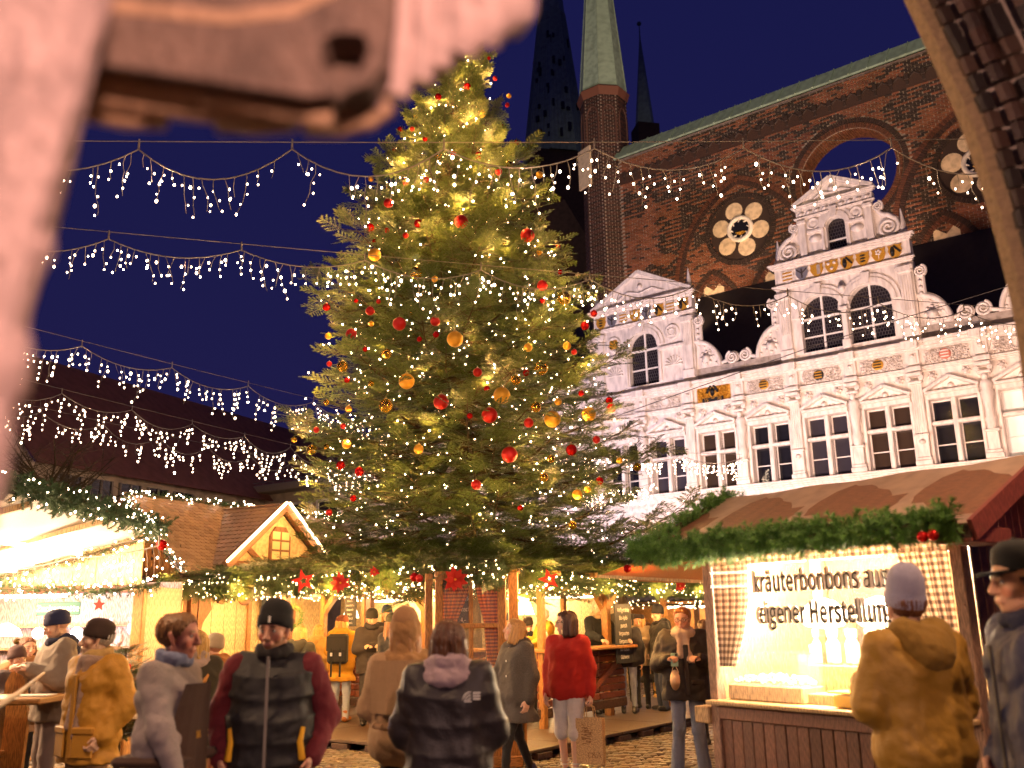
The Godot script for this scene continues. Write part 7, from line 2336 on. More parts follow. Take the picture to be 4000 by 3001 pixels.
# ---------------------------------------------------------------- stalls further back on the right
func far_market() -> void:
	var F := frame(at(2480, 2420, 24.0) * Vector3(1, 0, 1), Vector3(0.9, 0, 0.43))
	var o := thing("shingled_stall", "distant stall with a grey shingled roof behind the kiosk's right end", "market stall", F.origin, "", F.basis)
	var b := MB.new()
	b.box(Vector3(1.5, 1.0, -1.2), Vector3(4.2, 2.0, 0.1))
	put("back_wall", b.mesh(), M.honey_up, o)
	for u in [-0.5, 1.6, 3.6]:
		b = MB.new()
		b.box(Vector3(u, 1.0, 0), Vector3(0.12, 2.0, 0.12), Basis(), 0.01)
		put("post", b.mesh(), M.wood_up, o)
	b = MB.new()
	b.quad(Vector3(-0.8, 1.95, 0.5), Vector3(4.0, 1.95, 0.5), Vector3(3.2, 2.75, -1.0), Vector3(0, 2.75, -1.0), Vector3(0, 1, 1))
	b.tri(Vector3(-0.8, 1.95, 0.5), Vector3(0, 2.75, -1.0), Vector3(-0.8, 1.95, -2.2))
	put("roof", b.mesh(), M.slate, o)
	var sh := MB.new()
	sh.prism(PackedVector2Array([Vector2(-0.1, 0.14), Vector2(-0.1, 0.0), Vector2(0, -0.08), Vector2(0.1, 0.0), Vector2(0.1, 0.14)]), 0.015)
	var xf := []
	var cols := PackedColorArray()
	var up := Vector3(0, 0.8, -1.5).normalized()
	for j in 11:
		for i in 23:
			var t := (j + 0.5) / 11
			var u := lerpf(-0.75, 3.95, (i + 0.5 * (j % 2)) / 23.0)
			if u > -0.8 + t * 0.8 and u < 4.0 - t * 0.8:
				xf.append(Transform3D(Basis(Vector3.RIGHT, up, Vector3.RIGHT.cross(up)), Vector3(u, 1.96 + 0.8 * t, 0.51 - 1.5 * t)))
				cols.append(jit(Color(0.09, 0.075, 0.09), 0.25))
	many("shingles", sh.mesh(), M.cobble, xf, o, cols)
	b = MB.new()
	b.box(Vector3(1.5, 1.0, 0.1), Vector3(4.2, 0.06, 0.5), Basis(), 0.01)
	put("counter", b.mesh(), M.wood_along, o)
	lamp("stall_glow", Vector3(1.5, 1.7, -0.3), 2.2, Color(1.0, 0.75, 0.45), 0.15, 8, o)
	b = MB.new()
	b.box(Vector3(1.5, 1.82, -0.3), Vector3(2.0, 0.04, 0.06))
	put("lamp_tube", b.mesh(), M.tube_light, o)
	garland(PackedVector3Array([F * Vector3(-0.8, 1.92, 0.56), F * Vector3(1.6, 1.86, 0.6), F * Vector3(4.0, 1.92, 0.56)]), 0.12, 70, "dark", "lit garland along the distant shingled stall's eave", "", 26, 0.2)
	# lit cream stall seen through the kiosk
	for q in [[-2.6, -24.5, "cream boarded stall lit inside, seen through the kiosk left of the corner box"], [0.9, -23.5, "bright pine stall seen through the kiosk right of the corner box"]]:
		var s := thing("background_stall", q[2], "market stall", Vector3(q[0], 0, q[1]))
		for k in 14:
			b = MB.new()
			b.box(Vector3(-1.9 + k * 0.28, 1.2, -0.6), Vector3(0.275, 2.4, 0.03), Basis(), 0.005)
			put("back_board", b.mesh(), M.pale_pine, s)
		b = MB.new()
		b.quad(Vector3(-2.2, 2.25, 0.7), Vector3(2.2, 2.25, 0.7), Vector3(2.0, 3.0, -0.7), Vector3(-2.0, 3.0, -0.7), Vector3(0, 1, 1))
		put("roof", b.mesh(), M.tarpaulin, s)
		b = MB.new()
		b.box(Vector3(0, 1.0, 0.2), Vector3(4.0, 0.06, 0.5), Basis(), 0.01)
		put("counter", b.mesh(), M.pale_wood, s)
		b = MB.new()
		b.box(Vector3(0, 2.1, 0.0), Vector3(2.4, 0.04, 0.06))
		put("lamp_tube", b.mesh(), M.tube_light, s)
		lamp("stall_glow", Vector3(0, 1.95, 0.1), 4.5, Color(1.0, 0.83, 0.58), 0.15, 8, s)

# ---------------------------------------------------------------- icicle light strings across the square
func icicles(a: Vector3, c: Vector3, spans: int, sag: float, gap: float, drop: float, label: String, sd: int, wire := true, size := 0.011) -> void:
	garland_ready()
	var r := RandomNumberGenerator.new()
	r.seed = sd
	var o := thing("icicle_lights", label, "string lights", a)
	var b := MB.new()
	var X := c - a
	if wire:
		var pts := PackedVector3Array()
		for i in 13:
			pts.append(X * (i / 12.0) - Vector3(0, 0.04 * sin(PI * i / 12.0), 0))
		b.tube(pts, 0.006, 0.006, 4, false)
		put("support_wire", b.mesh(), M.cable, o)
	b = MB.new()
	var bx := []
	var L := X.length()
	for s in spans:
		var p0 := X * (float(s) / spans) - Vector3(0, 0.12, 0)
		var p1 := X * (float(s + 1) / spans) - Vector3(0, 0.12, 0)
		if wire:
			b.tube(PackedVector3Array([p0, p0 + Vector3(0, 0.13, 0)]), 0.014, 0.01, 4)
		var pts := PackedVector3Array()
		var sag_here := sag
		sag = sag_here * r.randf_range(0.65, 1.2)
		for i in 11:
			pts.append(p0.lerp(p1, i / 10.0) - Vector3(0, sag * (1.0 - pow(2.0 * i / 10.0 - 1.0, 2)), 0))
		b.tube(pts, 0.009, 0.009, 4, false)
		var n := int(L / spans / gap)
		for i in n:
			if r.randf() < 0.16: continue
			var t := (i + r.randf_range(0.2, 0.8)) / n
			var p := p0.lerp(p1, t) - Vector3(0, sag * (1.0 - pow(2.0 * t - 1.0, 2)), 0)
			var l: float = drop * [0.35, 0.6, 0.8, 1.0, 0.5][r.randi() % 5] * r.randf_range(0.8, 1.1)
			var q := PackedVector3Array([p])
			var k := maxi(2, int(l / 0.1))
			var cur := p
			var drift := Vector3(r.randf_range(-0.25, 0.25), 0, r.randf_range(-0.1, 0.1))
			for j in k:
				cur += Vector3(0, -l / k, 0) + drift * (l / k) + Vector3(r.randf_range(-0.03, 0.03), 0, r.randf_range(-0.02, 0.02))
				q.append(cur)
				if r.randf() < 0.9:
					var big := 1.0 if r.randf() < 0.8 else 1.5
					bx.append(Transform3D(Basis().scaled(Vector3(1, 1.3, 1) * size * big * r.randf_range(0.85, 1.15)), cur + Vector3(r.randf_range(-0.05, 0.05), -0.015, r.randf_range(-0.03, 0.03))))
			b.tube(q, 0.005, 0.004, 3, false)
		sag = sag_here
	put("cable", b.mesh(), M.cable, o)
	rng.seed = sd
	for i in bx.size():
		var j := rng.randi() % bx.size()
		var w = bx[i]
		bx[i] = bx[j]
		bx[j] = w
	var cutoff := int(bx.size() * 0.3)
	many("light_bulbs", sprigs.bulb, M.bulb, bx.slice(0, cutoff), o)
	many("light_bulbs", sprigs.bulb, M.bulb_dim, bx.slice(cutoff), o)
	for i in 3:
		var bd := MB.new()
		var p := X * ((i + 0.5) / 3.0) - Vector3(0, 0.2 + sag, 0)
		bd.ball(p, Vector3.ONE * 0.014, 6, 4)
		put("lit_bulb", bd.mesh(), M.bulb, o)
		lamp("bulb_light", p, 0.35, Color(1.0, 0.8, 0.66), 0.014, 8, o)
func light_strings() -> void:
	icicles(at_h(-60, 548, 7.0), at_h(4050, 540, 7.0), 7, 0.32, 0.115, 0.55, "nearest icicle light string, crossing the whole square high up before the tree", 1, true, 0.0103)
	icicles(at_h(-130, 855, 7.0), at_h(4080, 1215, 7.0), 10, 0.26, 0.1, 0.5, "second icicle light string, sloping across the tree to the white gables", 2, true, 0.0121)
	icicles(at_h(-100, 1225, 7.0), at_h(1640, 1655, 7.0), 6, 0.3, 0.12, 0.62, "third icicle light string, sloping down the sky left of the tree", 3, true, 0.0144)
	icicles(at_h(-80, 1440, 7.0), at_h(1560, 1835, 7.0), 8, 0.3, 0.15, 0.62, "fourth icicle light string, before the dark roof's ridge", 4, true, 0.0167)
	icicles(at_h(-120, 1530, 7.0), at_h(1500, 1880, 7.0), 9, 0.3, 0.19, 0.6, "fifth icicle light string, before the middle of the dark roof", 5, true, 0.0184)
	icicles(at_h(-60, 1730, 7.0), at_h(1400, 1995, 7.0), 11, 0.3, 0.19, 0.55, "sixth icicle light string, over the cream house wall", 6, true, 0.0207)
	icicles(at_h(2150, 1745, 7.2), at_h(2900, 1775, 7.2), 3, 0.3, 0.11, 0.6, "icicle light string before the town hall's left windows", 7, true, 0.0196)
	icicles(at_h(2250, 1900, 6.4), at_h(2560, 1865, 6.4), 2, 0.2, 0.11, 0.6, "lowest icicle light string before the town hall's leftmost windows", 8, true, 0.0207)
	# bare cables slung before the town hall
	var b := MB.new()
	var p := [at(2200, 1700, 27), at(3200, 1330, 23.5), at(4060, 1080, 20)]
	b.tube(PackedVector3Array([Vector3.ZERO, p[1] - p[0] - Vector3(0, 0.1, 0), p[2] - p[0]]), 0.012, 0.012, 4, false)
	tag(put("slack_cable", b.mesh(), M.cable_black, null, p[0]), "thin black cable sloping across the town hall front", "cable")

# ---------------------------------------------------------------- people
class Sdf:
	# prims: ["c", a, b, ra, rb] joins a tapered capsule; ["x", n, c] keeps n.p <= c of what is there so far; ["s", a, b, ra, rb] takes a capsule away
	static func build(prims: Array, cell: float, k: float, out: MB, xf := Transform3D()) -> void:
		var lo := Vector3(1e9, 1e9, 1e9)
		var hi := -lo
		for q in prims:
			if q[0] == "c":
				var r: float = maxf(q[3], q[4])
				lo = lo.min(q[1] - Vector3.ONE * r).min(q[2] - Vector3.ONE * r)
				hi = hi.max(q[1] + Vector3.ONE * r).max(q[2] + Vector3.ONE * r)
		lo -= Vector3.ONE * (cell * 2.5 + k * 0.4)
		hi += Vector3.ONE * (cell * 2.5 + k * 0.4)
		var nx := int((hi.x - lo.x) / cell) + 2
		var ny := int((hi.y - lo.y) / cell) + 2
		var nz := int((hi.z - lo.z) / cell) + 2
		var f := PackedFloat32Array()
		f.resize(nx * ny * nz)
		f.fill(1.0)
		for q in prims:
			if q[0] == "x":
				var n: Vector3 = q[1]
				var c: float = q[2]
				var i := 0
				for z in nz:
					for y in ny:
						var base := n.y * (lo.y + y * cell) + n.z * (lo.z + z * cell) - c
						for x in nx:
							var d := base + n.x * (lo.x + x * cell)
							if d > f[i]: f[i] = d
							i += 1
				continue
			var a: Vector3 = q[1]
			var b: Vector3 = q[2]
			var ra: float = q[3]
			var rb: float = q[4]
			var r := maxf(ra, rb) + k + cell * 1.5
			var p0 := (a.min(b) - Vector3.ONE * r - lo) / cell
			var p1 := (a.max(b) + Vector3.ONE * r - lo) / cell
			var x0 := maxi(0, int(p0.x)); var x1 := mini(nx - 1, int(p1.x) + 1)
			var y0 := maxi(0, int(p0.y)); var y1 := mini(ny - 1, int(p1.y) + 1)
			var z0 := maxi(0, int(p0.z)); var z1 := mini(nz - 1, int(p1.z) + 1)
			var ab := b - a
			var inv := 1.0 / maxf(ab.length_squared(), 1e-9)
			var cut: bool = q[0] == "s"
			for z in range(z0, z1 + 1):
				for y in range(y0, y1 + 1):
					var i := (z * ny + y) * nx + x0
					var p := Vector3(lo.x + x0 * cell, lo.y + y * cell, lo.z + z * cell) - a
					for x in range(x0, x1 + 1):
						var t := clampf(p.dot(ab) * inv, 0.0, 1.0)
						var d := (p - ab * t).length() - ra - (rb - ra) * t
						var g := f[i]
						if cut:
							if -d > g: f[i] = -d
						elif d < g + k:
							if d < g - k:
								f[i] = d
							else:
								var h := 0.5 + 0.5 * (g - d) / k
								f[i] = g + (d - g) * h - k * h * (1.0 - h)
						i += 1
						p.x += cell
		# surface nets
		var id := PackedInt32Array()
		id.resize(nx * ny * nz)
		id.fill(-1)
		var pos := PackedVector3Array()
		var cnt := PackedInt32Array()
		var quads := PackedInt32Array()
		var sy := nx
		var sz := nx * ny
		var step := [1, sy, sz]
		var offs := [[0, -sy, -sy - sz, -sz], [0, -sz, -1 - sz, -1], [0, -1, -1 - sy, -sy]]
		for z in range(1, nz - 1):
			for y in range(1, ny - 1):
				var i := (z * ny + y) * nx + 1
				for x in range(1, nx - 1):
					var g := f[i]
					var inside := g < 0.0
					for ax in 3:
						var h := f[i + step[ax]]
						if (h < 0.0) != inside:
							var t := g / (g - h)
							var p := Vector3(x, y, z)
							p[ax] += t
							var o: Array = offs[ax]
							for e in 4:
								var w: int = i + o[e]
								if id[w] < 0:
									id[w] = pos.size()
									pos.append(p)
									cnt.append(1)
								else:
									pos[id[w]] += p
									cnt[id[w]] += 1
							if inside:
								quads.append(id[i + o[0]]); quads.append(id[i + o[3]]); quads.append(id[i + o[2]]); quads.append(id[i + o[1]])
							else:
								quads.append(id[i + o[0]]); quads.append(id[i + o[1]]); quads.append(id[i + o[2]]); quads.append(id[i + o[3]])
					i += 1
		var first := out.v.size()
		for i in pos.size():
			out.v.append(xf * (lo + pos[i] / cnt[i] * cell))
			out.n.append(Vector3.ZERO)
			out.c.append(out.tint)
		for i in range(0, quads.size(), 4):
			var a := quads[i] + first
			var b := quads[i + 1] + first
			var c := quads[i + 2] + first
			var d := quads[i + 3] + first
			out.ix.append(a); out.ix.append(c); out.ix.append(b)
			out.ix.append(a); out.ix.append(d); out.ix.append(c)
	static func normals(m: MB) -> void:
		m.n.fill(Vector3.ZERO)
		for i in range(0, m.ix.size(), 3):
			var a := m.ix[i]
			var b := m.ix[i + 1]
			var c := m.ix[i + 2]
			var g := (m.v[c] - m.v[a]).cross(m.v[b] - m.v[a])
			m.n[a] += g; m.n[b] += g; m.n[c] += g
		for i in m.n.size(): m.n[i] = m.n[i].normalized()

const ARMS := {   # elbow and wrist from the shoulder, for the left arm; then the hand's curl, -1 where it is out of sight
	"down": [Vector3(0.07, -0.28, -0.03), Vector3(0.07, -0.53, 0.04), 0.35],
	"pocket": [Vector3(0.1, -0.27, -0.06), Vector3(0.04, -0.49, 0.1), 0.6],
	"cross": [Vector3(0.07, -0.27, 0.06), Vector3(-0.19, -0.22, 0.2), 0.5],
	"hold": [Vector3(0.07, -0.27, 0.04), Vector3(-0.06, -0.17, 0.26), 0.75],
	"phone": [Vector3(0.09, -0.26, 0.03), Vector3(-0.05, -0.2, 0.25), 0.7],
	"counter": [Vector3(0.12, -0.2, 0.16), Vector3(0.08, -0.27, 0.4), 0.3],
	"lean": [Vector3(0.2, -0.2, 0.02), Vector3(0.34, -0.32, 0.2), 0.4],
	"bag": [Vector3(0.07, -0.28, -0.02), Vector3(0.1, -0.54, 0.06), 0.85],
	"forward": [Vector3(0.06, -0.26, 0.1), Vector3(0.04, -0.5, 0.2), 0.4],
	"back": [Vector3(0.08, -0.26, -0.13), Vector3(0.09, -0.51, -0.1), 0.4]}

func hand_prims(s: float, curl: float) -> Array:   # the hand lies along +z, palm down (-y), thumb on the side s
	var q := []
	for i in 4:
		var x := (-0.03 + 0.02 * i)
		q.append(["c", Vector3(x * 0.8, 0, 0.0), Vector3(x, 0, 0.085), 0.014, 0.0125])
		var l: float = [0.06, 0.075, 0.082, 0.074][i if s > 0 else 3 - i]
		var k := Vector3(x, 0, 0.088)
		var a := curl * 0.9
		for j in 3:
			var e: Vector3 = k + Vector3(0, -sin(a), cos(a)) * l * [0.48, 0.32, 0.24][j]
			q.append(["c", k, e, 0.0095 - 0.0008 * j, 0.009 - 0.0008 * j])
			k = e
			a += curl * 1.15
	q.append(["c", Vector3(s * 0.025, -0.003, 0.02), Vector3(s * 0.05, -0.012, 0.055), 0.014, 0.011])
	q.append(["c", Vector3(s * 0.05, -0.012, 0.055), Vector3(s * lerpf(0.06, 0.03, curl), -0.02 - 0.02 * curl, 0.088), 0.011, 0.008])
	return q
func ring_prims(c: Vector3, rx: float, rz: float, r: float, tilt: float, n := 10) -> Array:
	var q := []
	for i in n:
		var a := TAU * i / n
		var b := TAU * (i + 1) / n
		q.append(["c", c + Vector3(cos(a) * rx, sin(a) * tilt, sin(a) * rz), c + Vector3(cos(b) * rx, sin(b) * tilt, sin(b) * rz), r, r])
	return q
func paint(m: MB, first: int, inv: Transform3D, spots: Array) -> void:
	for i in range(first, m.v.size()):
		var p := inv * m.v[i]
		for s in spots:
			var d: Vector3 = (p - s[0]) / s[1]
			var t := clampf((1.0 - d.length()) * 3.0, 0, 1)
			if t > 0: m.c[i] = m.c[i].lerp(s[2], t)
func crease(m: MB, amp: float, f: float, sd: float, rows := 0.0, depth := 0.0) -> void:
	Sdf.normals(m)
	for i in m.v.size():
		var p := m.v[i]
		var d := rough_noise.get_noise_3d(p.x * f + sd, p.y * f * 0.55 + sd, p.z * f) * amp * 0.7 + fold_noise.get_noise_3d((p.x + p.y * 0.5) * f * 0.55 + sd, (p.y - p.x * 0.4) * f * 0.8, p.z * f * 0.55) * amp * 0.55
		if rows > 0:
			var w := fposmod(p.y + 0.015 * sin(p.x * 9 + sd), rows) / rows
			d += depth * (pow(sin(w * PI), 0.45) - 0.75)
		m.v[i] = p + m.n[i] * d
	Sdf.normals(m)

# Works out one person's meshes (no nodes are touched, so several can be worked out at once).
func shape_person(s: Dictionary) -> void:
	var H: float = s.h / 1.75
	var W: float = s.get("w", 1.0)
	var near: bool = s.get("near", false)
	var lean := Basis(Vector3.RIGHT, deg_to_rad(s.get("lean", 0.0)))
	var hip := Vector3(0, 0.92, 0)
	var up := func(p: Vector3) -> Vector3: return (hip + lean * (p - hip)) * H   # the trunk leans from the hips
	var headx := Transform3D(Basis(Vector3.UP, deg_to_rad(s.get("head", 0.0))) * Basis(Vector3.RIGHT, deg_to_rad(s.get("nod", 0.0))), up.call(Vector3(0, 1.615, 0.025)) / H)
	headx = Transform3D(headx.basis.scaled(Vector3.ONE * H), headx.origin * H)
	var arms := {}
	for side in [1.0, -1.0]:
		var A: Array = ARMS[s.get("left" if side > 0 else "right", "down")]
		var sh := Vector3(side * 0.175 * W, 1.42, -0.01)
		var f := func(v: Vector3) -> Vector3: return Vector3(v.x * side, v.y, v.z)
		arms[side] = [up.call(sh), up.call(sh + f.call(A[0]) + Vector3(side * 0.03 * (W - 1), 0, 0)), up.call(sh + f.call(A[1]) + Vector3(side * 0.04 * (W - 1), 0, 0)), A[2]]
	var feet := {}
	var gait: float = s.get("gait", 0.0)
	for side in [1.0, -1.0]:
		var z: float = gait * side
		feet[side] = [Vector3(side * 0.085 * W, 0.92, 0) * H, Vector3(side * 0.1, 0.5, z * 0.55 + 0.03 + absf(gait) * 0.12) * H, Vector3(side * s.get("stance", 0.1), 0.09 + (0.06 if z < -0.1 else 0.0), z) * H]
	var res := {}
	# body: trunk, limbs and neck on a coarse grid under the clothes; head and hands on fine ones of their own
	var m := MB.new()
	m.tint = s.get("skin", Color(0.52, 0.3, 0.2))
	var q := [["c", up.call(Vector3(-0.07, 1.32, 0)), up.call(Vector3(0.07, 1.32, 0)), 0.09 * H, 0.09 * H], ["c", up.call(Vector3(0, 1.3, 0)), up.call(Vector3(0, 0.95, 0)), 0.1 * H, 0.1 * H], ["c", up.call(Vector3(0, 1.4, -0.01)), headx * Vector3(0, -0.07, -0.02), 0.055 * H, 0.052 * H]]
	for side in [1.0, -1.0]:
		var a: Array = arms[side]
		q.append(["c", a[0], a[1], 0.046 * H, 0.038 * H]); q.append(["c", a[1], a[2], 0.038 * H, 0.026 * H])
		var l: Array = feet[side]
		q.append(["c", l[0], l[1], 0.07 * H, 0.046 * H]); q.append(["c", l[1], l[2], 0.05 * H, 0.032 * H])
	Sdf.build(q, (0.02 if s.get("bare", false) else 0.034), 0.03, m)
	q = [["c", Vector3(0, 0.035, -0.035), Vector3(0, 0.04, 0.018), 0.08, 0.078], ["c", Vector3(0, -0.01, 0.03), Vector3(0, -0.06, 0.036), 0.062, 0.05], ["c", Vector3(0, -0.088, 0.05), Vector3(0, -0.092, 0.062), 0.028, 0.024], ["c", Vector3(0.05, -0.055, 0.0), Vector3(0.015, -0.088, 0.05), 0.026, 0.022], ["c", Vector3(-0.05, -0.055, 0.0), Vector3(-0.015, -0.088, 0.05), 0.026, 0.022],
		["c", Vector3(0.045, -0.018, 0.055), Vector3(0.04, -0.03, 0.055), 0.028, 0.026], ["c", Vector3(-0.045, -0.018, 0.055), Vector3(-0.04, -0.03, 0.055), 0.028, 0.026], ["c", Vector3(-0.035, 0.03, 0.079), Vector3(0.035, 0.03, 0.079), 0.014, 0.014],
		["c", Vector3(0, -0.07, -0.02), Vector3(0, -0.17, -0.035), 0.052, 0.054]]
	var qf := [["c", Vector3(0, 0.018, 0.096), Vector3(0, -0.026, 0.114), 0.009, 0.0135], ["c", Vector3(-0.011, -0.031, 0.102), Vector3(0.011, -0.031, 0.102), 0.01, 0.01], ["c", Vector3(-0.018, -0.057, 0.085), Vector3(0.018, -0.057, 0.085), 0.009, 0.009], ["c", Vector3(-0.015, -0.067, 0.084), Vector3(0.015, -0.067, 0.084), 0.009, 0.009],
		["s", Vector3(0.033, 0.01, 0.104), Vector3(0.033, 0.01, 0.104), 0.016, 0.016], ["s", Vector3(-0.033, 0.01, 0.104), Vector3(-0.033, 0.01, 0.104), 0.016, 0.016]]
	for e in [1.0, -1.0]:
		qf.append(["c", Vector3(e * 0.08, 0.02, -0.012), Vector3(e * 0.08, -0.03, 0.002), 0.014, 0.009])
	var first := m.v.size()
	Sdf.build(q + qf, 0.0055 if near else 0.0085, 0.014, m, headx)
	var spots := [[Vector3(0, -0.063, 0.093), Vector3(0.026, 0.011, 0.02), Color(0.44, 0.19, 0.15)]]
	var hc: Color = s.get("haircol", Color(0.1, 0.06, 0.03))
	for e in [1.0, -1.0]:
		spots.append([Vector3(e * 0.034, 0.034, 0.09), Vector3(0.026, 0.008, 0.03), hc * 0.8])
		spots.append([Vector3(e * 0.045, -0.03, 0.075), Vector3(0.03, 0.025, 0.03), m.tint * Color(1.08, 0.82, 0.8)])
	if s.has("beard"):
		for b in [[Vector3(0, -0.085, 0.06), Vector3(0.06, 0.04, 0.06)], [Vector3(0.05, -0.06, 0.03), Vector3(0.035, 0.05, 0.06)], [Vector3(-0.05, -0.06, 0.03), Vector3(0.035, 0.05, 0.06)], [Vector3(0, -0.045, 0.1), Vector3(0.032, 0.011, 0.02)]]:
			spots.insert(0, [b[0], b[1], s.beard])
	paint(m, first, headx.affine_inverse(), spots)
	for side in [1.0, -1.0]:
		var a: Array = arms[side]
		if a[3] < 0: continue
		var d: Vector3 = (a[2] - a[1]).normalized()
		var pn := Vector3(-side, 0, 0.15) if s.get("left" if side > 0 else "right", "down") in ["down", "bag", "forward", "back", "pocket"] else Vector3(0, -1, -0.25)
		var x := d.cross(-pn).normalized()
		var hb := Basis(x * -1.0, (d.cross(x)).normalized() * -1.0, d)
		if hb.y.dot(-pn) < 0: hb = Basis(-hb.x, -hb.y, hb.z)
		var thumb := 1.0 if hb.x.dot(Vector3(0, 0.3, 1)) > 0 else -1.0
		var hx := Transform3D(hb.scaled_local(Vector3.ONE * H * 0.98), a[2] - d * 0.01)
		Sdf.build(hand_prims(thumb, a[3]), 0.0055 if near else 0.008, 0.007, m, hx)
		s["hand_%d" % int(side)] = hx
	Sdf.normals(m)
	res.body = m
	s.head_at = headx
	# eyes
	m = MB.new()
	for e in [1.0, -1.0]:
		m.tint = Color(0.6, 0.56, 0.52)
		m.ball(headx * Vector3(e * 0.033, 0.012, 0.079), Vector3.ONE * 0.0125 * H, 10, 8)
		m.tint = Color(0.03, 0.02, 0.015)
		m.ball(headx * Vector3(e * 0.033, 0.012, 0.0885), Vector3.ONE * 0.006 * H, 8, 6)
	res.eyes = m
	var cl := 0.0135 if near else 0.019
	# trousers
	m = MB.new()
	var leg: Dictionary = s.get("legs", {})
	var lw: float = leg.get("w", 1.0)
	q = [["c", Vector3(-0.065 * W, 0.95, 0) * H, Vector3(0.065 * W, 0.95, 0) * H, 0.112 * H, 0.112 * H]]
	for side in [1.0, -1.0]:
		var l: Array = feet[side]
		q.append(["c", l[0], l[1], 0.088 * H * lw, (0.06 if leg.get("short", false) else 0.066) * H * lw])
		if not leg.get("short", false):
			q.append(["c", l[1], l[2] - Vector3(0, 0.03, 0) * H, 0.064 * H * lw, 0.05 * H * leg.get("cuff", lw)])
		else:
			q.append(["c", l[1], l[1] + (l[2] - l[1]) * 0.02, 0.058 * H * lw, 0.058 * H * lw])
	Sdf.build(q, cl, 0.035, m)
	crease(m, 0.008, 14.0, s.seed)
	res.trousers = m
	# shoes
	for side in [1.0, -1.0]:
		m = MB.new()
		var l: Array = feet[side]
		var an: Vector3 = l[2]
		var yaw: float = s.get("toes", 0.2) * side
		var d := Vector3(sin(yaw), -0.25 if an.y > 0.12 * H else 0.0, cos(yaw)).normalized()
		var g := an - Vector3(0, 0.047 * H, 0)
		q = [["c", g - d * 0.045 * H, g + d * 0.14 * H, 0.043 * H, 0.036 * H], ["c", g, an + Vector3(0, s.get("boot", 0.02) * H, 0), 0.042 * H, 0.05 * H]]
		Sdf.build(q, 0.012 if near else 0.016, 0.02, m)
		Sdf.normals(m)
		res["shoe_%d" % int(side)] = m
	# jacket
	m = MB.new()
	var top: Dictionary = s.top
	var fat: float = top.get("fat", 0.0)
	var hem: float = top.get("hem", 0.84)
	var flare: float = top.get("flare", 0.0)
	q = [["c", up.call(Vector3(-0.09 * W, 1.32, 0.0)), up.call(Vector3(0.09 * W, 1.32, 0.0)), (0.115 + fat) * H, (0.115 + fat) * H],
		["c", up.call(Vector3(-0.08 * W, 1.1, 0.01)), up.call(Vector3(0.08 * W, 1.1, 0.01)), (0.118 + fat + top.get("belly", 0.0)) * H, (0.118 + fat + top.get("belly", 0.0)) * H],
		["c", up.call(Vector3(-0.085 * W, 0.93, 0)), up.call(Vector3(0.085 * W, 0.93, 0)), (0.125 + fat + flare * 0.4) * H, (0.125 + fat + flare * 0.4) * H],
		["c", up.call(Vector3(-0.15 * W, 1.425, -0.01)), up.call(Vector3(0.15 * W, 1.425, -0.01)), (0.062 + fat * 0.5) * H, (0.062 + fat * 0.5) * H], ["c", up.call(Vector3(0, 1.42, -0.015)), up.call(Vector3(0, 1.49, -0.005)), 0.085 * H, 0.066 * H]]
	for e in [-1.0, 1.0]:
		q.append(["c", up.call(Vector3(e * 0.075 * W, 1.3, 0)), up.call(Vector3(e * 0.075 * W, 0.96, 0.004)), (0.112 + fat) * H, (0.118 + fat + flare * 0.2) * H])
	if hem < 0.8:
		q.append(["c", Vector3(-0.09 * W, hem, 0) * H, Vector3(0.09 * W, hem, 0) * H, (0.13 + fat + flare) * H, (0.13 + fat + flare) * H])
	q.append(["x", Vector3(0, -1, 0), -hem * H])
	q.append(["x", Vector3(0, 1, -0.15).normalized(), up.call(Vector3(0, 1.5 + top.get("neck", 0.0), 0)).y])
	if top.has("waist"):
		q.append(["c", Vector3(-0.1 * W, 1.02, 0) * H, Vector3(0.1 * W, 1.02, 0) * H, top.waist, top.waist])
	var sleeves := MB.new() if top.has("sleevecol") else null
	var qs := []
	for side in [1.0, -1.0]:
		var a: Array = arms[side]
		qs.append(["c", a[0], a[1], (0.067 + fat * 0.8) * H, (0.056 + fat * 0.8) * H])
		qs.append(["c", a[1], a[2] - (a[2] - a[1]).normalized() * 0.01, (0.056 + fat * 0.8) * H, (0.042 + fat * 0.6) * H])
	Sdf.build(q if sleeves else q + qs, cl, 0.045, m)
	crease(m, top.get("crease", 0.012), top.get("freq", 9.0), s.seed * 3.1, top.get("rows", 0.0) * H, top.get("depth", 0.0))
	res.jacket = m
	if sleeves:
		Sdf.build(qs, cl, 0.03, sleeves)
		crease(sleeves, 0.012, 12.0, s.seed)
		res.sleeves = sleeves
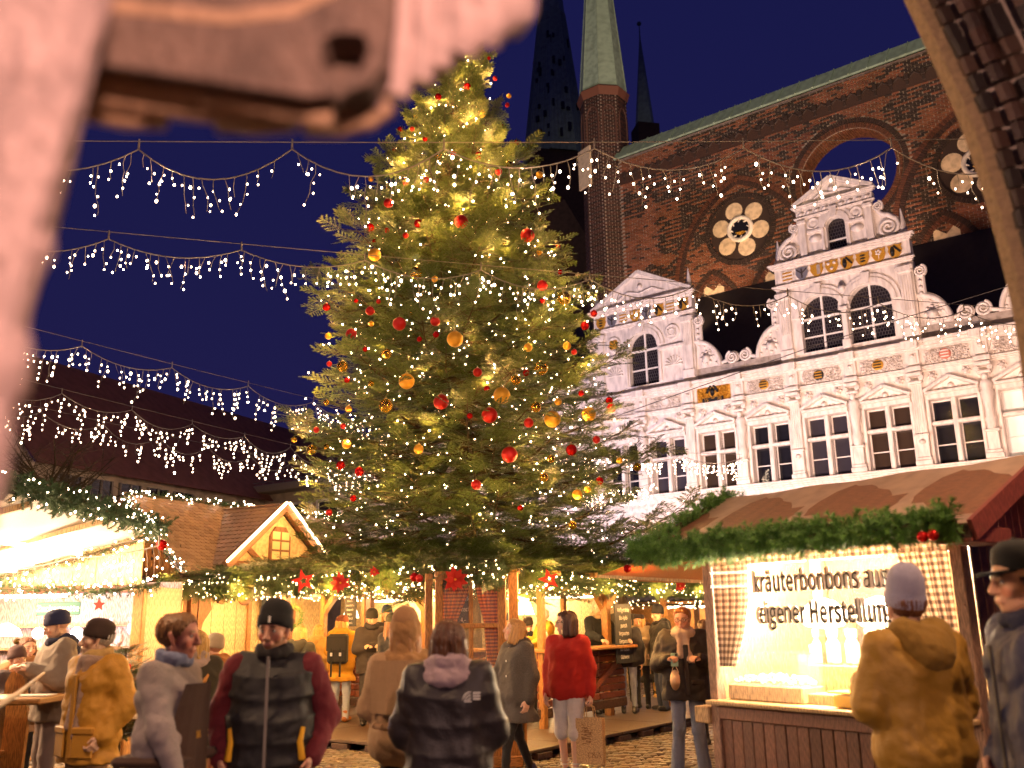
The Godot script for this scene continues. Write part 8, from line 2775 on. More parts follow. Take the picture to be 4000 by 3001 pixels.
	# things round the neck
	for w in s.get("wear", []):
		m = MB.new()
		q = []
		match w[0]:
			"scarf":
				q = ring_prims(up.call(Vector3(0, 1.455, 0.01)), 0.09 * H * w[2], 0.085 * H * w[2], 0.04 * H * w[2], 0.02)
				q += ring_prims(up.call(Vector3(0, 1.5, 0.0)), 0.075 * H * w[2], 0.072 * H * w[2], 0.03 * H * w[2], -0.025)
				if w.size() > 3:
					q.append(["c", up.call(Vector3(0.03, 1.44, 0.1)), up.call(Vector3(0.05, 1.2 - w[3], 0.15)), 0.04 * H, 0.045 * H])
					q.append(["c", up.call(Vector3(-0.05, 1.44, 0.1)), up.call(Vector3(-0.04, 1.25 - w[3], 0.155)), 0.035 * H, 0.04 * H])
			"hood":
				q = [["c", up.call(Vector3(-0.085, 1.485, -0.06)), up.call(Vector3(-0.03, 1.4, -0.13)), 0.06 * H * w[2], 0.06 * H * w[2]], ["c", up.call(Vector3(0.085, 1.485, -0.06)), up.call(Vector3(0.03, 1.4, -0.13)), 0.06 * H * w[2], 0.06 * H * w[2]], ["c", up.call(Vector3(-0.06, 1.45, -0.1)), up.call(Vector3(0.06, 1.45, -0.1)), 0.062 * H * w[2], 0.062 * H * w[2]]]
				q += ring_prims(up.call(Vector3(0, 1.49, 0.0)), 0.085 * H, 0.08 * H, 0.034 * H, -0.015)
			"collar":
				q = ring_prims(up.call(Vector3(0, 1.5, 0.005)), 0.08 * H, 0.076 * H, 0.026 * H * w[2], -0.01)
				q += ring_prims(up.call(Vector3(0, 1.53, 0.0)), 0.082 * H, 0.078 * H, 0.02 * H * w[2], -0.014)
			"wrap":   # hood drawn over the head
				q = [["c", headx * Vector3(0, 0.05, -0.04), headx * Vector3(0, 0.03, 0.0), 0.112 * H, 0.108 * H], ["c", headx * Vector3(0, 0.0, -0.04), headx * Vector3(0, -0.15, -0.04), 0.1 * H, 0.1 * H]]
				q.append(["x", headx.basis.z.normalized(), (headx * Vector3(0, 0, 0.055)).dot(headx.basis.z.normalized())])
				q += ring_prims(up.call(Vector3(0, 1.46, 0.0)), 0.12 * H, 0.1 * H, 0.055 * H, 0.02)
			"shawl":
				q = [["c", up.call(Vector3(-0.17, 1.4, 0)), up.call(Vector3(0.17, 1.4, 0)), 0.1 * H, 0.1 * H], ["c", up.call(Vector3(-0.2, 1.35, 0.02)), up.call(Vector3(-0.16, 0.9, 0.08)), 0.1 * H, 0.13 * H], ["c", up.call(Vector3(0.2, 1.35, 0.02)), up.call(Vector3(0.16, 0.9, 0.08)), 0.1 * H, 0.13 * H]]
				q += ring_prims(up.call(Vector3(0, 1.49, 0.0)), 0.09 * H, 0.085 * H, 0.04 * H, 0.02)
		Sdf.build(q, 0.011 if near else 0.015, 0.025, m)
		crease(m, 0.012, 13.0, s.seed + 5.0, 0.03 if w[0] == "scarf" else 0.0, 0.003)
		res["%s_" % ("scarf" if w[0] in ["scarf", "shawl"] else ("collar" if w[0] == "collar" else "hood"))] = [m, w[1]]
	# hair
	if s.get("hair", "") != "":
		m = MB.new()
		var st: String = s.hair
		q = [["c", Vector3(0, 0.042, -0.04), Vector3(0, 0.048, 0.012), 0.09, 0.087]]
		q.append(["x", Vector3(0, -0.62, 0.78).normalized(), 0.012 if st != "fringe" else 0.03])
		if st == "short":
			q.append(["x", Vector3(0, -1, 0.25).normalized(), 0.045])
		elif st == "bun":
			q.append(["c", Vector3(0, 0.06, -0.13), Vector3(0, 0.05, -0.14), 0.035, 0.035])
		else:
			var l: float = {"bob": -0.12, "fringe": -0.11, "chin": -0.1, "long": -0.24, "curly": -0.17}.get(st, -0.12)
			for k in 7:
				var a := -0.55 + PI * 1.35 * k / 6.0 - 0.12
				var x := cos(a) * 0.075
				var z := -sin(a) * 0.08 - 0.025
				q.append(["c", Vector3(x, 0.02, z), Vector3(x * (1.15 if l > -0.2 else 1.25), l, z * 1.0 - (0.02 if l < -0.2 else 0.0)), 0.034, 0.03])
		if s.has("hat"): q.append(["x", Vector3(0, 1, 0.1).normalized(), 0.03])
		Sdf.build(q, 0.007 if near else 0.0095, 0.02, m, headx)
		Sdf.normals(m)
		for i in m.v.size():
			var p := headx.affine_inverse() * m.v[i]
			var a := atan2(p.x, -p.z)
			m.v[i] += m.n[i] * (rough_noise.get_noise_3d(a * 9.0, p.y * (3.0 if st != "curly" else 30.0), s.seed) * 0.014 + rough_noise.get_noise_2d(a * 30.0, p.y * 6.0) * 0.006)
			m.c[i] = hc * (0.8 + 0.5 * rough_noise.get_noise_2d(a * 26.0, p.y * 2.0 + 9.0))
		Sdf.normals(m)
		res.hair = m
	# hat
	if s.has("hat"):
		m = MB.new()
		var ht: Dictionary = s.hat
		var tilt := headx * Transform3D(Basis(Vector3.RIGHT, ht.get("tilt", -0.2)), Vector3(0, 0.04, -0.012))
		if ht.kind == "cap":
			tilt = headx * Transform3D(Basis(Vector3.RIGHT, ht.get("tilt", -0.2)), Vector3(0, 0.068, -0.008))
			m.lathe(PackedVector2Array([Vector2(0.094, -0.01), Vector2(0.097, 0.03), Vector2(0.088, 0.075), Vector2(0.055, 0.105), Vector2(0.0, 0.112)]), tilt, 24)
			var brim := PackedVector2Array()
			for i in 13:
				var a := PI * i / 12.0
				brim.append(Vector2(cos(a) * 0.085, 0.05 + sin(a) * 0.12))
			m.prism(brim, 0.012, tilt * Transform3D(Basis(Vector3.RIGHT, PI / 2 + 0.08), Vector3(0, -0.002, 0)))
			m.ball(tilt * Vector3(0, 0.112, 0), Vector3.ONE * 0.008, 6, 4)
		else:
			var t: float = ht.get("tall", 0.1)
			m.lathe(PackedVector2Array([Vector2(0.09, -0.028), Vector2(0.104, -0.024), Vector2(0.107, 0.0), Vector2(0.106, 0.035), Vector2(0.098, 0.04), Vector2(0.1, 0.06), Vector2(0.092, 0.035 + t * 0.55), Vector2(0.07, 0.035 + t * 0.85), Vector2(0.035, 0.035 + t * 1.0), Vector2(0.0, 0.035 + t * 1.03)]), Transform3D(tilt.basis.scaled_local(Vector3(0.93, 1, 1.08)), tilt.origin), 72, ht.get("ribs", 24), 0.02)
		res.hat = m
		if ht.has("pompom"):
			m = MB.new()
			for i in 150:
				var d := Vector3(sin(i * 1.7), cos(i * 2.3), sin(i * 3.1 + 1)).normalized()
				m.tri(tilt * (Vector3(0, 0.18, 0) + d.cross(Vector3.UP) * 0.008), tilt * (Vector3(0, 0.18, 0) - d.cross(Vector3.UP) * 0.008), tilt * (Vector3(0, 0.18, 0) + d * 0.055))
				m.ball(tilt * (Vector3(0, 0.18, 0) + d * 0.03), Vector3.ONE * 0.009, 4, 3)
			res.pompom = [m, ht.pompom]
	if s.has("glasses"):
		m = MB.new()
		for e in [1.0, -1.0]:
			var ring := PackedVector3Array()
			for i in 13:
				ring.append(headx * Vector3(e * 0.034 + cos(i * TAU / 12) * 0.024, 0.01 + sin(i * TAU / 12) * 0.02, 0.108))
			m.tube(ring, 0.0022, 0.0022, 5, false)
			m.tube(PackedVector3Array([headx * Vector3(e * 0.058, 0.014, 0.106), headx * Vector3(e * 0.082, 0.016, 0.0)]), 0.002, 0.002, 4, false)
		m.tube(PackedVector3Array([headx * Vector3(-0.01, 0.012, 0.11), headx * Vector3(0.01, 0.012, 0.11)]), 0.002, 0.002, 4, false)
		res.glasses = m
	s.res = res
	s.arms_at = arms
	s.upf = up

func cloth(c: Color, rough := 0.85, tex := "weave") -> StandardMaterial3D:
	var key := "cloth_%s_%.2f_%s" % [c.to_html(), rough, tex]
	if M.has(key): return M[key]
	var m := mat(key, c, rough, tex, Vector3.ONE * (9.0 if tex == "weave" else 4.0), "fine", 0.4)
	if rough > 0.6:
		m.rim_enabled = true
		m.rim = 0.25
		m.rim_tint = 0.6
	return m
func place_person(s: Dictionary) -> void:
	var o := thing("person", s.label, "person", s.pos, "", Basis(Vector3.UP, deg_to_rad(s.yaw)))
	s.node = o
	var r: Dictionary = s.res
	var skin := mat("skin", Color(1, 1, 1), 0.5)
	skin.subsurf_scatter_enabled = true
	skin.subsurf_scatter_strength = 0.08
	put("body", r.body.mesh(), skin, o)
	put("eyes", r.eyes.mesh(), mat("eyeball", Color(1, 1, 1), 0.15), o)
	put(s.get("legs", {}).get("name", "trousers"), r.trousers.mesh(), cloth(s.get("legs", {}).get("col", Color(0.03, 0.03, 0.035))), o)
	for k in [1, -1]:
		put("shoe", r["shoe_%d" % k].mesh(), mat("shoe_%s" % s.get("shoe", Color(0.02, 0.018, 0.018)).to_html(), s.get("shoe", Color(0.02, 0.018, 0.018)), 0.5), o)
	var top: Dictionary = s.top
	put(top.get("name", "jacket"), r.jacket.mesh(), cloth(top.col, top.get("rough", 0.85), top.get("tex", "weave")), o)
	if r.has("sleeves"):
		put("sleeves", r.sleeves.mesh(), cloth(top.sleevecol), o)
	for k in ["scarf_", "hood_", "collar_", "pompom"]:
		if r.has(k):
			put(k.trim_suffix("_"), r[k][0].mesh(), cloth(r[k][1]), o)
	if r.has("hair"):
		put("hair", r.hair.mesh(), mat("hair", Color(1, 1, 1), 0.45), o)
	if r.has("hat"):
		put("cap" if s.hat.kind == "cap" else "woolly_hat", r.hat.mesh(), cloth(s.hat.col), o)
	if r.has("glasses"):
		put("glasses", r.glasses.mesh(), M.cable_black, o)
func body_mark(s: Dictionary, called: String, mesh: Mesh, m: Material, x: float, y: float, z: float, b := Basis()) -> void:
	put(called, mesh, m, s.node, s.upf.call(Vector3(x, y, z)), b)
func boxm(sz: Vector3, bev := 0.0) -> ArrayMesh:
	var b := MB.new()
	b.box(Vector3.ZERO, sz, Basis(), bev)
	return b.mesh()

func wrap_cloth(b: MB, y0: float, y1: float, a0: float, a1: float, rx: float, rz: float) -> void:   # a sheet that lies round the front of the trunk
	for j in 10:
		for i in 8:
			var q := []
			for w in [[i, j], [i + 1, j], [i + 1, j + 1], [i, j + 1]]:
				var a: float = (w[0] / 4.0 - 1.0) * lerpf(a0, a1, minf(w[1] / 3.0, 1.0))
				q.append(Vector3(sin(a) * rx, lerpf(y0, y1, w[1] / 10.0), cos(a) * rz - 0.0015 * sin(w[0] * 2.1) * w[1]))
			b.quad(q[0], q[1], q[2], q[3], Vector3.BACK)
func people() -> void:
	var navy := Color(0.018, 0.022, 0.055)
	var black := Color(0.014, 0.012, 0.014)
	var jeans := {"col": Color(0.2, 0.27, 0.42), "name": "jeans"}
	var blond := Color(0.62, 0.36, 0.1)
	var brown := Color(0.09, 0.035, 0.015)
	var grey := Color(0.55, 0.5, 0.45)
	# x and y of the crown in the photograph, distance, yaw (0 faces the viewer), then looks
	var L := [
		{"id": "vest", "at": [1080, 2352, 5.3], "yaw": 4, "head": -14, "nod": 4, "near": true, "w": 1.14, "hatrise": 0.03, "label": "man in black quilted vest over red jumper, dark beanie, hands in pockets", "top": {"name": "quilted_vest", "col": Color(0.022, 0.02, 0.021), "rough": 0.6, "fat": 0.022, "belly": 0.02, "hem": 0.86, "rows": 0.115, "depth": 0.02, "sleevecol": Color(0.21, 0.016, 0.026), "neck": 0.02}, "left": "pocket", "right": "pocket", "hat": {"kind": "beanie", "col": Color(0.014, 0.012, 0.014), "tall": 0.11, "tilt": -0.3, "ribs": 30}, "beard": Color(0.3, 0.15, 0.08), "haircol": Color(0.2, 0.09, 0.04), "skin": Color(0.56, 0.29, 0.19), "wear": [["collar", Color(0.03, 0.024, 0.022), 1.1]], "legs": {"col": Color(0.05, 0.04, 0.036)}},
		{"id": "apron", "at": [690, 2395, 5.0], "yaw": 82, "head": 4, "near": true, "w": 1.1, "label": "man in pale grey jumper and brown apron striding right, seen from the side", "top": {"name": "jumper", "col": Color(0.44, 0.36, 0.34), "fat": 0.012, "belly": 0.02, "hem": 0.88}, "left": "down", "right": "forward", "gait": 0.22, "hair": "short", "haircol": Color(0.3, 0.15, 0.06), "skin": Color(0.58, 0.24, 0.17), "wear": [["collar", Color(0.3, 0.34, 0.55), 0.9]], "legs": {"col": Color(0.035, 0.03, 0.03)}},
		{"id": "beige", "at": [1590, 2398, 6.2], "yaw": 190, "head": -22, "near": true, "w": 1.05, "label": "woman in belted beige trench coat with tan hood over her head, seen from behind", "top": {"name": "trench_coat", "col": Color(0.52, 0.32, 0.16), "fat": 0.025, "hem": 0.42, "flare": 0.05, "crease": 0.016, "freq": 7.0}, "left": "hold", "right": "hold", "hat": {"kind": "beanie", "col": Color(0.46, 0.24, 0.1), "tall": 0.13, "tilt": -0.35}, "hair": "bob", "haircol": Color(0.36, 0.17, 0.06), "wear": [["wrap", Color(0.43, 0.22, 0.075), 1.0]]},
		{"id": "puffer", "at": [1752, 2424, 5.0], "yaw": 176, "near": true, "w": 1.0, "label": "woman in black puffer jacket with lilac knitted scarf, seen from behind", "top": {"name": "puffer_jacket", "col": Color(0.017, 0.012, 0.015), "rough": 0.5, "tex": "", "fat": 0.042, "hem": 0.8, "rows": 0.15, "depth": 0.012, "crease": 0.014, "freq": 6.0}, "left": "hold", "right": "hold", "hair": "bob", "haircol": Color(0.11, 0.04, 0.015), "wear": [["scarf", Color(0.5, 0.36, 0.4), 1.35]], "legs": {"col": Color(0.03, 0.025, 0.03)}},
		{"id": "olive", "at": [3535, 2258, 4.9], "yaw": 196, "head": -12, "near": true, "w": 1.12, "hatrise": 0.02, "label": "person in olive hooded winter coat and lilac ribbed beanie at the candy stall", "top": {"name": "winter_coat", "col": Color(0.3, 0.16, 0.015), "rough": 0.6, "tex": "", "fat": 0.04, "hem": 0.62, "flare": 0.02, "crease": 0.015, "freq": 8.0}, "left": "hold", "right": "hold", "hat": {"kind": "beanie", "col": Color(0.42, 0.4, 0.55), "tall": 0.16, "tilt": -0.25, "ribs": 26}, "hair": "short", "haircol": Color(0.16, 0.06, 0.03), "wear": [["hood", Color(0.31, 0.165, 0.016), 1.5]]},
		{"id": "cap", "at": [3985, 2135, 4.0], "yaw": 268, "head": 0, "near": true, "w": 1.12, "label": "man in navy parka and black baseball cap in profile at the right edge", "top": {"name": "parka", "col": Color(0.014, 0.015, 0.05), "rough": 0.62, "tex": "", "fat": 0.035, "hem": 0.68, "crease": 0.018, "freq": 8.0}, "left": "pocket", "right": "pocket", "hat": {"kind": "cap", "col": Color(0.008, 0.009, 0.01), "tilt": 0.06}, "hair": "short", "haircol": Color(0.08, 0.04, 0.02), "skin": Color(0.58, 0.31, 0.18), "wear": [["hood", Color(0.022, 0.024, 0.06), 1.1]]},
		{"id": "yellow", "at": [395, 2422, 6.8], "yaw": -30, "head": -32, "near": true, "w": 1.12, "label": "older man in yellow jacket, pinkish scarf and brown beanie looking left", "top": {"col": Color(0.75, 0.36, 0.03), "rough": 0.6, "fat": 0.035, "hem": 0.74, "crease": 0.015, "freq": 8.0}, "left": "pocket", "right": "down", "hat": {"kind": "beanie", "col": Color(0.055, 0.024, 0.016), "tall": 0.09, "tilt": -0.2}, "hair": "short", "haircol": grey, "skin": Color(0.6, 0.38, 0.26), "wear": [["scarf", Color(0.5, 0.33, 0.25), 1.0, 0.25], ["collar", Color(0.66, 0.42, 0.14), 1.3]], "legs": {"col": Color(0.42, 0.24, 0.1), "w": 1.2}},
		{"id": "bluehat", "at": [240, 2383, 8.8], "yaw": -50, "head": -10, "nod": 18, "w": 1.15, "label": "man in grey and navy jacket with navy beanie looking down at his hands", "top": {"col": Color(0.33, 0.26, 0.21), "fat": 0.035, "hem": 0.78, "crease": 0.018}, "left": "hold", "right": "hold", "hat": {"kind": "beanie", "col": Color(0.02, 0.028, 0.11), "tall": 0.08}, "skin": Color(0.6, 0.38, 0.27), "wear": [["hood", Color(0.03, 0.035, 0.09), 1.2]], "legs": {"col": Color(0.42, 0.34, 0.32), "w": 1.15}},
		{"id": "shawl", "at": [108, 2490, 9.6], "yaw": 30, "head": 25, "label": "long-haired woman wrapped in brown blanket shawl at the left table", "top": {"col": Color(0.62, 0.42, 0.28), "fat": 0.02, "hem": 0.7}, "left": "hold", "right": "hold", "hair": "long", "haircol": Color(0.16, 0.05, 0.025), "skin": Color(0.58, 0.36, 0.26), "wear": [["shawl", Color(0.44, 0.2, 0.085), 1.0]]},
		{"id": "pom", "at": [70, 2500, 9.2], "yaw": 60, "label": "person in patterned jacket and bobble hat at the far left edge", "hatrise": 0.08, "top": {"col": Color(0.07, 0.045, 0.05), "fat": 0.03, "hem": 0.75}, "left": "hold", "right": "hold", "hat": {"kind": "beanie", "col": Color(0.12, 0.06, 0.06), "pompom": Color(0.24, 0.14, 0.02)}},
		{"id": "scarfcoat", "at": [775, 2462, 8.2], "yaw": 215, "label": "fair-haired woman in dark green coat with tan bag strap, behind the apron man", "top": {"name": "coat", "col": Color(0.06, 0.045, 0.02), "fat": 0.025, "hem": 0.66}, "left": "hold", "right": "hold", "hair": "bob", "haircol": blond, "wear": [["scarf", Color(0.55, 0.4, 0.34), 1.1]], "legs": {"col": Color(0.28, 0.15, 0.05)}},
		{"id": "orange", "at": [845, 2480, 9.4], "yaw": -110, "label": "person in orange hooded coat and cream knitted hat facing left", "top": {"name": "coat", "col": Color(0.44, 0.12, 0.008), "fat": 0.025, "hem": 0.6}, "left": "hold", "right": "hold", "hat": {"kind": "beanie", "col": Color(0.7, 0.55, 0.36)}, "wear": [["hood", Color(0.44, 0.13, 0.01), 1.3]], "legs": {"col": Color(0.5, 0.28, 0.06)}},
		{"id": "vendor1", "at": [795, 2432, 17.6], "yaw": 25, "label": "white-haired vendor in navy jacket and glasses behind the tiled hut's counter", "top": {"col": Color(0.03, 0.04, 0.1), "fat": 0.02}, "hair": "short", "haircol": Color(0.7, 0.66, 0.6), "glasses": 1, "left": "counter", "right": "counter"},
		{"id": "pack", "at": [1338, 2402, 14.9], "y": 0.12, "yaw": 172, "head": -40, "label": "person in yellow coat with black backpack and rust beanie, seen from behind", "top": {"name": "coat", "col": Color(0.62, 0.31, 0.012), "fat": 0.025, "hem": 0.66, "flare": 0.02}, "left": "hold", "right": "hold", "hat": {"kind": "beanie", "col": Color(0.24, 0.06, 0.025), "tall": 0.07}, "hair": "chin", "haircol": blond, "wear": [["hood", Color(0.64, 0.34, 0.02), 1.2]], "legs": {"col": Color(0.5, 0.55, 0.66), "name": "jeans", "w": 1.1}, "shoe": Color(0.3, 0.09, 0.01), "boot": 0.08},
		{"id": "armscross", "at": [1452, 2382, 14.3], "y": 0.12, "yaw": 18, "nod": 16, "label": "man in dark softshell jacket and dark beanie with arms crossed holding a cup", "top": {"col": Color(0.045, 0.035, 0.035), "fat": 0.02, "hem": 0.78}, "left": "cross", "right": "cross", "hat": {"kind": "beanie", "col": Color(0.03, 0.025, 0.02)}, "beard": Color(0.2, 0.1, 0.06), "skin": Color(0.6, 0.36, 0.24), "wear": [["collar", Color(0.03, 0.025, 0.028), 1.4]], "legs": {"col": Color(0.05, 0.042, 0.045), "w": 1.15}},
		{"id": "bluecap", "at": [1512, 2368, 16.6], "y": 0.12, "yaw": 5, "label": "fair woman in blue beanie looking on beside the arms-crossed man", "top": {"col": Color(0.03, 0.025, 0.03)}, "hat": {"kind": "beanie", "col": Color(0.06, 0.1, 0.18)}, "hair": "chin", "haircol": blond, "skin": Color(0.66, 0.42, 0.3), "left": "hold", "right": "hold"},
		{"id": "blackcoat", "at": [1532, 2400, 12.6], "y": 0.12, "yaw": 140, "label": "person in black coat and olive beanie turned away, next to the beige hood", "top": {"name": "coat", "col": black, "fat": 0.025, "hem": 0.6}, "hat": {"kind": "beanie", "col": Color(0.05, 0.045, 0.02)}, "hair": "long", "haircol": Color(0.2, 0.08, 0.02), "left": "hold", "right": "hold"},
		{"id": "tweed", "at": [2015, 2418, 9.8], "yaw": -58, "head": -22, "nod": -16, "w": 1.05, "label": "blonde woman in grey tweed hooded coat striding and looking up", "top": {"name": "tweed_coat", "col": Color(0.085, 0.07, 0.06), "tex": "fine", "fat": 0.025, "hem": 0.66, "flare": 0.04}, "left": "down", "right": "forward", "gait": 0.24, "hair": "bob", "haircol": Color(0.5, 0.27, 0.09), "skin": Color(0.6, 0.36, 0.25), "wear": [["hood", Color(0.09, 0.072, 0.062), 1.2]], "legs": {"col": Color(0.018, 0.016, 0.016), "w": 0.86, "name": "leggings"}, "shoe": Color(0.02, 0.025, 0.08)},
		{"id": "red", "at": [2212, 2386, 9.9], "yaw": -26, "head": -52, "bare": true, "label": "person in red jumper and white denim shorts carrying a paper bag", "top": {"name": "jumper", "col": Color(0.55, 0.014, 0.008), "fat": 0.014, "hem": 0.82, "crease": 0.014}, "left": "bag", "right": "down", "gait": 0.1, "hair": "bob", "haircol": Color(0.05, 0.016, 0.01), "glasses": 1, "skin": Color(0.6, 0.39, 0.3), "legs": {"col": Color(0.8, 0.8, 0.88), "short": true, "name": "shorts", "w": 1.22}, "shoe": Color(0.02, 0.02, 0.05)},
		{"id": "phone", "at": [2663, 2370, 9.95], "yaw": -12, "head": -10, "nod": 10, "w": 1.1, "label": "woman in black jacket, cream scarf and jeans looking up from her phone", "top": {"col": Color(0.014, 0.01, 0.011), "rough": 0.62, "fat": 0.036, "hem": 0.79, "crease": 0.018}, "left": "phone", "right": "phone", "stance": 0.15, "gait": 0.06, "hair": "bun", "haircol": Color(0.3, 0.12, 0.03), "glasses": 1, "skin": Color(0.5, 0.29, 0.2), "wear": [["scarf", Color(0.6, 0.46, 0.38), 1.1, 0.0]], "legs": {"col": Color(0.22, 0.28, 0.44), "name": "jeans", "cuff": 1.45, "w": 1.02}, "shoe": Color(0.05, 0.025, 0.015)},
		{"id": "whitehair", "at": [2122, 2378, 15.2], "y": 0.12, "yaw": -70, "label": "white-haired person in yellow raincoat at the bar, looking left", "top": {"name": "raincoat", "col": Color(0.66, 0.34, 0.012), "fat": 0.03, "hem": 0.7}, "hair": "short", "haircol": Color(0.75, 0.7, 0.62), "glasses": 1, "left": "counter", "right": "hold", "wear": [["scarf", Color(0.3, 0.03, 0.02), 0.9], ["hood", Color(0.64, 0.34, 0.02), 1.1]]},
		{"id": "knit", "at": [1998, 2384, 14.6], "y": 0.12, "yaw": -20, "hatrise": 0.06, "label": "person in striped knitted jumper and blue bobble hat behind the tweed coat", "top": {"name": "jumper", "col": Color(0.5, 0.3, 0.28), "rows": 0.05, "depth": 0.004}, "hat": {"kind": "beanie", "col": Color(0.1, 0.13, 0.2), "pompom": Color(0.04, 0.05, 0.09)}, "left": "hold", "right": "hold"},
		{"id": "dark2", "at": [2062, 2412, 15.6], "y": 0.12, "yaw": 160, "label": "person in dark beanie and black jacket behind the tweed coat's right shoulder", "top": {"col": black, "fat": 0.02}, "hat": {"kind": "beanie", "col": Color(0.04, 0.025, 0.02)}, "left": "hold", "right": "hold"},
		{"id": "brownback", "at": [1968, 2440, 11.4], "yaw": 150, "label": "fair-haired person in dark brown coat half hidden beside the corner box", "top": {"name": "coat", "col": Color(0.03, 0.018, 0.012), "fat": 0.02, "hem": 0.6}, "hair": "long", "haircol": Color(0.36, 0.17, 0.05), "left": "hold", "right": "hold"},
		{"id": "vendor2", "at": [2332, 2346, 15.4], "y": 0.12, "yaw": 35, "nod": 28, "label": "white-haired vendor in black fleece bending over the right bar", "top": {"col": Color(0.016, 0.018, 0.02), "fat": 0.02}, "hair": "short", "haircol": Color(0.75, 0.68, 0.56), "skin": Color(0.62, 0.38, 0.26), "left": "counter", "right": "counter", "wear": [["collar", Color(0.62, 0.45, 0.25), 1.2]]},
		{"id": "blonde", "at": [2442, 2398, 15.4], "y": 0.12, "yaw": 168, "w": 1.08, "label": "woman with long blonde hair in black jacket and jeans leaning on the bar", "top": {"col": Color(0.02, 0.016, 0.02), "fat": 0.026, "hem": 0.8}, "left": "lean", "right": "down", "hair": "long", "haircol": Color(0.72, 0.42, 0.12), "legs": {"col": Color(0.32, 0.36, 0.52), "name": "jeans", "w": 0.95}},
		{"id": "greyhat", "at": [2432, 2340, 17.4], "y": 0.12, "yaw": -5, "label": "tall man in grey beanie and dark quilted jacket behind the blonde woman", "top": {"col": Color(0.045, 0.04, 0.035), "fat": 0.03, "rows": 0.1, "depth": 0.012}, "hat": {"kind": "beanie", "col": Color(0.07, 0.05, 0.045), "tall": 0.14}, "skin": Color(0.62, 0.38, 0.27), "left": "pocket", "right": "pocket"},
		{"id": "headband", "at": [2497, 2392, 16.2], "y": 0.12, "yaw": -30, "label": "woman with dark headband in beige jacket facing the blonde woman", "top": {"col": Color(0.48, 0.36, 0.24), "fat": 0.03, "hem": 0.78}, "hair": "bob", "haircol": Color(0.42, 0.23, 0.08), "hat": {"kind": "beanie", "col": Color(0.05, 0.03, 0.03), "tall": 0.02}, "left": "hold", "right": "hold"},
		{"id": "hooded", "at": [2572, 2368, 15.8], "y": 0.12, "yaw": -75, "nod": 8, "w": 1.05, "label": "man in black beanie and black hooded jacket with jeans, facing left", "top": {"col": Color(0.016, 0.014, 0.016), "fat": 0.03, "hem": 0.78}, "hat": {"kind": "beanie", "col": black, "tall": 0.11}, "skin": Color(0.6, 0.36, 0.25), "left": "pocket", "right": "pocket", "wear": [["hood", Color(0.018, 0.014, 0.016), 1.3]], "legs": {"col": Color(0.06, 0.08, 0.16), "name": "jeans", "w": 1.15}},
		{"id": "boots", "at": [2530, 2432, 19.6], "yaw": 190, "label": "curly-haired woman in long dark skirt and yellow boots", "top": {"name": "coat", "col": Color(0.03, 0.026, 0.022), "fat": 0.02, "hem": 0.36, "flare": 0.04}, "hair": "curly", "haircol": Color(0.24, 0.1, 0.03), "left": "hold", "right": "hold", "shoe": Color(0.62, 0.36, 0.08), "boot": 0.24},
		{"id": "green", "at": [2752, 2420, 12.6], "yaw": 200, "label": "person in grey-green coat half hidden behind the phone woman", "top": {"name": "coat", "col": Color(0.12, 0.11, 0.09), "fat": 0.025, "hem": 0.6}, "hair": "short", "haircol": brown, "left": "pocket", "right": "pocket"},
		{"id": "vendor3", "at": [3625, 2395, 6.75], "yaw": -70, "nod": 20, "label": "vendor in pink and white striped shirt inside the candy stall, behind the lilac beanie", "top": {"name": "shirt", "col": Color(0.62, 0.42, 0.46), "fat": 0.02}, "hair": "short", "haircol": brown, "left": "counter", "right": "counter"},
		{"id": "mustard", "at": [1245, 2440, 15.6], "y": 0.12, "yaw": 150, "label": "blonde woman in mustard coat left of the black backpack", "top": {"name": "coat", "col": Color(0.6, 0.36, 0.09), "fat": 0.025, "hem": 0.6}, "hair": "bob", "haircol": Color(0.7, 0.42, 0.12), "left": "hold", "right": "hold", "wear": [["hood", Color(0.6, 0.38, 0.12), 1.1]]},
		{"id": "hoodgreen", "at": [1172, 2445, 13.2], "yaw": 165, "label": "fair-haired person in dark green parka behind the quilted vest's shoulder", "top": {"name": "parka", "col": Color(0.06, 0.055, 0.035), "fat": 0.03, "hem": 0.7}, "hair": "long", "haircol": blond, "left": "hold", "right": "hold", "wear": [["hood", Color(0.06, 0.055, 0.035), 1.3]]},
	]
	for i in L.size():
		var s: Dictionary = L[i]
		var p := at(s.at[0], s.at[1], s.at[2])
		s.pos = Vector3(p.x, s.get("y", 0.0), p.z)
		s.h = (p.y - s.pos.y) - s.get("hatrise", 0.015 if s.has("hat") else 0.0)
		s.seed = i * 1.37 + 0.5
	var job := WorkerThreadPool.add_group_task(func(i): shape_person(L[i]), L.size(), -1, true)
	WorkerThreadPool.wait_for_group_task_completion(job)
	var by := {}
	for s in L:
		place_person(s)
		by[s.id] = s
	held_things(by)

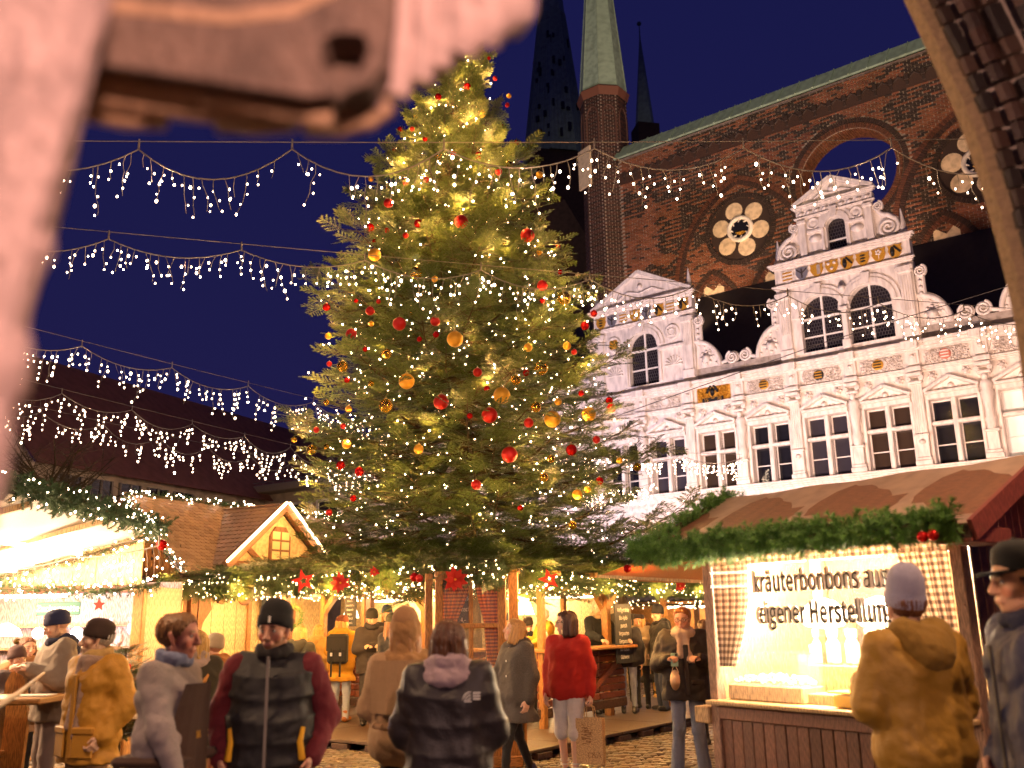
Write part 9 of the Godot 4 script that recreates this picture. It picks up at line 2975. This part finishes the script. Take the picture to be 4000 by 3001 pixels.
func held_things(by: Dictionary) -> void:
	var s: Dictionary = by.vest
	body_mark(s, "zip", boxm(Vector3(0.014, 0.6, 0.012)), M.cable, 0, 1.17, 0.168, Basis(Vector3.RIGHT, 0.03))
	body_mark(s, "zip_pull", boxm(Vector3(0.012, 0.04, 0.01)), M.metal, 0.0, 1.44, 0.15)
	for e in [1.0, -1.0]:
		var b := MB.new()
		b.tube(PackedVector3Array([Vector3(0, 0.1, 0), Vector3(-e * 0.012, 0.03, 0.014), Vector3(0, -0.06, 0)]), 0.012, 0.02, 6)
		body_mark(s, "pocket_lining", b.mesh(), mat("yellow_lining", Color(0.7, 0.36, 0.01), 0.7), e * 0.2, 1.0, 0.13)
	put("hat_label", boxm(Vector3(0.012, 0.035, 0.003)), M.chalk, s.node, s.head_at * Vector3(0.015, 0.075, 0.103), Basis(Vector3.RIGHT, -0.25))
	s = by.apron
	var b := MB.new()
	wrap_cloth(b, 0.38, -0.62, 0.7, 1.15, 0.215, 0.18)
	body_mark(s, "apron", b.mesh(), cloth(Color(0.08, 0.035, 0.02)), 0, 0.98, 0.01)
	body_mark(s, "apron_band", boxm(Vector3(0.46, 0.05, 0.36), 0.02), cloth(Color(0.08, 0.035, 0.02)), 0, 1.0, 0.0)
	body_mark(s, "apron_print", text_mesh("Markt", 0.05, 0.001), M.gold_satin, 0.0, 1.12, 0.195)
	s = by.beige
	body_mark(s, "belt", (func():
		var m := MB.new()
		for q in ring_prims(Vector3.ZERO, 0.2, 0.15, 0.025, 0.0, 16): m.tube(PackedVector3Array([q[1], q[2]]), 0.03, 0.03, 6)
		return m.mesh()).call(), cloth(Color(0.4, 0.22, 0.1)), 0, 1.03, 0)
	b = MB.new()
	wrap_cloth(b, 0.28, -0.04, 1.0, 1.1, 0.255, 0.19)
	body_mark(s, "storm_flap", b.mesh(), cloth(Color(0.52, 0.32, 0.16)), 0, 1.16, 0.01, Basis(Vector3.UP, PI))
	s = by.puffer
	var lg := MB.new()   # white mark on the right shoulder blade: three short lines beside a quarter dome
	for k in 3: lg.box(Vector3(0.03, 0.016 - 0.014 * k, 0), Vector3(0.036, 0.008, 0.004))
	for k in 3:
		var arc := PackedVector3Array()
		for i in 7:
			arc.append(Vector3(0.002 - cos(PI / 2 * i / 6.0) * (0.014 + 0.014 * k), -0.022 + sin(PI / 2 * i / 6.0) * (0.014 + 0.014 * k), 0))
		lg.tube(arc, 0.004, 0.004, 4)
	lg.box(Vector3(-0.02, -0.024, 0), Vector3(0.05, 0.006, 0.004))
	body_mark(s, "breast_mark", lg.mesh(), M.chalk, -0.145, 1.345, -0.165, Basis(Vector3.UP, PI))
	s = by.yellow
	for e in [1.0, -1.0]:
		body_mark(s, "pocket_flap", boxm(Vector3(0.17, 0.05, 0.03), 0.01), cloth(Color(0.7, 0.33, 0.028), 0.6), e * 0.13, 0.98, 0.165, Basis(Vector3.UP, e * 0.3))
		body_mark(s, "patch_pocket", boxm(Vector3(0.17, 0.17, 0.02), 0.01), cloth(Color(0.75, 0.36, 0.03), 0.6), e * 0.13, 0.88, 0.16, Basis(Vector3.UP, e * 0.3))
	body_mark(s, "placket", boxm(Vector3(0.05, 0.55, 0.02), 0.008), cloth(Color(0.72, 0.34, 0.03), 0.6), 0.0, 1.08, 0.172)
	s = by.cap
	body_mark(s, "zip", boxm(Vector3(0.012, 0.7, 0.012)), M.cable_black, 0.0, 1.05, 0.175)
	s = by.phone
	body_mark(s, "placket", boxm(Vector3(0.05, 0.5, 0.02), 0.006), cloth(Color(0.022, 0.016, 0.016), 0.6), 0.02, 1.1, 0.172)
	for e in [1.0, -1.0]:
		body_mark(s, "pocket_flap", boxm(Vector3(0.14, 0.05, 0.02), 0.008), cloth(Color(0.022, 0.016, 0.016), 0.6), e * 0.13, 0.98, 0.165, Basis(Vector3.UP, e * 0.35))
	s = by.tweed
	for k in 3:
		body_mark(s, "button", boxm(Vector3(0.02, 0.02, 0.01), 0.004), M.chalk, 0.03, 1.3 - k * 0.16, 0.155)
	s = by.red
	# carried things are things of their own
	var hand: Vector3 = s.node.transform * (s.hand_1 as Transform3D) * Vector3(0, -0.02, 0.1)
	var bag := thing("paper_bag", "brown paper carrier bag hanging from the red-jumpered person's hand", "bag", hand, "", Basis(Vector3.UP, -0.35))
	b = MB.new()
	for q in [[Vector3(0, -0.34, 0.055), Vector3(0.27, 0.42, 0.002)], [Vector3(0, -0.34, -0.055), Vector3(0.27, 0.42, 0.002)], [Vector3(0.134, -0.34, 0), Vector3(0.002, 0.42, 0.11)], [Vector3(-0.134, -0.34, 0), Vector3(0.002, 0.42, 0.11)], [Vector3(0, -0.549, 0), Vector3(0.27, 0.002, 0.11)]]:
		b.box(q[0], q[1])
	put("bag_body", b.mesh(), M.paper_bag, bag)
	for z in [0.05, -0.05]:
		b = MB.new()
		b.tube(PackedVector3Array([Vector3(-0.05, -0.14, z), Vector3(-0.04, -0.03, z * 0.6), Vector3(0, -0.005, z * 0.2), Vector3(0.04, -0.03, z * 0.6), Vector3(0.05, -0.14, z)]), 0.005, 0.005, 5)
		put("handle", b.mesh(), M.paper_bag, bag)
	b = MB.new()
	for i in 26:
		b.bar(Vector3(-0.04 + rf(-0.05, 0.08), -0.2 - i * 0.006, 0.058), Vector3(-0.03 + rf(-0.05, 0.08), -0.2 - i * 0.006 + rf(-0.02, 0.02), 0.058), 0.006, 0.001, Vector3.BACK)
	put("printed_sprig", b.mesh(), mat("print_brown", Color(0.2, 0.1, 0.04), 0.8), bag)
	put("printed_letters", text_mesh("C&A", 0.07, 0.001, "Droid Serif"), M.print_brown, bag, Vector3(0.05, -0.47, 0.058))
	for k in [1, -1]:
		b = MB.new()
		for r in 2: b.lathe(PackedVector2Array([Vector2(0.052, 0.16 + r * 0.035), Vector2(0.053, 0.175 + r * 0.035)]), Transform3D(), 14)
		var m2: MB = s.res["shoe_%d" % k]
		var c := Vector3.ZERO
		for v in m2.v: c += v
		c /= m2.v.size()
		put("sock_stripe", b.mesh(), M.chalk, s.node, Vector3(c.x, 0, c.z - 0.03))
	s = by.phone
	var hp: Transform3D = s.node.transform * (s.hand_1 as Transform3D)
	var hq: Transform3D = s.node.transform * (s["hand_-1"] as Transform3D)
	var ph := thing("phone", "mint green phone in the phone woman's hand", "phone", hq * Vector3(0, -0.03, 0.1), "", s.node.transform.basis * Basis(Vector3.RIGHT, -0.5))
	put("phone_case", boxm(Vector3(0.072, 0.145, 0.009), 0.004), mat("mint", Color(0.16, 0.3, 0.26), 0.4), ph)
	b = MB.new()
	b.box(Vector3(0.018, 0.05, 0.006), Vector3(0.026, 0.03, 0.004), Basis(), 0.001)
	put("camera_bump", b.mesh(), M.black_paint, ph)
	var mk := thing("face_mask", "cream cloth face mask dangling from the phone woman's fingers", "mask", hq * Vector3(0, -0.05, 0.07) + Vector3(0, -0.06, 0.02), "", s.node.transform.basis)
	b = MB.new()
	b.ball(Vector3(0, -0.11, 0), Vector3(0.05, 0.1, 0.025), 12, 8)
	put("cloth_cup", b.mesh(), mat("mask_cream", Color(0.72, 0.52, 0.34), 0.8), mk)
	b = MB.new()
	b.tube(PackedVector3Array([Vector3(-0.03, -0.04, 0), Vector3(0, 0.06, 0), Vector3(0.04, -0.04, 0)]), 0.004, 0.004, 5)
	put("ear_loop", b.mesh(), M.mask_cream, mk)
	s = by.armscross
	var cup := thing("cup", "clear plastic cup in the arms-crossed man's hand", "cup", s.node.transform * (s["hand_-1"] as Transform3D) * Vector3(0, -0.04, 0.08))
	b = MB.new()
	b.lathe(PackedVector2Array([Vector2(0, -0.05), Vector2(0.026, -0.05), Vector2(0.035, 0.05)]), Transform3D(), 12)
	put("cup_body", b.mesh(), mat("cup_pale", Color(0.6, 0.5, 0.42), 0.2), cup)
	s = by.pack
	var bp := thing("backpack", "black roll-top backpack on the yellow coat's back", "backpack", s.node.transform * (s.upf.call(Vector3(0, 1.2, -0.2)) as Vector3), "", s.node.transform.basis)
	put("pack_body", boxm(Vector3(0.31, 0.44, 0.15), 0.035), cloth(Color(0.022, 0.02, 0.02)), bp)
	put("flap", boxm(Vector3(0.32, 0.22, 0.02), 0.008), cloth(Color(0.028, 0.025, 0.024)), bp, Vector3(0, 0.08, -0.08))
	for e in [1.0, -1.0]:
		put("strap", boxm(Vector3(0.03, 0.42, 0.008)), cloth(Color(0.012, 0.011, 0.011)), bp, Vector3(e * 0.07, -0.2, -0.092))
		put("buckle", boxm(Vector3(0.035, 0.05, 0.012), 0.003), M.metal, bp, Vector3(e * 0.07, -0.08, -0.1))
		b = MB.new()
		b.tube(PackedVector3Array([Vector3(e * 0.1, 0.18, 0.06), Vector3(e * 0.1, 0.24, 0.12), Vector3(e * 0.12, 0.2, 0.24)]), 0.025, 0.025, 6)
		put("shoulder_strap", b.mesh(), cloth(Color(0.03, 0.025, 0.024)), bp)
	s = by.scarfcoat
	b = MB.new()
	b.tube(PackedVector3Array([s.upf.call(Vector3(-0.16, 1.46, -0.06)), s.upf.call(Vector3(-0.02, 1.25, -0.17)), s.upf.call(Vector3(0.17, 0.95, -0.14))]), 0.018, 0.018, 6)
	put("bag_strap", b.mesh(), mat("tan_leather", Color(0.5, 0.2, 0.02), 0.5), s.node)
	# left foreground: table, bench, standing table, small firs, rope
	var t := thing("bench", "orange wooden bench with a curved end at the left edge", "bench", at(60, 2860, 8.9) * Vector3(1, 0, 1))
	b = MB.new()
	b.prism(PackedVector2Array([Vector2(-0.12, 0), Vector2(0.1, 0), Vector2(0.12, 0.8), Vector2(0.04, 1.2), Vector2(-0.05, 1.26), Vector2(-0.12, 1.1)]), 0.05)
	put("end_panel", b.mesh(), M.honey_up, t)
	put("seat", boxm(Vector3(0.9, 0.05, 0.4), 0.01), M.honey_along, t, Vector3(-0.5, 0.5, 0.2))
	t = thing("table", "honey-coloured table with a white sheet before the shawl woman", "table", at(90, 2900, 8.3) * Vector3(1, 0, 1))
	put("table_top", boxm(Vector3(1.3, 0.05, 0.6), 0.01), M.honey_along, t, Vector3(-0.4, 1.0, 0))
	put("pedestal", boxm(Vector3(0.5, 0.97, 0.3), 0.02), M.honey_up, t, Vector3(-0.5, 0.49, 0))
	tag(put("paper_sheet", boxm(Vector3(0.3, 0.008, 0.2)), M.chalk, null, t.position + Vector3(0.05, 1.032, 0)), "white paper sheet lying on the honey-coloured table", "paper")
	t = thing("standing_table", "round standing table with pale top on a red barrel behind the apron man", "table", at(690, 2900, 8.6) * Vector3(1, 0, 1))
	b = MB.new()
	b.lathe(PackedVector2Array([Vector2(0, 0.0), Vector2(0.26, 0.0), Vector2(0.32, 0.4), Vector2(0.27, 0.82), Vector2(0, 0.82)]), Transform3D(), 20)
	put("barrel", b.mesh(), M.red_wood, t)
	b = MB.new()
	b.lathe(PackedVector2Array([Vector2(0, 0.82), Vector2(0.5, 0.82), Vector2(0.5, 0.86), Vector2(0, 0.86)]), Transform3D(), 28)
	put("table_top", b.mesh(), M.pale_wood, t)
	for q in [[495, 2500, 10.2, 0.55, 1.35, "small decorated fir with red bows between the yellow jacket and apron man"], [70, 2790, 2.0, 0.26, 1.2, "blurred fir bush with red ornaments in the lower left corner"]]:
		var p := at(q[0], q[1], q[2])
		var fo := thing("small_fir", q[5], "fir", Vector3(p.x, 0, p.z))
		b = MB.new()
		b.tube(PackedVector3Array([Vector3.ZERO, Vector3(0, q[4], 0)]), 0.03, 0.01, 6)
		put("trunk", b.mesh(), M.bark, fo)
		var fx := []
		for i in 150:
			var k := rng.randf()
			var a := rf(0, TAU)
			var d := Vector3(cos(a), rf(-0.1, 0.5), sin(a)).normalized()
			var sd := Vector3.UP.cross(d).normalized()
			fx.append(Transform3D(Basis(sd, d.cross(sd), d).scaled_local(Vector3.ONE * (0.5 + 0.9 * (1 - k)) * q[3] / 0.42), Vector3(0, 0.45 + k * (q[4] - 0.45), 0) + d * 0.02))
		many("crown", sprigs.fir, M.needle, fx, fo)
		for i in 5:
			var a := i * 1.3
			b = MB.new()
			b.ball(Vector3.ZERO, Vector3(0.04, 0.025, 0.025), 8, 6)
			b.ball(Vector3(0.05, 0.01, 0), Vector3(0.03, 0.03, 0.02), 8, 6)
			put("red_bow", b.mesh(), M.felt_red, fo, Vector3(cos(a) * q[3] * 0.7, 0.7 + 0.12 * i, absf(sin(a)) * q[3] * 0.7), Basis(Vector3.UP, a))
	b = MB.new()
	var r0 := at(-60, 2790, 3.0)
	b.tube(PackedVector3Array([Vector3.ZERO, (at(70, 2710, 5.0) - r0), at(170, 2630, 8.0) - r0]), 0.012, 0.012, 6)
	tag(put("rope", b.mesh(), mat("rope_hemp", Color(0.5, 0.4, 0.3), 0.9), null, r0), "pale rope slanting across the lower left corner", "rope")
